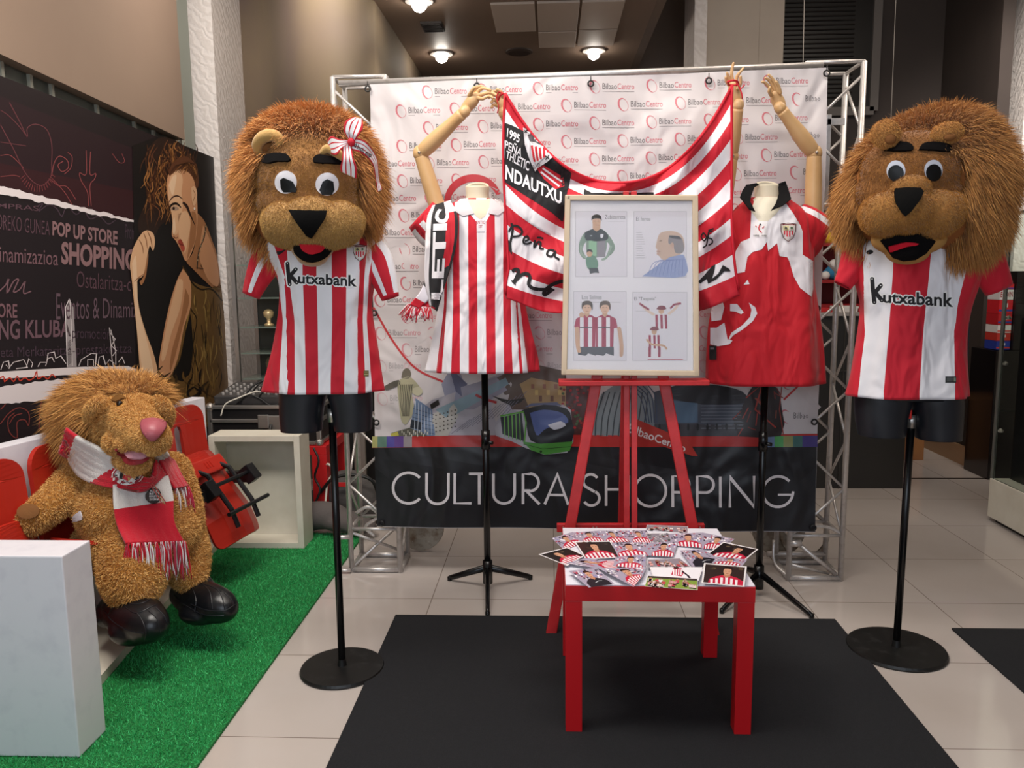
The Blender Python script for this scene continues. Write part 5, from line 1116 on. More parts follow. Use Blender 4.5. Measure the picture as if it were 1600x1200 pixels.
# ================================================================ GARMENTS AND MANNEQUINS
CL = mat('printed_cloth', rough=.8, attr='Col', sheen=.1, bump=(700, .25, .0006), crease=(5, .05, 2.2))
def interp_rows(rows, n):
    q = cat([tuple(map(float, r)) for r in rows], n); return q
def torso_mesh(rows, Y, K=96, n=7, ex=2.4, fold=None, uf=None, thick=.003, cap=False, lean=0.0):
    """rows from the hem up: (y, x left, x right, half depth) in photo pixels at depth Y"""
    Q = interp_rows(rows, n); V = []; F = []; W = len(Q)
    for j, (y, xl, xr, b) in enumerate(Q):
        L = at(xl, y, Y); R = at(xr, y, Y); c = (L + R) / 2; a = (R - L).length / 2; ax = (R - L).normalized()
        for k in range(K):
            th = 2 * pi * k / K; cs, sn = cos(th), sin(th)
            X = a * math.copysign(abs(cs) ** (2 / ex), cs); Yo = -b * math.copysign(abs(sn) ** (2 / ex), sn)
            f = 1 + (1.7 * fold(th, j / (W - 1)) if fold else 0)
            V.append(c + ax * X * f + Vector((0, Yo * f + lean * j / W, 0)))
    for j in range(W - 1):
        for k in range(K): F.append((j * K + k, j * K + (k + 1) % K, (j + 1) * K + (k + 1) % K, (j + 1) * K + k))
    if cap: F.append(tuple(range(K))[::-1]); F.append(tuple((W - 1) * K + k for k in range(K)))
    me = mesh_from(V, F)
    if uf:
        uv = me.uv_layers.new(name='UVMap'); us = [uf(*px(v)) for v in V]
        for p in me.polygons:
            for li in p.loop_indices: uv.data[li].uv = (us[me.loops[li].vertex_index], .5)
    if thick: me = solid(me, thick)
    return me
def edges_u(tab):
    """stripe edges at several heights, in pixels"""
    tab = sorted(tab); ys = [t[0] for t in tab]; E = np.array([t[1] for t in tab], float); n = E.shape[1] - 1
    def f(x, y):
        e = [np.interp(y, ys, E[:, k]) for k in range(n + 1)]
        return float(np.clip(np.interp(x, e, np.arange(n + 1)) / n, .001, .999))
    return f
def stops(cols): n = len(cols); return [((i / n) if i else 0, c) for i, c in enumerate(cols)]
def sleeve_mesh(pts, cols, Y, K=64, flat=.75, thick=.003, cuff=None):
    """pts (x, y, half width px, depth offset); cols [(up to fraction across, colour)]"""
    Q = cat([tuple(map(float, p)) for p in pts], 6); V = []; F = []; C = []
    cen = [at(q[0], q[1], Y + q[3]) for q in Q]
    for j, q in enumerate(Q):
        d = (cen[min(j + 1, len(Q) - 1)] - cen[max(j - 1, 0)]).normalized(); x = d.cross(Vector((0, 1, 0))).normalized(); y = x.cross(d)
        if x.x < 0: x = -x
        r = q[2] * (Y + q[3]) / FPX
        for k in range(K): th = 2 * pi * k / K; V.append(cen[j] + x * (r * cos(th)) + y * (r * flat * sin(th)) * (1 + .05 * sin(5 * th + j * .3)))
    n = len(Q)
    for j in range(n - 1):
        for k in range(K):
            F.append((j * K + k, j * K + (k + 1) % K, (j + 1) * K + (k + 1) % K, (j + 1) * K + k))
            u = (cos(2 * pi * (k + .5) / K) + 1) / 2; c = next(cc for lim, cc in cols if u <= lim)
            if cuff and j >= n - 1 - cuff[0] and j < n - 1 - cuff[2]: c = cuff[1]
            C.append(lin(c))
    me = mesh_from(V, F); a = me.color_attributes.new('Col', 'FLOAT_COLOR', 'CORNER'); a.data.foreach_set('color', np.repeat(np.array(C, np.float32), 4, axis=0).ravel())
    return solid(me, thick)
def kbank(A, K0, q, s=1.0):
    """club sponsor word: big dotted K and the letters after it; K0 = (x0, y0, x1, y1)"""
    x0, y0, x1, y1 = K0; w = x1 - x0; h = y1 - y0
    segs = [[(x0 + w * .15, y0), (x0 + w * .22, y0 + h * .45), (x0 + w * .35, y1)], [(x0 + w * .9, y0 + h * .28), (x0 + w * .35, y0 + h * .62)], [(x0 + w * .42, y0 + h * .58), (x1, y1 - h * .08)]]
    for S in segs: A.line(S, w * .62, '#f4f2f2', 1, 3)
    for p in (segs[0][0], segs[0][2], segs[1][0], segs[2][1]): A.ell(*p, w * .31, w * .31, '#f4f2f2', 1)
    for a_ in range(10): dx, dy = 2.5 * cos(a_ * pi / 5), 2.5 * sin(a_ * pi / 5); A.text('utxabank', [(c_[0] + dx, c_[1] + dy) for c_ in q], '#f4f2f2', 1, .0, 1)
    A.line([(q[3][0], q[3][1] - 4), (q[2][0], q[2][1] - 4)], (q[3][1] - q[0][1]) * .3, '#f4f2f2', 1)
    for S in segs: A.line(S, w * .36, '#17171c', 2, 3)
    for p in (segs[0][0], segs[0][2], segs[1][0], segs[2][1]): A.ell(*p, w * .18, w * .18, '#17171c', 2); A.ell(*p, w * .055, w * .055, '#e8e6e6', 3, 0, 8)
    A.text('utxabank', q, '#17171c', 2, .022)
def crest(A, x, y, w, h, l=1, ring=True):
    P_ = lambda pts: [(x + u * w, y + v * h) for u, v in pts]
    A.poly(P_([(-.5, -.5), (0, -.56), (.5, -.5), (.48, -.1), (.3, .3), (0, .5), (-.3, .3), (-.48, -.1)]), '#e9e2dc', l, 0)
    A.line(P_([(-.5, -.5), (0, -.56), (.5, -.5), (.48, -.1), (.3, .3), (0, .5), (-.3, .3), (-.48, -.1)]), w * .05, '#5a2a30', l + 1, 0, True)
    A.poly(P_([(-.36, -.12), (.36, -.12), (.3, .14), (0, .38), (-.3, .14)]), '#efe9ea', l + 1)
    for k in (-.26, -.09, .08, .25): A.quad(x + (k - .045) * w, y - .12 * h, x + (k + .045) * w, y + (.27 - abs(k) * .6) * h, '#c41c2e', l + 2)
    A.poly(P_([(-.36, -.38), (.05, -.4), (.02, -.14), (-.34, -.14)]), '#d8cf9c', l + 2); A.poly(P_([(-.28, -.2), (-.22, -.36), (-.1, -.3), (-.04, -.2)]), '#4b4640', l + 3); A.poly(P_([(.08, -.4), (.36, -.38), (.34, -.14), (.06, -.14)]), '#cfc9c0', l + 2); A.ell(x + .2 * w, y - .27 * h, .08 * w, .08 * h, '#3d5a3a', l + 3, 0, 8)
    A.quad(x - .4 * w, y - .49 * h, x + .4 * w, y - .42 * h, '#7a3038', l + 2)
blackm = mat('black_mannequin', '#1d1f25', .38, spec=.45); polem = mat('black_metal_pole', '#0c0c0e', .25, .2)
discm = mat('black_disc', '#161616', .4, .2, noise=(30, '#282828', .55, .75))
def disc_stand(t, x, y, ztop, r, dx=0):
    bm = BM(); lathe(bm, [(r, .001), (r + .002, .006), (r - .002, .014), (.03, .017), (.016, .017), (.014, .03), (.0125, .04)], (x, y, .0), 56); fin('base_disc', bm, discm, t)
    bm = BM(); tube(bm, [(x, y, .02), (x + dx, y, ztop)], .0125, 16); fin('pole', bm, polem, t, smooth=True)
    bm = BM(); tube(bm, [(x + dx, y, ztop - .06), (x + dx, y, ztop - .015)], .016, 12); fin('pole_clamp', bm, alu, t, smooth=True)
# ---- left black mannequin
Y1 = 2.57; p = gz(535, 1046); t = empty('mannequin', (p.x, p.y, 0), 'black half-body mannequin on a disc stand under the left lion head', 'mannequin')
YM1 = p.y
disc_stand(t, p.x, p.y, .93, .142)
def torso_legs(hip, legs, Y, rows):
    """hip rows then thighs as their own tubes, welded by remesh"""
    S = []
    me1 = torso_mesh(rows, Y, 64, 5, 2.3, None, None, 0, True)
    return me1
trow = [(612, 440, 578, .08), (580, 443, 577, .085), (520, 449, 570, .08), (460, 452, 570, .085), (410, 448, 570, .08), (385, 455, 565, .07), (368, 480, 540, .05), (350, 488, 530, .045)]
link('torso', torso_mesh(trow, YM1, 64, 6, 2.3, None, None, 0, True), blackm, t, smooth=True)
def thigh(t, rows, Y): link('thigh', torso_mesh(rows, Y, 48, 6, 2.2, None, None, 0, True), blackm, t, smooth=True)
thigh(t, [(671, 441, 502, .062), (669.5, 440, 503, .064), (640, 438, 505, .07), (612, 438, 511, .074), (600, 440, 511, .07)], YM1)
thigh(t, [(670, 524, 579, .062), (668.5, 523, 580, .064), (640, 519, 581, .07), (612, 512, 580, .074), (600, 512, 578, .07)], YM1)
# jersey of the left mannequin
J1 = empty('football_shirt', (p.x, p.y, .97), 'red and white striped football shirt with bank lettering under the left lion head', 'football shirt')
z6 = lambda L_: [340 + v / 3.43 for v in L_]
u1 = edges_u([(600, z6([262, 330, 372, 372.01, 412, 472, 541, 604, 678, 752, 790, 823, 872])), (500, z6([330, 352, 368, 368.01, 412, 465, 537, 612, 688, 748, 775, 797, 815])), (430, z6([290, 322, 352, 356, 378, 455, 530, 610, 690, 760, 785, 810, 830])), (380, z6([205, 235, 262, 300, 368, 455, 530, 610, 690, 760, 800, 840, 900]))])
c1 = [RED, WHT, WHT, RED, WHT, RED, WHT, RED, WHT, RED, WHT, RED]
mj1 = ramp_mat('shirt_stripes_bank', stops(c1))
fold1 = lambda th, s: .03 * sin(7 * th + 1 + 2 * s) * (1 - s) ** 1.2 + .012 * sin(12 * th + 9 * s) * (.4 + s) + .012 * sin(th * 3 + 16 * s) * sin(pi * s)
r1 = [(609, 417, 597, .108), (580, 423, 591, .104), (530, 433, 584, .098), (480, 441, 578, .098), (445, 441, 581, .10), (415, 428, 587, .098), (390, 420, 591, .09), (372, 430, 580, .08), (358, 455, 553, .062), (350, 466, 540, .055)]
me = torso_mesh(r1, YM1, 120, 7, 2.5, fold1, u1); b1 = link('shirt_body', me, mj1, J1, smooth=True); me1 = me
s1 = link('sleeve', sleeve_mesh([(432, 392, 24, 0), (416, 410, 24, -.0), (403, 435, 19, -.01), (392, 462, 13.5, -.015)], [(.40, RED), (.62, WHT), (1, RED)], YM1, cuff=(1, RED, 0)), CL, J1, smooth=True)
s2 = link('sleeve', sleeve_mesh([(578, 390, 24, 0), (590, 408, 24, 0), (600, 435, 20, -.01), (610, 466, 13.5, -.015)], [(.25, RED), (.45, WHT), (.8, RED), (1, WHT)], YM1, cuff=(1, RED, 0)), CL, J1, smooth=True)
om = onmesh([me1]); A = Art(om, .0007, 6)
kbank(A, (447, 412, 464, 444), [(466, 426.5), (557, 430), (557, 448), (466, 443)])
A.T = None; A.build('sponsor_lettering', CL, J1, label='black and white bank lettering')
A = Art(om, .0007, 5); crest(A, 562, 396, 21, 24); A.build('club_crest', CL, J1, label='small club crest')
A = Art(om, .0007, 5); A.poly([(432, 392), (434, 398), (440, 396), (449, 388), (440, 392), (435, 393)], '#17171c', 1, 3); A.build('maker_mark', CL, J1)
A = Art(om, .0008, 5); A.quad(568, 579, 576, 588.5, '#6b6238', 1); A.quad(569, 581, 575, 582, '#b0a878', 2); A.quad(569, 584, 575, 586, '#b0a878', 2); A.build('gold_tag', CL, J1, label='small gold tag')

# ---- right black mannequin
p4 = gz(1400, 1016); Y4 = p4.y; t = empty('mannequin', (p4.x, p4.y, 0), 'black half-body mannequin on a disc stand under the right lion head', 'mannequin')
disc_stand(t, p4.x, p4.y, .87, .166, .008)
link('torso', torso_mesh([(622, 1340, 1500, .086), (600, 1345, 1500, .09), (540, 1352, 1498, .085), (480, 1358, 1505, .088), (430, 1355, 1520, .085), (400, 1360, 1515, .075), (385, 1385, 1480, .055), (365, 1400, 1460, .05)], Y4, 64, 6, 2.3, None, None, 0, True), blackm, t, smooth=True)
thigh(t, [(679, 1343, 1412, .068), (677, 1342, 1413, .07), (650, 1338, 1417, .076), (620, 1337, 1424, .08), (605, 1340, 1424, .076)], Y4)
thigh(t, [(684, 1433, 1499, .068), (682, 1432, 1500, .07), (650, 1428, 1502, .076), (625, 1424, 1503, .08), (610, 1424, 1500, .076)], Y4)
bm = BM(); c = at(1422, 646, Y4 - .03); tube(bm, [(c.x, c.y, c.z - .018), (c.x, c.y, c.z + .012)], .006, 10); fin('red_clip', bm, mat('red_clip', '#d0281e', .3), t, label='small red clip')
J4 = empty('football_shirt', (p4.x, p4.y, .95), 'football shirt with wide red and white stripes under the right lion head', 'football shirt')
u4 = edges_u([(612, [1325, 1340, 1380, 1436, 1492, 1510]), (520, [1340, 1351, 1388, 1442, 1491, 1508]), (479, [1340, 1350, 1391, 1446, 1496, 1513]), (430, [1330, 1349, 1394, 1451, 1508, 1530]), (390, [1325, 1348, 1396, 1454, 1519, 1545])])
mj4 = ramp_mat('shirt_stripes_wide', stops([RED, WHT, RED, WHT, RED]))
me = torso_mesh([(617, 1325, 1508, .115), (585, 1333, 1507, .112), (530, 1342, 1507, .104), (480, 1346, 1512, .104), (445, 1340, 1522, .108), (415, 1334, 1534, .105), (392, 1330, 1540, .097), (376, 1342, 1526, .085), (362, 1375, 1490, .065), (352, 1392, 1472, .055)], Y4, 120, 7, 2.5, lambda th, s: .028 * sin(6 * th + 2 + 2 * s) * (1 - s) ** 1.2 + .012 * sin(11 * th + 8 * s) * (.4 + s) + .012 * sin(th * 3 - 15 * s) * sin(pi * s), u4)
link('shirt_body', me, mj4, J4, smooth=True); me4 = me
link('sleeve', sleeve_mesh([(1346, 395, 26, 0), (1338, 405, 23, 0), (1328, 425, 18, -.01), (1316, 446, 13, -.012)], [(1, RED)], Y4, cuff=(1, RED, 0)), CL, J4, smooth=True)
link('sleeve', sleeve_mesh([(1520, 385, 28, 0), (1533, 395, 28, 0), (1546, 420, 25, -.01), (1561, 452, 20, -.012)], [(1, RED)], Y4), CL, J4, smooth=True)
for P_ in ([(1324, 449), (1333, 442), (1339, 425)], [(1328, 606), (1334, 585), (1341, 555)], [(1541, 457), (1537, 447), (1530, 428)], [(1508, 622), (1511, 560), (1514, 500)]): bm = BM(); tube(bm, [at(*q, Y4 + .0) for q in P_], .004, 6); fin('black_piping', bm, blackm, J4)
om = onmesh([me4]); A = Art(om, .0007, 7)
kbank(A, (1360, 436, 1378, 472), [(1380, 455), (1489, 458), (1489, 480), (1380, 473)]); A.build('sponsor_lettering', CL, J4, label='black and white bank lettering')
A = Art(om, .0007, 6); A.quad(1477, 588, 1494, 598, '#26282a', 1); A.quad(1479, 590, 1489, 596, '#4a4d4e', 2); A.quad(1490, 590, 1493, 596, '#7d8a78', 2); A.build('dark_tag', CL, J4, label='small dark tag')
A = Art(om, .0007, 6); A.ell(1359, 394, 5.5, 3.5, '#17171c', 1, -.2); A.build('maker_mark', CL, J4)

# ---- wooden-armed mannequins
creamm = mat('cream_mannequin', '#ddd2b8', .45); woodm = mat('hand_wood', '#d3ac7c', .38, noise=(7, '#c79c69', .4, .7)); wjoint = mat('wood_joint', '#a98355', .5)
def arm(t, S, E, W, rS, rE, rE2, rW, name='l'):
    """S, E, W: shoulder, elbow, wrist as (x, y, Y); radii in px"""
    s, e, w_ = at(*S), at(*E), at(*W); k = S[2] / FPX
    bm = BM(); ctube(bm, [s, s.lerp(e, .3), s.lerp(e, .7), e], [rS * k, rS * k, rE * k * 1.02, rE * k * .9], 4, 24); fin('upper_arm', bm, woodm, t, smooth=True)
    bm = BM(); ctube(bm, [e, e.lerp(w_, .12), e.lerp(w_, .4), e.lerp(w_, .8), w_], [rE2 * k * .8, rE2 * k, rE2 * k * 1.02, rW * k * 1.05, rW * k], 4, 24); fin('forearm', bm, woodm, t, smooth=True)
    me = blobmesh([(e, rE * k * 1.03), (e + Vector((0, 0, .004)), rE * k)], .004, 2); link('elbow_joint', me, woodm, t, smooth=True)
    bm = BM(); bmesh.ops.create_icosphere(bm, subdivisions=2, radius=.0065, matrix=Matrix.Translation(e + Vector((0, -rE * k * 1.0, 0)))); fin('elbow_bolt', bm, alu, t, smooth=True)
    d = (w_ - e).normalized(); bm = BM(); tube(bm, [w_ - d * .001, w_ + d * .006], rW * k * .8, 20); fin('wrist_gap', bm, wjoint, t)
    me = blobmesh([(w_ + d * .012, rW * k * 1.02), (w_ + d * .018, rW * k * .95)], .003, 2); link('wrist_joint', me, woodm, t, smooth=True)
    return w_, d
def hand(t, S, fingers, palm, label=None):
    """palm: [(x, y, Y, r px)], fingers: lists of (x, y, Y, r px)"""
    me = blobmesh([(at(x, y, Y), (r * Y / FPX,) * 3) for x, y, Y, r in [tuple(v) for v in cat(palm, 5)]], .0035, 4); h = link('hand', me, woodm, t, smooth=True)
    for f in fingers:
        q = cat(f, 5); me = blobmesh([(at(v[0], v[1], v[2]), float(v[3]) * v[2] / FPX) for v in q], .0018, 3); link('finger', me, woodm, h, smooth=True)
def tripod_stand(t, x, y, ztop, r, feet):
    bm = BM(); tube(bm, [(x, y, .03), (x, y, ztop)], .0145, 16); fin('pole', bm, polem, t, smooth=True)
    bm = BM(); tube(bm, [(x, y, .62), (x, y, .70)], .019, 14); tube(bm, [(x, y, .65), (x + .03, y - .02, .65)], .008, 8); fin('height_clamp', bm, polem, t, smooth=True)
    bm = BM(); tube(bm, [(x, y, .03), (x, y, .13)], .021, 14); fin('hub', bm, polem, t, smooth=True)
    for fx_, fy_ in feet:
        bm = BM(); q = Vector((fx_, fy_, .012)); pm_ = Vector((x, y, .10)); tube(bm, [pm_, pm_.lerp(q, .93), q], [.012, .009, .008], 8, flat=1.3); tube(bm, [q + Vector((0, 0, .006)), q - Vector((0, 0, .012))], .010, 10); fin('foot_leg', bm, polem, t, smooth=True)
Y2 = 3.30; p2 = at(762, 915, Y2)
t2 = empty('mannequin', (p2.x, Y2, 0), 'cream mannequin with raised wooden arms holding the left end of the flag', 'mannequin')
tripod_stand(t2, -.272, Y2, .95, 0, [(gz(762, 963).x, gz(762, 963).y), (gz(699, 918).x, 3.40), (gz(828, 918).x, 3.42)])
link('torso', torso_mesh([(570, 695, 815, .09), (500, 705, 795, .09), (420, 708, 790, .09), (360, 705, 795, .09), (335, 712, 786, .08), (323, 722, 772, .062), (315, 727, 766, .05), (305, 729, 763, .046), (292, 728, 764, .048)], Y2, 64, 6, 2.2, None, None, .004), creamm, t2, smooth=True)
J2 = empty('football_shirt', (p2.x, Y2, .95), 'retro red and white striped football shirt with a white collar on the left wooden-armed mannequin', 'football shirt')
u2_ = edges_u([(580, [667, 682, 690, 705, 718, 732, 746, 760, 774, 787, 801, 812, 816, 824, 841]), (480, [688, 694, 698, 708, 718, 732, 746, 759, 773, 786, 798, 806, 808, 812, 822]), (380, [690, 696, 700, 708, 717, 731, 745, 759.5, 773, 786, 796, 801, 803, 806, 812]), (330, [680, 686, 692, 705, 717, 731, 744, 760, 772, 786, 798, 804, 806, 810, 820])])
mj2 = ramp_mat('shirt_stripes_retro', stops([WHT, RED, WHT, RED, WHT, RED, WHT, RED, WHT, RED, WHT, RED, WHT, RED]))
fold2 = lambda th, s: (.035 * sin(9 * th + .6) * (1 - s) ** 1.3 * (abs(cos(th)) ** .7) + .008 * sin(14 * th + 3 * s))
me = torso_mesh([(579, 669, 838, .115), (550, 675, 834, .115), (500, 684, 822, .11), (440, 692, 812, .11), (390, 698, 806, .11), (355, 694, 808, .108), (335, 692, 806, .10), (324, 700, 796, .085), (316, 712, 782, .07), (312, 720, 774, .058)], Y2, 140, 7, 2.5, fold2, u2_)
link('shirt_body', me, mj2, J2, smooth=True); me2 = me
link('sleeve', sleeve_mesh([(708, 378, 28, 0), (694, 366, 33, 0), (676, 352, 33, -.01), (658, 335, 27, -.02)], [(.14, WHT), (.3, RED), (.44, WHT), (.58, RED), (.72, WHT), (.86, RED), (1, WHT)], Y2, cuff=(2, RED, 0)), CL, J2, smooth=True)
link('sleeve', sleeve_mesh([(792, 352, 26, 0), (806, 346, 25, 0), (822, 346, 24, -.0), (836, 345, 22, -.0)], [(.3, WHT), (.6, RED), (1, WHT)], Y2, cuff=(2, RED, 0)), CL, J2, smooth=True)
om2 = onmesh([me2]); A = Art(om2, .0008, 6)
A.poly([(722, 318), (729, 328), (744, 346), (752, 356), (760, 346), (770, 327), (776, 318), (766, 320), (750, 340), (733, 322)], WHT, 1); A.poly([(727, 309), (769, 309), (766, 321), (758, 338), (750, 343), (743, 337), (733, 321)], '#ddd2b8', 2)
A.poly([(745, 343), (758, 343), (757, 362), (746, 362)], WHT, 3); A.text('ANTIC', (743, 345, 758, 350), '#c05a66', 4); A.text('EST', (748, 352, 754, 356), '#c05a66', 4)
A.build('neck_opening', CL, J2)
patch(J2, 'collar', om2, [('p', [(712, 313), (728, 308), (741, 334), (724, 338), (710, 330)])], '#e3dfe2', .003, mat('collar_white', '#cdc8cc', .8), 3, 6, 'white collar flap'); patch(J2, 'collar', om2, [('p', [(766, 308), (783, 312), (788, 330), (778, 337), (763, 334)])], '#e3dfe2', .003, mat('collar_white', '#cdc8cc', .8), 3, 6, 'white collar flap')
arm(t2, (688, 338, Y2), (657, 240, Y2 - .02), (722, 178, Y2 - .10), 12.5, 11.5, 11.5, 8.5)
hand(t2, None, [[(746, 150, 3.19, 3.4), (758, 146, 3.18, 3), (768, 145, 3.175, 2.7), (776, 149, 3.17, 2.3)], [(744, 147, 3.2, 3.2), (750, 140, 3.19, 2.8), (757, 138, 3.18, 2.5), (766, 141, 3.17, 2.2)], [(740, 145, 3.21, 3.2), (744, 137, 3.2, 2.7), (752, 135, 3.19, 2.4), (757, 138, 3.19, 2)], [(746, 153, 3.185, 3.2), (755, 154, 3.17, 2.7), (764, 150, 3.165, 2.4), (770, 153, 3.16, 2)], [(733, 150, 3.19, 3.4), (737, 143, 3.17, 3), (741, 137, 3.16, 2.5)]], [(725, 174, 3.215, 8), (731, 166, 3.21, 9), (738, 158, 3.20, 9.5), (744, 151, 3.195, 7)])
arm(t2, (806, 340, Y2), (822, 245, Y2 + .0), (790, 182, Y2 - .06), 12.5, 11.5, 11.5, 8.5)
hand(t2, None, [[(780, 155, 3.24, 3.2), (775, 149, 3.22, 2.8), (768, 149, 3.20, 2.4), (764, 153, 3.19, 2)], [(781, 150, 3.24, 3.1), (776, 144, 3.22, 2.7), (770, 143, 3.2, 2.3)], [(778, 160, 3.24, 3.1), (772, 156, 3.22, 2.7), (768, 160, 3.2, 2.2)], [(777, 165, 3.24, 3), (771, 164, 3.22, 2.5), (768, 168, 3.2, 2)], [(786, 152, 3.23, 3.2), (783, 144, 3.21, 2.8), (777, 140, 3.2, 2.3)]], [(789, 176, 3.255, 8), (787, 168, 3.25, 9), (784, 160, 3.245, 9), (781, 154, 3.24, 7)])
Y3 = 3.265; p3 = at(1187, 915, Y3)
t3 = empty('mannequin', (p3.x, Y3, 0), 'cream mannequin with raised wooden arms holding the right end of the flag', 'mannequin')
f1 = gz(1268, 966); tripod_stand(t3, p3.x - .005, Y3, .92, 0, [(f1.x, f1.y), (gz(1128, 958).x, gz(1128, 958).y), (p3.x, 3.55)])
link('torso', torso_mesh([(590, 1130, 1262, .095), (500, 1140, 1255, .095), (420, 1150, 1250, .095), (360, 1150, 1248, .095), (335, 1158, 1238, .08), (322, 1170, 1226, .062), (312, 1178, 1219, .05), (302, 1180, 1217, .047), (290, 1179, 1218, .048)], Y3, 64, 6, 2.2, None, None, .004), creamm, t3, smooth=True)
J3 = empty('football_shirt', (p3.x, Y3, .93), 'red football shirt with white lion outline and black collar on the right wooden-armed mannequin', 'football shirt')
me = torso_mesh([(598, 1109, 1283, .12), (560, 1110, 1281, .115), (500, 1113, 1277, .11), (440, 1125, 1271, .11), (400, 1138, 1268, .112), (365, 1140, 1266, .11), (340, 1142, 1262, .10), (326, 1150, 1250, .085), (316, 1162, 1236, .07), (310, 1170, 1226, .058)], Y3, 130, 7, 2.5, lambda th, s: .035 * sin(6 * th + 1.5 + 2 * s) * (1 - s) ** 1.2 + .014 * sin(12 * th + 8 * s) * (.4 + s) + .014 * sin(th * 4 + 14 * s) * sin(pi * s), None)
link('shirt_body', me, mat('shirt_red', '#c70f22', .75, sheen=.1, bump=(900, .25, .0006), crease=(5, .05, 2.2)), J3, smooth=True); me3 = me
link('sleeve', sleeve_mesh([(1240, 402, 24, 0), (1252, 378, 31, 0), (1264, 355, 30, -.01), (1278, 333, 25, -.01)], [(1, '#c70f22')], Y3, cuff=(3, WHT, 1)), CL, J3, smooth=True)
link('sleeve', sleeve_mesh([(1150, 395, 24, 0), (1140, 375, 27, 0), (1132, 355, 25, -.0), (1127, 338, 20, -.0)], [(1, '#c70f22')], Y3, cuff=(3, WHT, 1)), CL, J3, smooth=True)
om3 = onmesh([me3]); A = Art(om3, .0016, 4)
A.poly([(1174, 330), (1205, 325), (1228, 318), (1240, 335), (1250, 352), (1254, 362), (1254, 398), (1270, 408), (1270, 452), (1268, 464), (1250, 450), (1240, 432), (1233, 408), (1230, 402), (1218, 400), (1214, 380), (1200, 392), (1198, 378), (1190, 390), (1176, 394), (1168, 402), (1164, 425), (1148, 428), (1146, 410), (1150, 392), (1158, 378), (1172, 372)], WHT, 1)
A.poly([(1162, 445), (1168, 437), (1171, 444)], WHT, 1)
A.poly([(1110, 470), (1128, 465), (1132, 480), (1127, 500), (1112, 502)], WHT, 1); A.poly([(1110, 512), (1120, 512), (1132, 504), (1137, 530), (1145, 532), (1140, 538), (1122, 541), (1110, 538)], WHT, 1)
A.poly([(1141, 475), (1152, 475), (1162, 488), (1158, 491), (1150, 487), (1141, 486)], WHT, 1); A.poly([(1170, 473), (1180, 480), (1183, 490), (1176, 502), (1160, 515), (1146, 524), (1141, 530), (1138, 532), (1143, 520), (1160, 508), (1172, 495), (1174, 484)], WHT, 1)
A.build('white_pattern', CL, J3, label='white lion outline pattern')
A = Art(om3, .003, 6); crest(A, 1231, 364, 23, 27); A.build('club_crest', CL, J3, label='small club crest')
A = Art(om3, .0024, 6); A.quad(1179, 346, 1199, 371, '#ece9ea', 1); A.line([(1187, 352), (1186, 358), (1190, 364)], 1.5, '#c41c2e', 2, 3); A.line([(1181, 353), (1183, 355)], 1.2, '#c41c2e', 2); A.line([(1194, 354), (1191, 357)], 1.2, '#c41c2e', 2); A.ell(1188, 351, 1.4, 1.4, '#222', 2, 0, 8); A.text('1898', (1178, 367, 1186, 369.5), '#333333', 2); A.text('1998', (1189, 367, 1197, 369.5), '#333333', 2); A.build('anniversary_patch', CL, J3, label='white patch with small marks')
A = Art(om3, .003, 6); A.quad(1109, 540, 1120, 562, '#1a1a1c', 1); A.quad(1111, 543, 1117, 546, '#77777c', 2); A.build('dark_tag', CL, J3, label='small dark tag')
A = Art(om3, .002, 5); A.poly([(1173, 330), (1178, 316), (1176, 308), (1221, 308), (1222, 322), (1212, 335), (1196, 349), (1186, 346)], '#dcd4bf', 1); A.build('neck_opening', mat('cream_lining', rough=.5, attr='Col'), J3, label='cream chest showing in the open neck')
# black collar, two stiff flaps
def flap(pts, n='collar_flap'):
    patch(J3, n, lambda x, y, h=0: at(x, y, Y3 - .035 - .085 * min(1, max(0, (y - 290) / 34))), [('p', pts)], '#0a0a0c', .005, mat('collar_black', '#0a0a0c', .85, spec=.2), 1, 6, 'black collar flap')
flap([(1156, 308), (1160, 298), (1166, 289), (1182, 286), (1186, 289), (1179, 292), (1174, 306), (1172, 315), (1180, 331), (1171, 328), (1164, 318)])
flap([(1216, 287), (1227, 283), (1231, 294), (1236, 311), (1223, 321), (1204, 330), (1212, 318), (1217, 302)])
arm(t3, (1270, 345, Y3), (1272, 240, Y3 - .01), (1222, 173, Y3 - .06), 12.5, 11.5, 11.5, 8.5)
hand(t3, None, [[(1216, 143, 3.20, 3), (1212, 132, 3.19, 2.7), (1206, 122, 3.18, 2.3), (1201, 117, 3.175, 2)], [(1212, 142, 3.205, 3), (1206, 131, 3.195, 2.7), (1200, 124, 3.185, 2.3), (1196, 122, 3.18, 2)], [(1207, 144, 3.21, 3), (1201, 135, 3.2, 2.6), (1195, 129, 3.19, 2.2), (1191, 128, 3.185, 1.9)], [(1219, 145, 3.2, 2.9), (1217, 136, 3.19, 2.5), (1213, 128, 3.18, 2.1)], [(1205, 149, 3.2, 3), (1202, 143, 3.18, 2.7), (1203, 137, 3.17, 2.3)]], [(1220, 168, 3.235, 8), (1217, 161, 3.23, 9.5), (1213, 153, 3.225, 9), (1211, 146, 3.215, 7)])
arm(t3, (1126, 345, Y3), (1142, 245, Y3 + .01), (1153, 170, Y3 - .05), 12.5, 11.5, 10, 8)
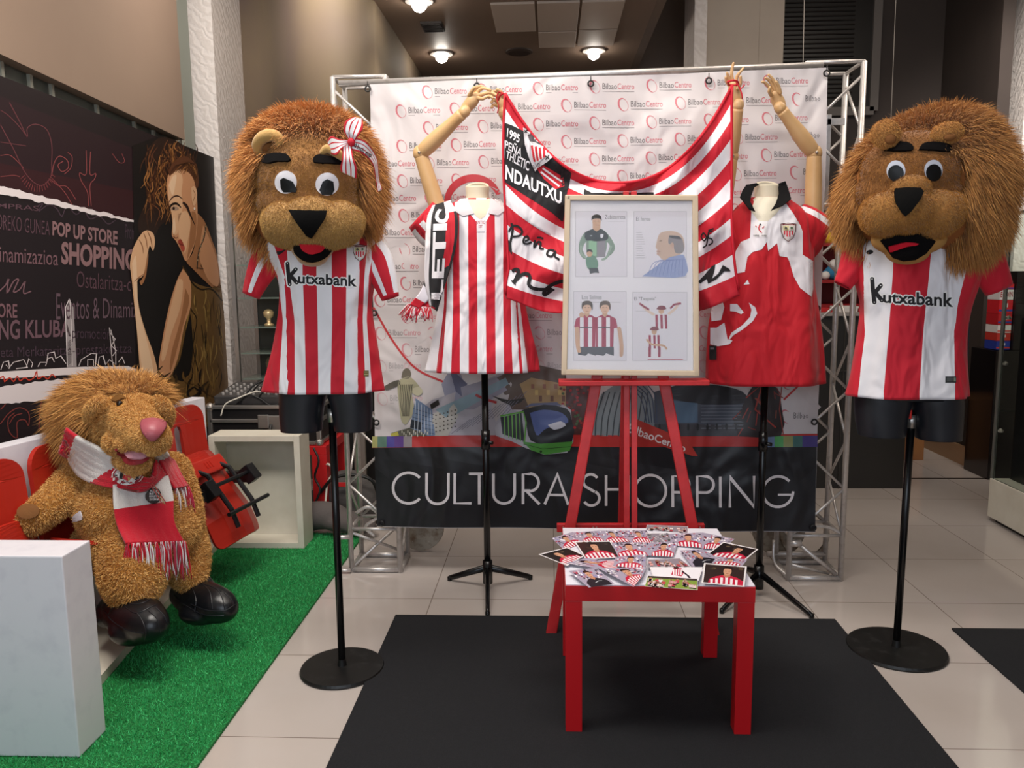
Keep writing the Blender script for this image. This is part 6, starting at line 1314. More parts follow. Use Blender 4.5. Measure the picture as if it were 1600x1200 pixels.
hand(t3, None, [[(1145, 128, 3.22, 3), (1143, 117, 3.21, 2.7), (1144, 107, 3.205, 2.3), (1146, 99, 3.2, 1.9)], [(1141, 129, 3.22, 2.9), (1138, 121, 3.21, 2.5), (1136, 114, 3.2, 2)], [(1150, 129, 3.21, 2.9), (1152, 119, 3.2, 2.6), (1157, 112, 3.19, 2.2), (1161, 107, 3.19, 1.9)], [(1139, 133, 3.22, 2.8), (1135, 127, 3.21, 2.4), (1134, 121, 3.2, 2)], [(1153, 138, 3.2, 3), (1157, 129, 3.19, 2.6), (1157, 120, 3.18, 2.2)]], [(1152, 164, 3.24, 8), (1150, 154, 3.235, 9.5), (1147, 143, 3.23, 9.5), (1146, 133, 3.22, 7.5)])

for t_, cx, cy, Y_, c_ in ((t2, 746, 292, Y2, '#8f856e'), (t3, 1198.5, 290.5, Y3, '#9a9484')):
    q = at(cx, cy, Y_); r_ = 17.8 * Y_ / FPX; Tm = Matrix.Translation(q) @ Matrix.Rotation(radians(26), 4, 'X')
    bm = BM(); lathe(bm, [(r_ * .8, .000), (r_ * .78, .001), (.001, .001)], seg=32); bmesh.ops.transform(bm, matrix=Tm, verts=bm.verts); fin('neck_cap', bm, mat('neck_hollow_shade' + c_, c_, .6), t_)  # darker cream disc imitates the shade inside the hollow neck
    bm = BM(); lathe(bm, [(r_ * 1.0, -.016), (r_ * 1.02, -.002), (r_ * .98, .003), (r_ * .8, .003), (r_ * .79, -.004)], seg=40, cap=False); bmesh.ops.transform(bm, matrix=Tm, verts=bm.verts); fin('neck_rim', bm, creamm, t_, smooth=True)
# ================================================================ FLAG
FY = 3.12; FT = [(789, 146), (1144, 134)]
lv = [(146, 789), (166, 788), (190, 787), (216, 786), (243, 786), (284, 787), (318, 789), (350, 791), (388, 793), (420, 795), (445, 790), (472, 790)]
rv = [(134, 1144), (160, 1143), (186, 1143), (215, 1143), (246, 1143), (277, 1143), (309, 1143), (340, 1143), (366, 1144), (396, 1146), (430, 1150), (468, 1156)]
NU, NV = 110, 77; V = []; U = []
for j in range(NV + 1):
    v = 11 * j / NV; yl = np.interp(v, range(12), [a for a, b in lv]); xl = np.interp(v, range(12), [b for a, b in lv]); yr = np.interp(v, range(12), [a for a, b in rv]); xr = np.interp(v, range(12), [b for a, b in rv])
    for i in range(NU + 1):
        u = i / NU; s = 2 * u - 1; s_ = s - .03
        sag = (146 - 10.6 * v) * (1 - abs(s_ / (1.03 if s_ < 0 else .97)) ** (2.25 if v < 6 else 2.0))
        x = xl + (xr - xl) * u; y = yl + (yr - yl) * u + max(sag, 0)
        if v > 10: y -= (v - 10) * 6 * (.5 + .5 * cos(6 * pi * u))
        w1 = .045 * sin((u * 9 + v * .75) * 2.2) * (1 - abs(s)) + .022 * sin(u * 22 - v * .8) * (v / 11) * (1 - abs(s) ** 4) + .045 * sin((1 - u) * 30 + v * 1.3) * (u > .5) * (u - .5) * 2 * (1 - abs(s) ** 6)
        V.append(at(x, y, FY + w1)); U.append(v / 11)
F = [(j * (NU + 1) + i, j * (NU + 1) + i + 1, (j + 1) * (NU + 1) + i + 1, (j + 1) * (NU + 1) + i) for j in range(NV) for i in range(NU)]
fl = mesh_from(V, F); uv = fl.uv_layers.new(name='UVMap'); Ua = np.array(U, np.float32)
li = np.empty(len(fl.loops), np.int32); fl.loops.foreach_get('vertex_index', li); uv.data.foreach_set('uv', np.stack([np.clip(Ua[li], .001, .999), np.full(len(li), .5)], 1).astype(np.float32).ravel())
fme = solid(fl, .0016)
tf = empty('club_flag', at(965, 470, FY), 'large red and white striped supporters flag draped between the two wooden-armed mannequins', 'flag')
link('flag_cloth', fme, ramp_mat('flag_stripes', stops([RED, WHT] * 5 + [RED]), .7), tf, smooth=True)
of = onmesh([fl]); A = Art(of, .0014, 6)
A.poly([(789, 192), (800, 196), (818, 205), (834, 203), (870, 222), (893, 262), (888, 290), (880, 345), (878, 346), (862, 332), (840, 318), (812, 300), (788, 284)], '#17161a', 1)
A.poly([(818, 200), (832, 203), (846, 212), (862, 225), (871, 245), (876, 262), (882, 272), (882, 292), (868, 282), (852, 272), (838, 262), (828, 240)], '#17161a', 1)
A.text('1995', [(793, 200), (813, 211), (811, 224), (792, 214)], '#e8e4ea', 2, .02); A.text('PE\u00d1A', [(790, 216), (818, 230), (814, 246), (789, 231)], '#e8e4ea', 2, .02); A.text('THLETIC', [(792, 235), (828, 252), (826, 268), (790, 247)], '#e8e4ea', 2, .02)
A.text('NDAUTXU', [(790, 257), (878, 301), (878, 320), (789, 280)], '#e8e4ea', 3, .03)
A.poly([(838, 262), (850, 258), (880, 276), (882, 292), (868, 296), (850, 280)], '#c51a2c', 2); A.line([(848, 262), (878, 284)], 3, '#e4dfe4', 3); A.line([(845, 268), (874, 292)], 3, '#e4dfe4', 3)
A.poly([(817, 200), (838, 208), (866, 244), (856, 252), (840, 262), (836, 268), (828, 250), (820, 226)], '#dcd7dc', 4); A.poly([(828, 222), (836, 224), (852, 232), (858, 240), (846, 250), (838, 256), (832, 240)], '#efe9ea', 5)
for k in range(4): A.line([(831 + k * 6, 228 + k * 2), (836 + k * 5, 252 - k * 2)], 3.2, '#c41c2e', 6)
A.poly([(824, 212), (834, 210), (848, 222), (856, 232), (836, 226), (828, 222)], '#4a444a', 5, 2); A.line([(819, 204), (823, 208)], 1.4, '#222', 5); A.line([(823, 204), (819, 208)], 1.4, '#222', 5); A.line([(852, 244), (858, 248)], 1.4, '#222', 5); A.line([(858, 243), (853, 249)], 1.4, '#222', 5); A.text('BAO', [(832, 258), (844, 253), (845, 258), (835, 264)], '#3a3338', 6); A.text('ATLET', [(822, 207), (838, 212), (840, 218), (826, 213)], '#3a3338', 6)
A.line([(845, 208), (850, 218), (856, 214)], 2, '#e8e4ea', 3, 2); A.line([(864, 238), (874, 252)], 2.4, '#e8e4ea', 3); A.line([(862, 246), (866, 234), (872, 236)], 2.2, '#e8e4ea', 3)
A.poly([(876, 262), (893, 270), (888, 296), (880, 300), (876, 285)], '#17161a', 2)
A.poly([(913, 296), (925, 302), (1022, 301), (1022, 305), (912, 305)], '#19181c', 2)
bk_ = '#17161a'
A.line([(799, 349), (801, 360), (797, 380)], 3.6, bk_, 2, 3); A.line([(795, 362), (801, 353), (810, 354), (816, 361), (812, 368), (801, 370)], 3.4, bk_, 2, 4)
A.line([(820, 377), (826, 374), (824, 369), (819, 372), (818, 379), (824, 381), (831, 378)], 3.2, bk_, 2, 4); A.line([(836, 375), (835, 386), (841, 378), (845, 380), (844, 388), (850, 389)], 3.3, bk_, 2, 4); A.line([(839, 371), (844, 371), (849, 373)], 2.8, bk_, 2, 3)
A.line([(866, 392), (858, 391), (855, 398), (862, 401), (868, 393), (867, 401), (874, 406)], 3.3, bk_, 2, 4)
A.line([(800, 424), (806, 421), (810, 424), (806, 436), (802, 442), (814, 430), (824, 428), (828, 434), (826, 444), (832, 450), (842, 452)], 5.5, bk_, 2, 4); A.line([(842, 452), (852, 452), (862, 452), (852, 460), (850, 456), (860, 446), (874, 440), (880, 439)], 5.5, bk_, 2, 4)
A.poly([(793, 374), (799, 380), (800, 398), (794, 390)], bk_, 2)
A.line([(1105, 371), (1100, 364), (1096, 370), (1101, 376), (1106, 368), (1104, 382), (1098, 387)], 2.2, bk_, 2, 4); A.line([(1114, 361), (1108, 362), (1107, 371), (1112, 373), (1113, 379), (1107, 383)], 2.2, bk_, 2, 4); A.line([(1107, 360), (1115, 357)], 2, bk_, 2)
A.poly([(1090, 440), (1100, 430), (1112, 416), (1118, 413), (1116, 424), (1112, 436), (1122, 428), (1130, 414), (1140, 420), (1142, 424), (1132, 424), (1120, 436), (1106, 444), (1104, 436), (1094, 443)], bk_, 2)
A.build('flag_lettering', CL, tf, label='black panel with white lettering and a shield')
# sewn red hem and ties
bm = BM(); 
tube(bm, [V[j * (NU + 1)] + Vector((0, -.002, 0)) for j in range(0, NV + 1, 3)], .0045, 8); tube(bm, [V[j * (NU + 1) + NU] + Vector((0, -.002, 0)) for j in range(0, NV + 1, 3)], .005, 8); tube(bm, [V[i] + Vector((0, -.002, 0)) for i in range(NU + 1)], .006, 8)
fin('red_hem', bm, mat('red_tape', RED, .7), tf, smooth=True)
def P4(x, y, Y): return at(x, y, Y)
bm = BM(); ctube(bm, [P4(789, 147, 3.12), P4(780, 144, 3.13), P4(776, 152, 3.13), P4(779, 166, 3.13), P4(777, 177, 3.135)], .0045, 5, flat=.4); ctube(bm, [P4(786, 146, 3.12), P4(781, 150, 3.15), P4(779, 156, 3.17)], .004, 4); fin('tie_ribbon', bm, mat('red_tape', RED, .7), tf, smooth=True)
bm = BM(); ctube(bm, [P4(1137, 128, 3.16), P4(1144, 126, 3.14), P4(1152, 127, 3.16), P4(1152, 132, 3.2), P4(1140, 133, 3.2), P4(1137, 128, 3.16)], .004, 5); ctube(bm, [P4(1150, 128, 3.15), P4(1157, 138, 3.15), P4(1163, 133, 3.15)], .0045, 4, flat=.5); ctube(bm, [P4(1156, 138, 3.15), P4(1159, 147, 3.15), P4(1160, 154, 3.15)], .005, 4, flat=.5); fin('tie_ribbon', bm, mat('red_tape', RED, .7), tf, smooth=True)

# ================================================================ SCARF on the left wooden-armed mannequin
def yb(x, y, d=.012):
    q = om2(x, y, 0); return Vector((q.x, q.y - d, q.z)) if q else at(x, y, 3.19)
ts = empty('fan_scarf', at(690, 400, 3.2), 'black, white and red knitted scarf lettered ATHLETIC over the shoulder of the retro striped shirt', 'scarf')
Ls = [(676, 322, 3.24), (667, 345, 3.19), (664, 390, 3.165), (663, 430, 3.16), (666, 452, 3.16), (672, 478, 3.165)]
Rs = [(704, 314, 3.24), (714, 335, 3.175), (714, 372, 3.165), (706, 410, 3.165), (694, 448, 3.165), (682, 486, 3.17)]
def sc(u, v):
    if u < .16: return '#dcd7db'
    if u < .64: return '#19181c' if v < .99 else RED
    if v < .16: return '#e2dde0'
    if u < .92 and v < .62: return '#bf1428'
    return '#19181c'
sm = sheet([at(*q) for q in Ls], [at(*q) for q in Rs], sc, 60, 25, .008, lambda u, v: (0, .006 * sin(u * 9) * v, 0))
link('scarf_band', sm, CL, ts, smooth=True)
A = Art(onmesh([sm]), .0012, 5); A.text('LETI', [(674, 468), (677, 350), (699, 349), (691, 468)], '#e2dfe4', 1, .03); A.text('C', [(676, 346), (684, 326), (703, 331), (699, 352)], '#e2dfe4', 1, .05); A.build('scarf_lettering', CL, ts, label='white scarf lettering')
sm = sheet([at(*q) for q in [(664, 440, 3.17), (655, 458, 3.165), (640, 476, 3.165)]], [at(*q) for q in [(674, 452, 3.17), (670, 468, 3.165), (655, 482, 3.165)]], lambda u, v: '#1b1a20' if v < .15 else '#dedae4' if v < .7 else RED, 20, 8, .006)
link('scarf_tail', sm, CL, ts, smooth=True)
sm = sheet([at(*q) for q in [(664, 456, 3.18), (658, 468, 3.175), (656, 478, 3.17)]], [at(*q) for q in [(673, 458, 3.18), (673, 470, 3.175), (672, 480, 3.17)]], lambda u, v: RED, 12, 8, .006)
link('scarf_tail', sm, CL, ts, smooth=True)
def fringe(t, roots, length, dirs, n, m=None, r=.0016, seed=1, spread=.5):
    rd_ = random.Random(seed); cols = {}
    for k in range(n):
        a = rd_.random() * (len(roots) - 1); i = int(a); p_ = Vector(roots[i]).lerp(Vector(roots[i + 1]), a - i); d = Vector(dirs).normalized() + Vector((rd_.uniform(-1, 1), rd_.uniform(-.4, .1), rd_.uniform(-.3, .3))) * spread
        c = rd_.choice([RED, '#e6e2e4', '#b8324a']); bm = cols.setdefault(c, BM()); L_ = length * rd_.uniform(.7, 1.1)
        ctube(bm, [p_, p_ + d * L_ * .4 + Vector((rd_.uniform(-.3, .3) * L_ * .3, 0, 0)), p_ + d * L_ + Vector((0, 0, -L_ * .15))], [r, r * 1.1, r * .7], 4, 5)
    for c, bm in cols.items(): fin('fringe', bm, mat('yarn_' + c, c, .9), t, smooth=True)
fringe(ts, [at(638, 474, 3.165), at(654, 483, 3.165)], .05, (-.45, 0, -.7), 70, seed=3)
fringe(ts, [at(655, 477, 3.165), at(673, 481, 3.165)], .045, (-.12, 0, -1), 60, seed=4)
# ================================================================ LION COSTUME HEADS
def pxs(P):
    v = P - np.array(EYE); z = v @ np.array(FWD); return 800 + FPX * (v @ np.array(RIGHT)) / z, 600 - FPX * (v @ np.array(UP)) / z
def S_(x, y, Y, rx, ry=None, rz=None, R=None):
    k = Y / FPX; return (at(x, y, Y), (rx * k, (ry or rx) * k, (rz or rx) * k), R)
def mixc(a, b):
    A_, B_ = np.array(lin(a)[:3]), np.array(lin(b)[:3])
    def f(P, N, rg): k = rg.random(len(P))[:, None] ** 1.2; return A_ * (1 - k) + B_ * k
    return f
def inell(x, y, L):
    m = np.zeros(len(x), bool)
    for cx, cy, rx, ry in L: m |= ((x - cx) / rx) ** 2 + ((y - cy) / ry) ** 2 < 1
    return m
def arr(me):
    me.calc_loop_triangles()
def lion_head(label, C, core, faceS, facecol, muzS, muzcol, ears, mane_n, excl, facelens, manecols, flow, base):
    t = empty('lion_costume_head', base, label, 'costume head')
    mme = blobmesh(core, .012, 6); link('mane_base', mme, mat('mane_skin', '#8f5526', .9), t, smooth=True)
    fme_ = blobmesh(faceS, .006, 5); link('face', fme_, mat('face_plush_' + facecol, facecol, .9, sheen=.4, noise=(30, '#7d5226', .4, .75), bump=(260, .5, .002)), t, smooth=True)
    mu = blobmesh(muzS, .006, 7); mz = link('muzzle', mu, mat('muzzle_plush_' + muzcol, muzcol, .9, sheen=.4, noise=(25, '#98703a', .4, .7), bump=(260, .5, .002)), t, smooth=True)
    mf = lambda P, N: (~inell(*pxs(P), excl) | (P[:, 1] > C.y - .02)).astype(float)
    Ca = np.array(C)
    def df(P, N):
        r = P - Ca; r /= np.linalg.norm(r, axis=1)[:, None]; return flow(P, N, r)
    f = fur(mme, mane_n, .058 if mane_n < 55000 else .062, .0019, df, mixc(*manecols), mf, 4, .16, .5, 5); link('mane_fur', f, FURM, t)
    return t, mme, fme_, mu
def shortfur(t, me, n, cols, excl=None, L=.007, w=.0011, parent=None, name='short_fur', seed=9, curl=.35, down=.5):
    m = None
    if excl: m = lambda P, N: (~inell(*pxs(P), excl)).astype(float)
    f = fur(me, n, L, w, lambda P, N: N + np.array([0, 0, -down]), mixc(*cols), m, 2, curl, .2, seed); return link(name, f, FURM, parent or t)
# ---- left head
HY = YM1 - .03
C1 = at(486, 290, HY)
def flow1(P, N, r):
    d = r * .75 + N * .35; d[:, 1] -= .25 * (P[:, 1] < C1.y); d[:, 2] += -.45 + .55 * np.clip((r[:, 2] - .1) / .6, 0, 1); return d
t, mme, fm, mu = lion_head('shaggy brown lion costume head with a red and white bow on the left black mannequin', C1,
    [S_(486, 285, HY, 100, 88, 98), S_(486, 330, HY, 92, 80, 70), S_(486, 250, HY, 92, 80, 72)],
    [S_(480, 283, HY - .12, 78, 52, 68), S_(480, 318, HY - .12, 80, 52, 50), S_(480, 245, HY - .10, 66, 50, 40)], '#96662d',
    [S_(444, 350, HY - .20, 33, 36, 35), S_(533, 350, HY - .20, 34, 36, 35), S_(486, 348, HY - .215, 46, 38, 40), S_(462, 360, HY - .20, 36, 36, 29), S_(514, 360, HY - .20, 36, 36, 29), S_(488, 334, HY - .20, 40, 32, 26), S_(429, 345, HY - .17, 20, 26, 24), S_(549, 345, HY - .17, 20, 26, 24)], '#b08648', None, 52000,
    [(480, 290, 78, 72), (488, 352, 88, 48), (488, 395, 36, 26), (418, 226, 20, 16)], None, ('#a66a32', '#d79c5a'), flow1, (YM1 * 0 + p.x, YM1, 1.4))
jw = blobmesh([S_(488, 388, HY - .185, 33, 34, 22), S_(488, 399, HY - .195, 25, 30, 18)], .005, 4); link('lower_jaw', jw, mat('muzzle_plush_#b08648', '#b08648', .9), t, smooth=True)
of1 = onmesh([fm]); om_ = onmesh([mu]); oj = onmesh([jw])
patch(t, 'eye_white', of1, [('e', 447, 285, 17, 18), ], '#d9d6dc', .004, mat('eye_white', '#d9d6dc', .5)); patch(t, 'eye_white', of1, [('e', 511, 288, 18, 18)], '#d9d6dc', .004, mat('eye_white', '#d9d6dc', .5))
eb = mat('eye_black', '#060607', .4, spec=.3)
patch(t, 'pupil', of1, [('p', [(439, 281), (444, 278), (458, 284), (464, 296), (463, 301), (444, 301), (440, 294)])], '#0c0c0e', .004, eb, 4); patch(t, 'pupil', of1, [('p', [(504, 284), (511, 280), (520, 284), (522, 297), (518, 305), (503, 305), (499, 297)])], '#0c0c0e', .004, eb, 4)
patch(t, 'eyebrow', of1, [('p', [(412, 255), (415, 246), (430, 241), (448, 242), (454, 248), (452, 253), (434, 253), (422, 256)], 2)], '#0b0809', .012, None, 3); patch(t, 'eyebrow', of1, [('p', [(489, 250), (494, 244), (506, 244), (534, 252), (532, 257), (512, 256), (492, 255)], 2)], '#0b0809', .012, None, 3)
patch(t, 'nose', om_, [('p', [(455, 331), (509, 332), (507, 341), (493, 362), (487, 369), (480, 366), (466, 348)])], '#070606', .022, None, 4)
patch(t, 'mouth', oj, [('p', [(460, 384), (516, 385), (515, 394), (505, 404), (488, 409), (472, 405), (461, 394)], 2)], '#0b0809', .005, None, 2); patch(t, 'tongue', oj, [('p', [(470, 383), (504, 384), (500, 393), (488, 398), (476, 394)], 2)], '#b8202c', .006, None, 7)
tan = mat('ear_plush', '#b58d50', .9, sheen=.3, bump=(250, .5, .002))
def ear(t, pts, Y, inner=None, r=None):
    me = blobmesh([(at(q[0], q[1], q[3]), float(q[2]) * Y / FPX) for q in cat(pts, 6)], .004, 3); link('ear', me, tan, t, smooth=True)
    if inner: me = blobmesh([S_(*inner)], .004, 2); link('inner_ear', me, mat('inner_ear', '#7a4c22', .9), t, smooth=True)
ear(t, [(404, 238, 6, HY - .155), (402, 227, 8, HY - .165), (409, 216, 9, HY - .175), (422, 211, 9, HY - .18), (434, 214, 7.5, HY - .18), (440, 221, 5.5, HY - .18), (434, 226, 4, HY - .18)], HY, (418, 229, HY - .15, 14, 9, 11))
ear(t, [(504, 238, 5, HY - .19), (511, 232, 6, HY - .19), (521, 236, 7, HY - .19), (532, 243, 6.5, HY - .185), (538, 248, 5, HY - .175)], HY, (524, 234, HY - .165, 14, 9, 10))
shortfur(t, fm, 34000, ('#85571f', '#ab7a3a'), [(447, 285, 18, 19), (511, 288, 19, 19), (432, 249, 21, 8), (511, 250, 23, 7)], parent=None)
shortfur(t, mu, 34000, ('#a0763a', '#c9a160'), [(483, 346, 22, 16)], seed=4)
# ribbon bow
tb = empty('ribbon_bow', at(548, 222, HY - .2), 'red and white striped ribbon bow on the left lion head', 'bow')
def rib(u, v): return RED if (u < .12 or u > .88 or .3 < u < .38 or .62 < u < .7) else '#ebe7ea'
def strip(L_, R_, nm='ribbon'):
    me = sheet([at(*q) for q in L_], [at(*q) for q in R_], rib, 40, 26, .002); return me, link(nm, me, CL, tb, smooth=True)
YB = HY - .215
strip([(547, 220, YB), (538, 206, YB - .01), (540, 190, YB - .01), (553, 183, YB)], [(553, 222, YB), (560, 212, YB - .015), (567, 198, YB - .01), (566, 186, YB)], 'bow_loop')
strip([(552, 220, YB), (562, 208, YB), (567, 200, YB + .01), (562, 187, YB + .02)], [(549, 224, YB), (555, 214, YB), (552, 196, YB + .02), (548, 186, YB + .02)], 'bow_loop')
strip([(548, 218, YB), (532, 218, YB - .01), (518, 213, YB), (512, 220, YB + .02)], [(546, 224, YB), (534, 232, YB - .012), (526, 242, YB - .005), (516, 240, YB + .02)], 'bow_loop')
m_, _ = strip([(535, 226, YB), (535, 246, YB - .01), (532, 262, YB), (533, 268, YB + .01)], [(549, 226, YB), (552, 246, YB - .012), (557, 262, YB - .005), (557, 279, YB + .01)], 'ribbon_tail')
m_, _ = strip([(552, 214, YB), (572, 222, YB + .01), (588, 246, YB + .07), (592, 278, YB + .12), (597, 296, YB + .13)], [(549, 234, YB), (566, 240, YB + .005), (582, 256, YB + .06), (587, 280, YB + .11), (590, 300, YB + .12)], 'ribbon_tail')
A = Art(onmesh([m_]), .001, 4); A.text('athletic eup', [(551, 220), (583, 240), (577, 248), (550, 230)], '#17161a', 1, .02); A.build('ribbon_lettering', CL, tb)
me = blobmesh([S_(549, 222, YB - .005, 6, 5, 7)], .003, 2); link('knot', me, CL if False else mat('red_tape', RED, .7), tb, smooth=True)

# ---- right head
HZ = Y4 - .03; C2 = at(1445, 292, HZ)
def flow2(P, N, r):
    d = r * .7 + N * .3; d[:, 1] -= .2 * (P[:, 1] < C2.y); d[:, 2] += -.7 + .85 * np.clip((r[:, 2] - .1) / .7, 0, 1); return d
t, mme, fm, mu = lion_head('shaggy brown lion costume head with open mouth on the right black mannequin', C2,
    [S_(1440, 290, HZ, 96, 84, 96), S_(1482, 280, HZ, 76, 80, 88), S_(1412, 310, HZ, 86, 76, 80), S_(1480, 330, HZ, 72, 76, 66), S_(1470, 225, HZ, 70, 70, 46)],
    [S_(1422, 270, HZ - .13, 72, 50, 60), S_(1430, 240, HZ - .12, 60, 46, 34), S_(1420, 300, HZ - .12, 78, 50, 46)], '#8e5a22',
    [S_(1382, 335, HZ - .20, 34, 34, 34), S_(1456, 335, HZ - .20, 42, 34, 38), S_(1418, 330, HZ - .22, 38, 34, 34), S_(1420, 296, HZ - .20, 30, 30, 24), S_(1478, 330, HZ - .18, 28, 28, 32), S_(1365, 335, HZ - .17, 20, 26, 28)], '#a87434', None, 60000,
    [(1424, 275, 84, 50), (1425, 340, 86, 56), (1425, 392, 52, 26), (1384, 214, 24, 20), (1480, 212, 25, 14)], None, ('#9a6430', '#cc9556'), flow2, (p4.x, Y4, 1.37))
jw = blobmesh([S_(1420, 374, HZ - .165, 56, 30, 26), S_(1418, 394, HZ - .17, 32, 28, 19)], .005, 5); link('lower_jaw', jw, mat('jaw_plush', '#b08245', .9), t, smooth=True)
of2 = onmesh([fm]); om_ = onmesh([mu]); oj = onmesh([jw])
ew = mat('eye_white2', '#b9bcc8', .5)
patch(t, 'eye_white', of2, [('e', 1400, 267, 14.5, 16)], '#b9bcc8', .004, ew); patch(t, 'eye_white', of2, [('e', 1458, 266, 14, 16)], '#b9bcc8', .004, ew)
patch(t, 'pupil', of2, [('e', 1400, 271, 12, 12.5)], '#0c0c0e', .004, eb, 4); patch(t, 'pupil', of2, [('e', 1458, 270, 11.5, 13)], '#0c0c0e', .004, eb, 4)
patch(t, 'eyebrow', of2, [('p', [(1381, 236), (1384, 227), (1396, 223), (1418, 225), (1426, 231), (1424, 236), (1404, 237)], 2)], '#0b0809', .012, None, 3); patch(t, 'eyebrow', of2, [('p', [(1435, 235), (1440, 227), (1456, 223), (1478, 226), (1484, 232), (1482, 238), (1460, 236)], 2)], '#0b0809', .012, None, 3)
patch(t, 'nose', om_, [('p', [(1397, 307), (1402, 301), (1418, 299), (1434, 300), (1439, 306), (1434, 316), (1423, 330), (1415, 337), (1409, 332), (1399, 317)])], '#070606', .03, None, 4)
patch(t, 'mouth', oj, [('p', [(1376, 376), (1392, 364), (1420, 358), (1445, 366), (1461, 377), (1446, 396), (1430, 405), (1412, 407), (1396, 402)])], '#0b0809', .005, None, 2); patch(t, 'tongue', oj, [('p', [(1389, 384), (1402, 381), (1415, 378), (1434, 380), (1424, 384), (1410, 388), (1398, 392), (1391, 391)], 2)], '#c81f30', .006, None, 8)
def pear(cx, cy, rx, ry, Y, ix, iy, rot):
    R = Matrix.Rotation(rot, 3, 'Y'); me = blobmesh([S_(cx, cy, Y, rx, 9, ry, R), S_(cx + 2, cy + ry * .5, Y + .01, rx * .8, 9, ry * .7, R)], .004, 3); link('ear', me, mat('brown_ear', '#a8733a', .9), t, smooth=True)
    me = blobmesh([S_(ix, iy, Y - .014, rx * .42, 4, ry * .4, R)], .003, 2); link('inner_ear', me, mat('inner_ear', '#7a4c22', .9), t, smooth=True)
    shortfur(t, blobmesh([S_(cx, cy, Y, rx, 9, ry, R)], .006, 2), 3500, ('#a8733a', '#cf9a52'), [(ix, iy, rx * .45, ry * .42)], name='ear_fur', seed=5)
pear(1384, 209, 22, 21, HZ - .20, 1391, 217, .3)
pear(1480, 207, 24, 15, HZ - .205, 1484, 214, -.15)
shortfur(t, fm, 34000, ('#7c4c1a', '#a87030'), [(1400, 267, 15.5, 17), (1458, 266, 15, 17), (1403, 231, 22, 8), (1460, 231, 25, 8)], seed=6)
shortfur(t, mu, 34000, ('#95622a', '#c48c44'), [(1418, 314, 19, 17)], seed=7)

# ================================================================ PLUSH LION on the seats
tl_ = empty('plush_lion', (-1.5, 2.8, .44), 'large plush lion with a striped scarf sitting on the red stadium seats', 'plush toy')
def CH(pts, n=6): return [(at(v[0], v[1], v[2]), float(v[3]) * float(v[2]) / FPX) for v in cat(pts, n)]
B = [S_(205, 742, 2.84, 62, 66, 50), S_(205, 795, 2.82, 84, 84, 62), S_(225, 835, 2.80, 88, 90, 52), S_(192, 845, 2.86, 78, 80, 50)]
B += CH([(136, 732, 2.86, 30), (104, 762, 2.78, 29), (78, 790, 2.68, 29), (50, 810, 2.63, 27), (36, 824, 2.62, 20)])
B += CH([(268, 735, 2.98, 30), (285, 780, 2.95, 28), (295, 815, 2.9, 24)])
B += CH([(215, 845, 2.74, 62), (212, 878, 2.66, 58), (208, 905, 2.60, 50), (212, 922, 2.57, 36)])
B += CH([(268, 842, 2.92, 54), (284, 866, 2.86, 44), (292, 888, 2.82, 34), (300, 905, 2.78, 24)])
B += CH([(188, 705, 2.86, 42), (195, 675, 2.84, 50)])
gold = mat('plush_gold', '#a8722f', .95, bump=(90, .8, .006))
pb = blobmesh(B, .011, 5); body = link('plush_body', pb, gold, tl_, smooth=True)
Hd = [S_(192, 655, 2.84, 46, 50, 46), S_(180, 668, 2.84, 38, 44, 40), S_(212, 648, 2.80, 40, 40, 34), S_(172, 690, 2.80, 26, 30, 24)]
Hd += CH([(196, 650, 2.78, 38), (212, 662, 2.70, 34), (228, 676, 2.62, 31), (238, 684, 2.56, 28)]) + [S_(212, 692, 2.64, 32, 30, 14), S_(240, 694, 2.57, 26, 26, 14), S_(188, 690, 2.70, 26, 30, 22)]
hb = blobmesh(Hd, .008, 5); link('plush_head', hb, gold, tl_, smooth=True)
jaw = blobmesh(CH([(196, 716, 2.72, 22), (210, 724, 2.64, 18), (221, 724, 2.60, 14)]) + [S_(208, 722, 2.65, 24, 26, 12)], .006, 4); link('lower_jaw', jaw, gold, tl_, smooth=True)
G2 = ('#b98036', '#f4c67e')
shortfur(tl_, pb, 110000, G2, None, .012, .0024, seed=11, curl=.75, down=.1)
shortfur(tl_, hb, 60000, G2, [(239, 671, 21, 16), (187, 631, 7, 6), (208, 712, 24, 9)], .009, .0021, seed=13, curl=.6, down=.1)
shortfur(tl_, jaw, 8000, G2, [(208, 712, 22, 9)], .009, .002, seed=12, curl=.7, down=.1)
ohd = onmesh([hb]); opb = onmesh([pb, hb])
A = Art(lambda x, y, h=0: (lambda q: q - ray(x, y).normalized() * (h + .012 * max(0, 1 - ((x - 239) / 20) ** 2 - ((y - 671) / 17) ** 2)))(ohd(x, y, 0) or at(x, y, 2.58)), .001, 3); A.poly([(221, 664), (224, 658), (238, 656), (252, 658), (258, 664), (256, 671), (247, 682), (239, 688), (231, 684), (223, 673)], '#a4505a', 3, 3)
me = A.mesh(); bm = BM(); bm.from_mesh(me); bmesh.ops.remove_doubles(bm, verts=bm.verts, dist=.0003); bm.to_mesh(me); bm.free(); link('nose', solid(me, .016), mat('pink_nose', '#a2505a', .45), tl_, smooth=True)
q = ohd(187, 631, 0); bm = BM(); bmesh.ops.create_icosphere(bm, subdivisions=3, radius=.0115, matrix=Matrix.Translation(q)); fin('eye', bm, mat('glass_eye', '#150e0b', .08), tl_, smooth=True)
patch(tl_, 'eyelid', ohd, [('p', [(175, 627), (180, 621), (189, 619), (197, 624), (190, 625), (182, 629)], 2)], '#6b4823', .006, None, 5)
om3_ = onmesh([jaw, hb])
patch(tl_, 'mouth', om3_, [('p', [(184, 699), (192, 707), (206, 712), (222, 712), (231, 708), (230, 718), (222, 724), (208, 726), (196, 721), (188, 713)], 2)], '#8f1f28', .008, mat('mouth_red', '#8f1f28', .7), 12)
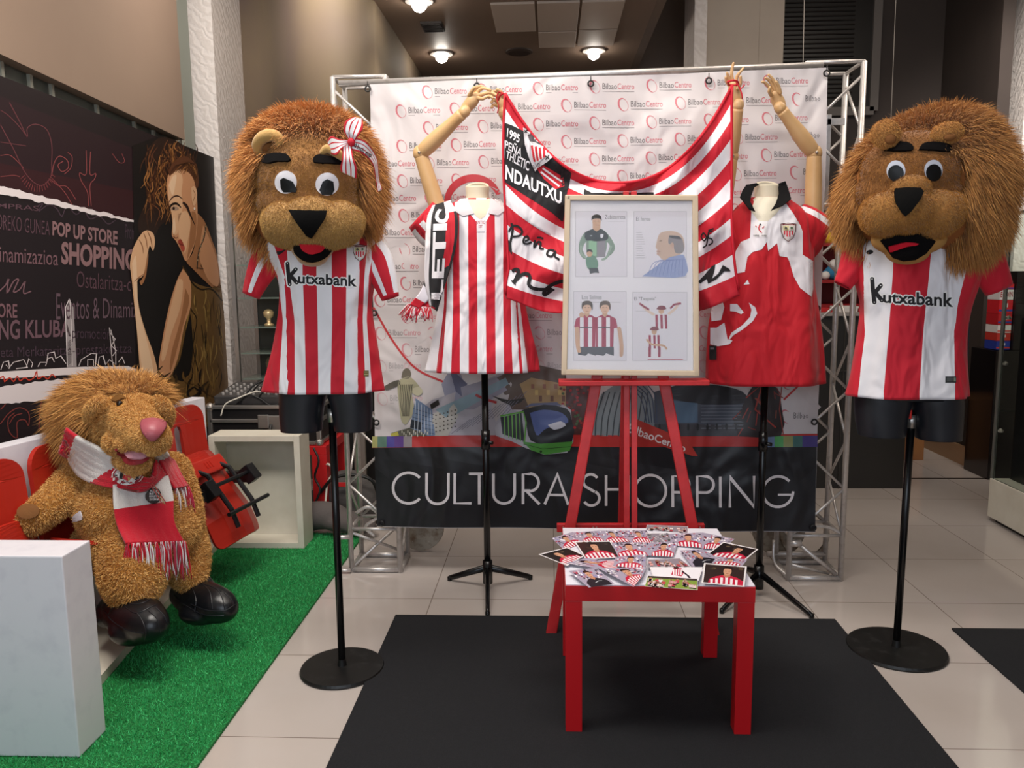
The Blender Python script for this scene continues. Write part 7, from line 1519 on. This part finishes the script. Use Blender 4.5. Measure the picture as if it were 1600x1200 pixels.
patch(tl_, 'tongue', om3_, [('p', [(197, 707), (210, 712), (227, 711), (227, 717), (220, 720), (208, 719), (200, 714)], 2)], '#c58a96', .008, mat('tongue_pink', '#cf95a2', .6), 20)
for pts in ([(136, 654, 5, 2.68), (142, 640, 9, 2.66), (152, 630, 9, 2.66), (162, 624, 5, 2.68)], [(246, 622, 5, 2.72), (256, 632, 9, 2.72), (262, 646, 10, 2.73), (260, 662, 8, 2.74)]):
    me = blobmesh([(at(q[0], q[1], q[3]), float(q[2]) * 2.7 / FPX) for q in cat(pts, 6)], .005, 3); e = link('ear', me, gold, tl_, smooth=True); shortfur(tl_, me, 5000, G2, None, .010, .0022, e, 'ear_fur', 3, .7, .1)
mb = blobmesh([S_(172, 646, 2.92, 58, 60, 58), S_(158, 640, 2.92, 50, 56, 46), S_(212, 636, 2.95, 44, 46, 42), S_(146, 665, 2.9, 34, 44, 34)], .01, 5); link('mane_base', mb, mat('mane_skin2', '#8a5424', .9), tl_, smooth=True)
sk_c = at(195, 668, 2.88)
def mflow(P, N):
    r = P - np.array(sk_c); r /= np.linalg.norm(r, axis=1)[:, None]; d = r * .7 + N * .25; d[:, 0] -= .35; d[:, 2] += np.where(r[:, 2] > .3, .0, -.5); d[:, 1] += .05; return d
MC = ('#a06a2e', '#dfa964')
f = fur(mb, 24000, .09, .0024, mflow, mixc(*MC), lambda P, N: ((pxs(P)[1] < 690) & ~inell(*pxs(P), [(215, 664, 58, 46)])).astype(float), 4, .26, .5, 21); link('mane_fur', f, FURM, tl_)
# tufts over the forehead
f = fur(hb, 3600, .055, .0022, lambda P, N: np.tile(np.array([-.5, -.1, .55]), (len(P), 1)) + N * .6, mixc(*MC), lambda P, N: inell(*pxs(P), [(190, 608, 40, 9), (152, 626, 14, 18)]).astype(float), 4, .35, .4, 22); link('forelock', f, FURM, tl_)
patch(tl_, 'paw_pad', opb, [('e', 46, 800, 16, 10, -.2)], '#6b4526', .016, mat('pad_brown', '#7a5028', .95), 6)
patch(tl_, 'white_tag', opb, [('p', [(115, 811), (122, 804), (130, 799), (133, 806), (132, 812), (118, 815)])], '#d8d6dc', .003, mat('tag_white', '#d8d6dc', .4), 14, label='small white tag')
shoem = mat('black_leatherette', '#101115', .34, bump=(50, .3, .003))
def shoe(lab, S, seams, Y):
    me = blobmesh(S, .006, 7); s = link('shoe', me, shoem, tl_, smooth=True); o = onmesh([me]); bm = BM()
    for L in seams:
        P_ = [o(float(a[0]), float(a[1]), .0) for a in cat(L, 6)]; P_ = [v for v in P_ if v]
        if len(P_) > 2: tube(bm, P_, .0022, 6)
    fin('shoe_seam', bm, mat('seam_dark', '#17181d', .4), s)
shoe('a', CH([(184, 950, 2.64, 30), (198, 956, 2.60, 38), (214, 964, 2.55, 41), (228, 972, 2.50, 36), (238, 977, 2.47, 28)], 8) + CH([(206, 915, 2.60, 14), (212, 930, 2.59, 24), (214, 945, 2.57, 30)], 5) + [S_(172, 955, 2.64, 20, 34, 26), S_(216, 978, 2.54, 46, 50, 28)],
     [[(190, 942), (200, 952), (214, 958), (232, 950), (244, 945)], [(194, 936), (205, 944), (222, 942), (236, 936)], [(198, 928), (212, 935), (228, 930)], [(214, 958), (222, 970), (228, 988), (226, 1002)], [(244, 950), (256, 962), (262, 976)], [(232, 954), (246, 968), (250, 988)], [(160, 950), (175, 970), (200, 985), (226, 990)], [(186, 944), (176, 950), (168, 962)]], 2.56)
shoe('b', CH([(288, 928, 2.84, 24), (304, 934, 2.80, 31), (322, 940, 2.75, 33), (340, 946, 2.70, 30), (350, 950, 2.68, 24)], 8) + CH([(318, 906, 2.80, 10), (320, 916, 2.80, 16), (318, 928, 2.78, 24)], 5) + [S_(322, 952, 2.74, 44, 44, 21)],
     [[(284, 926), (300, 918), (322, 914), (345, 924)], [(298, 944), (322, 953), (350, 954), (368, 944)], [(316, 912), (328, 926), (332, 952)], [(334, 916), (346, 930), (352, 955)], [(300, 918), (306, 936), (304, 956)], [(350, 926), (362, 938), (366, 950)], [(272, 930), (290, 946), (318, 960), (350, 962)]], 2.78)
# scarf of the plush lion
tc = empty('knitted_scarf', at(200, 740, 2.62), 'red and white knitted scarf wrapped round the plush lion', 'scarf')
kn = mat('knit', rough=.95, attr='Col', sheen=.3, bump=(240, .9, .003)); WH2 = '#dcd8d4'
def off(x, y, d):
    q = opb(x, y, 0); b = at(x, y, 2.75); q = q or b; dd = ray(x, y).normalized(); return q - dd * d
def ssh(L, R, cf, nm='scarf_wrap', nv=60, nu=16, th=.014, amp=.003):
    me = sheet([off(*q) for q in L], [off(*q) for q in R], cf, nv, nu, th, lambda u, v: (amp * sin(u * 40), amp * .6 * sin(u * 40 + 1), 0), 8); link(nm, me, kn, tc, smooth=True); return me
wr = ssh([(104, 668, .05), (124, 684, .06), (150, 697, .07), (180, 716, .06), (206, 738, .05), (236, 748, .04), (243, 720, .03)], [(93, 708, .05), (108, 722, .05), (124, 744, .045), (152, 758, .035), (190, 764, .04), (226, 766, .045), (258, 742, .035)], lambda u, v: RED if v < .14 else WH2 if v < .45 + .12 * (1 - u) else RED)
hg = ssh([(176, 758, .045), (177, 790, .035), (182, 820, .035), (196, 850, .04)], [(262, 744, .045), (270, 776, .04), (272, 815, .035), (286, 846, .03)], lambda u, v: WH2 if v < .40 else RED, 'scarf_end', 60, 30, .012, .002)
ssh([(243, 713, .01), (252, 728, .03), (262, 750, .035), (272, 764, .035)], [(258, 706, .01), (268, 716, .02), (282, 742, .02), (293, 760, .02)], lambda u, v: WH2 if v < .2 else RED, 'scarf_end')
for k in range(11):
    u = k / 10; r = [off(197 + 88 * u, 849 - 4 * u, .035)] ; fringe(tc, [r[0], r[0] + Vector((.012, 0, 0))], .115, (.06 * (u - .5) + .03, -.1, -1), 9, seed=30 + k, spread=.13, r=.0022)
for k in range(4):
    u = k / 3; r = off(273 + 19 * u, 763 - 3 * u, .03); fringe(tc, [r, r + Vector((.01, 0, 0))], .10, (.16, -.1, -1), 9, seed=60 + k, spread=.13, r=.0022)
# badges pinned to the scarf
tg = empty('round_badge', off(239, 776, .06), 'round black badge with white lettering pinned on the scarf of the plush lion', 'badge')
oh = onmesh([hg, wr])
def disc3(t, nm, cx, cy, rx, ry, col, h, th): return patch(t, nm, oh, [('e', cx, cy, rx, ry)], col, th, mat('badge_' + col, col, .35), h, 6)
disc3(tg, 'badge_disc', 239, 776, 12.5, 12, '#1b1d20', 10, .006)
A = Art(oh, .0005, 8)
for k, w_ in enumerate((12, 15, 17, 16)): A.text(('AUPA', 'BETI', 'ATHLETIC', 'ZUREKIN')[k], (239 - w_ / 2, 767 + k * 4.3, 239 + w_ / 2, 770.4 + k * 4.3), '#e4e2e4', 27, .02)
A.build('badge_lettering', PR, tg)
tg = empty('crest_patch', off(200, 742, .06), 'oval white patch with colourful emblem on the scarf under the mouth of the plush lion', 'badge')
disc3(tg, 'patch_base', 200, 743, 22, 14, '#e0dcd8', 14, .004)
A = Art(oh, .0005, 5); A.arc(200, 743, 19, 12, 0, 2 * pi, 2, '#8f2030', 37, 0, 30); rr = random.Random(4)
for k in range(16):
    a = k * 2 * pi / 16; A.line([(200 + 13 * cos(a), 743 + 8 * sin(a)), (200 + 17 * cos(a), 743 + 10.5 * sin(a))], 2.2, rr.choice(['#2a2526', '#2a2526', '#b8202c']), 38)
A.ell(203, 743, 9, 6.5, '#c49048', 38); A.ell(200, 745, 5, 4, '#c8202c', 39); A.ell(197, 740, 2.4, 2, '#efeeee', 40); A.poly([(190, 740), (195, 737), (194, 748), (190, 747)], '#2a2526', 39)
A.build('patch_emblem', PR, tg)
tg = empty('ribbon_pin', off(245, 765, .06), 'small pin with thin red and white cord beside the round badge', 'pin')
bm = BM(); ctube(bm, [off(236, 754, .05), off(242, 760, .055), off(250, 772, .055), off(259, 785, .05)], .0018, 4, 6); ctube(bm, [off(234, 756, .05), off(240, 765, .055), off(248, 778, .055), off(254, 788, .05)], .0018, 4, 6); fin('cord', bm, mat('cord_red', '#b8524a', .7), tg, smooth=True)
bm = BM(); tube(bm, [off(250, 776, .055), off(258, 788, .05)], .0022, 6); fin('wood_peg', bm, mat('peg_wood', '#c9a878', .6), tg, smooth=True)
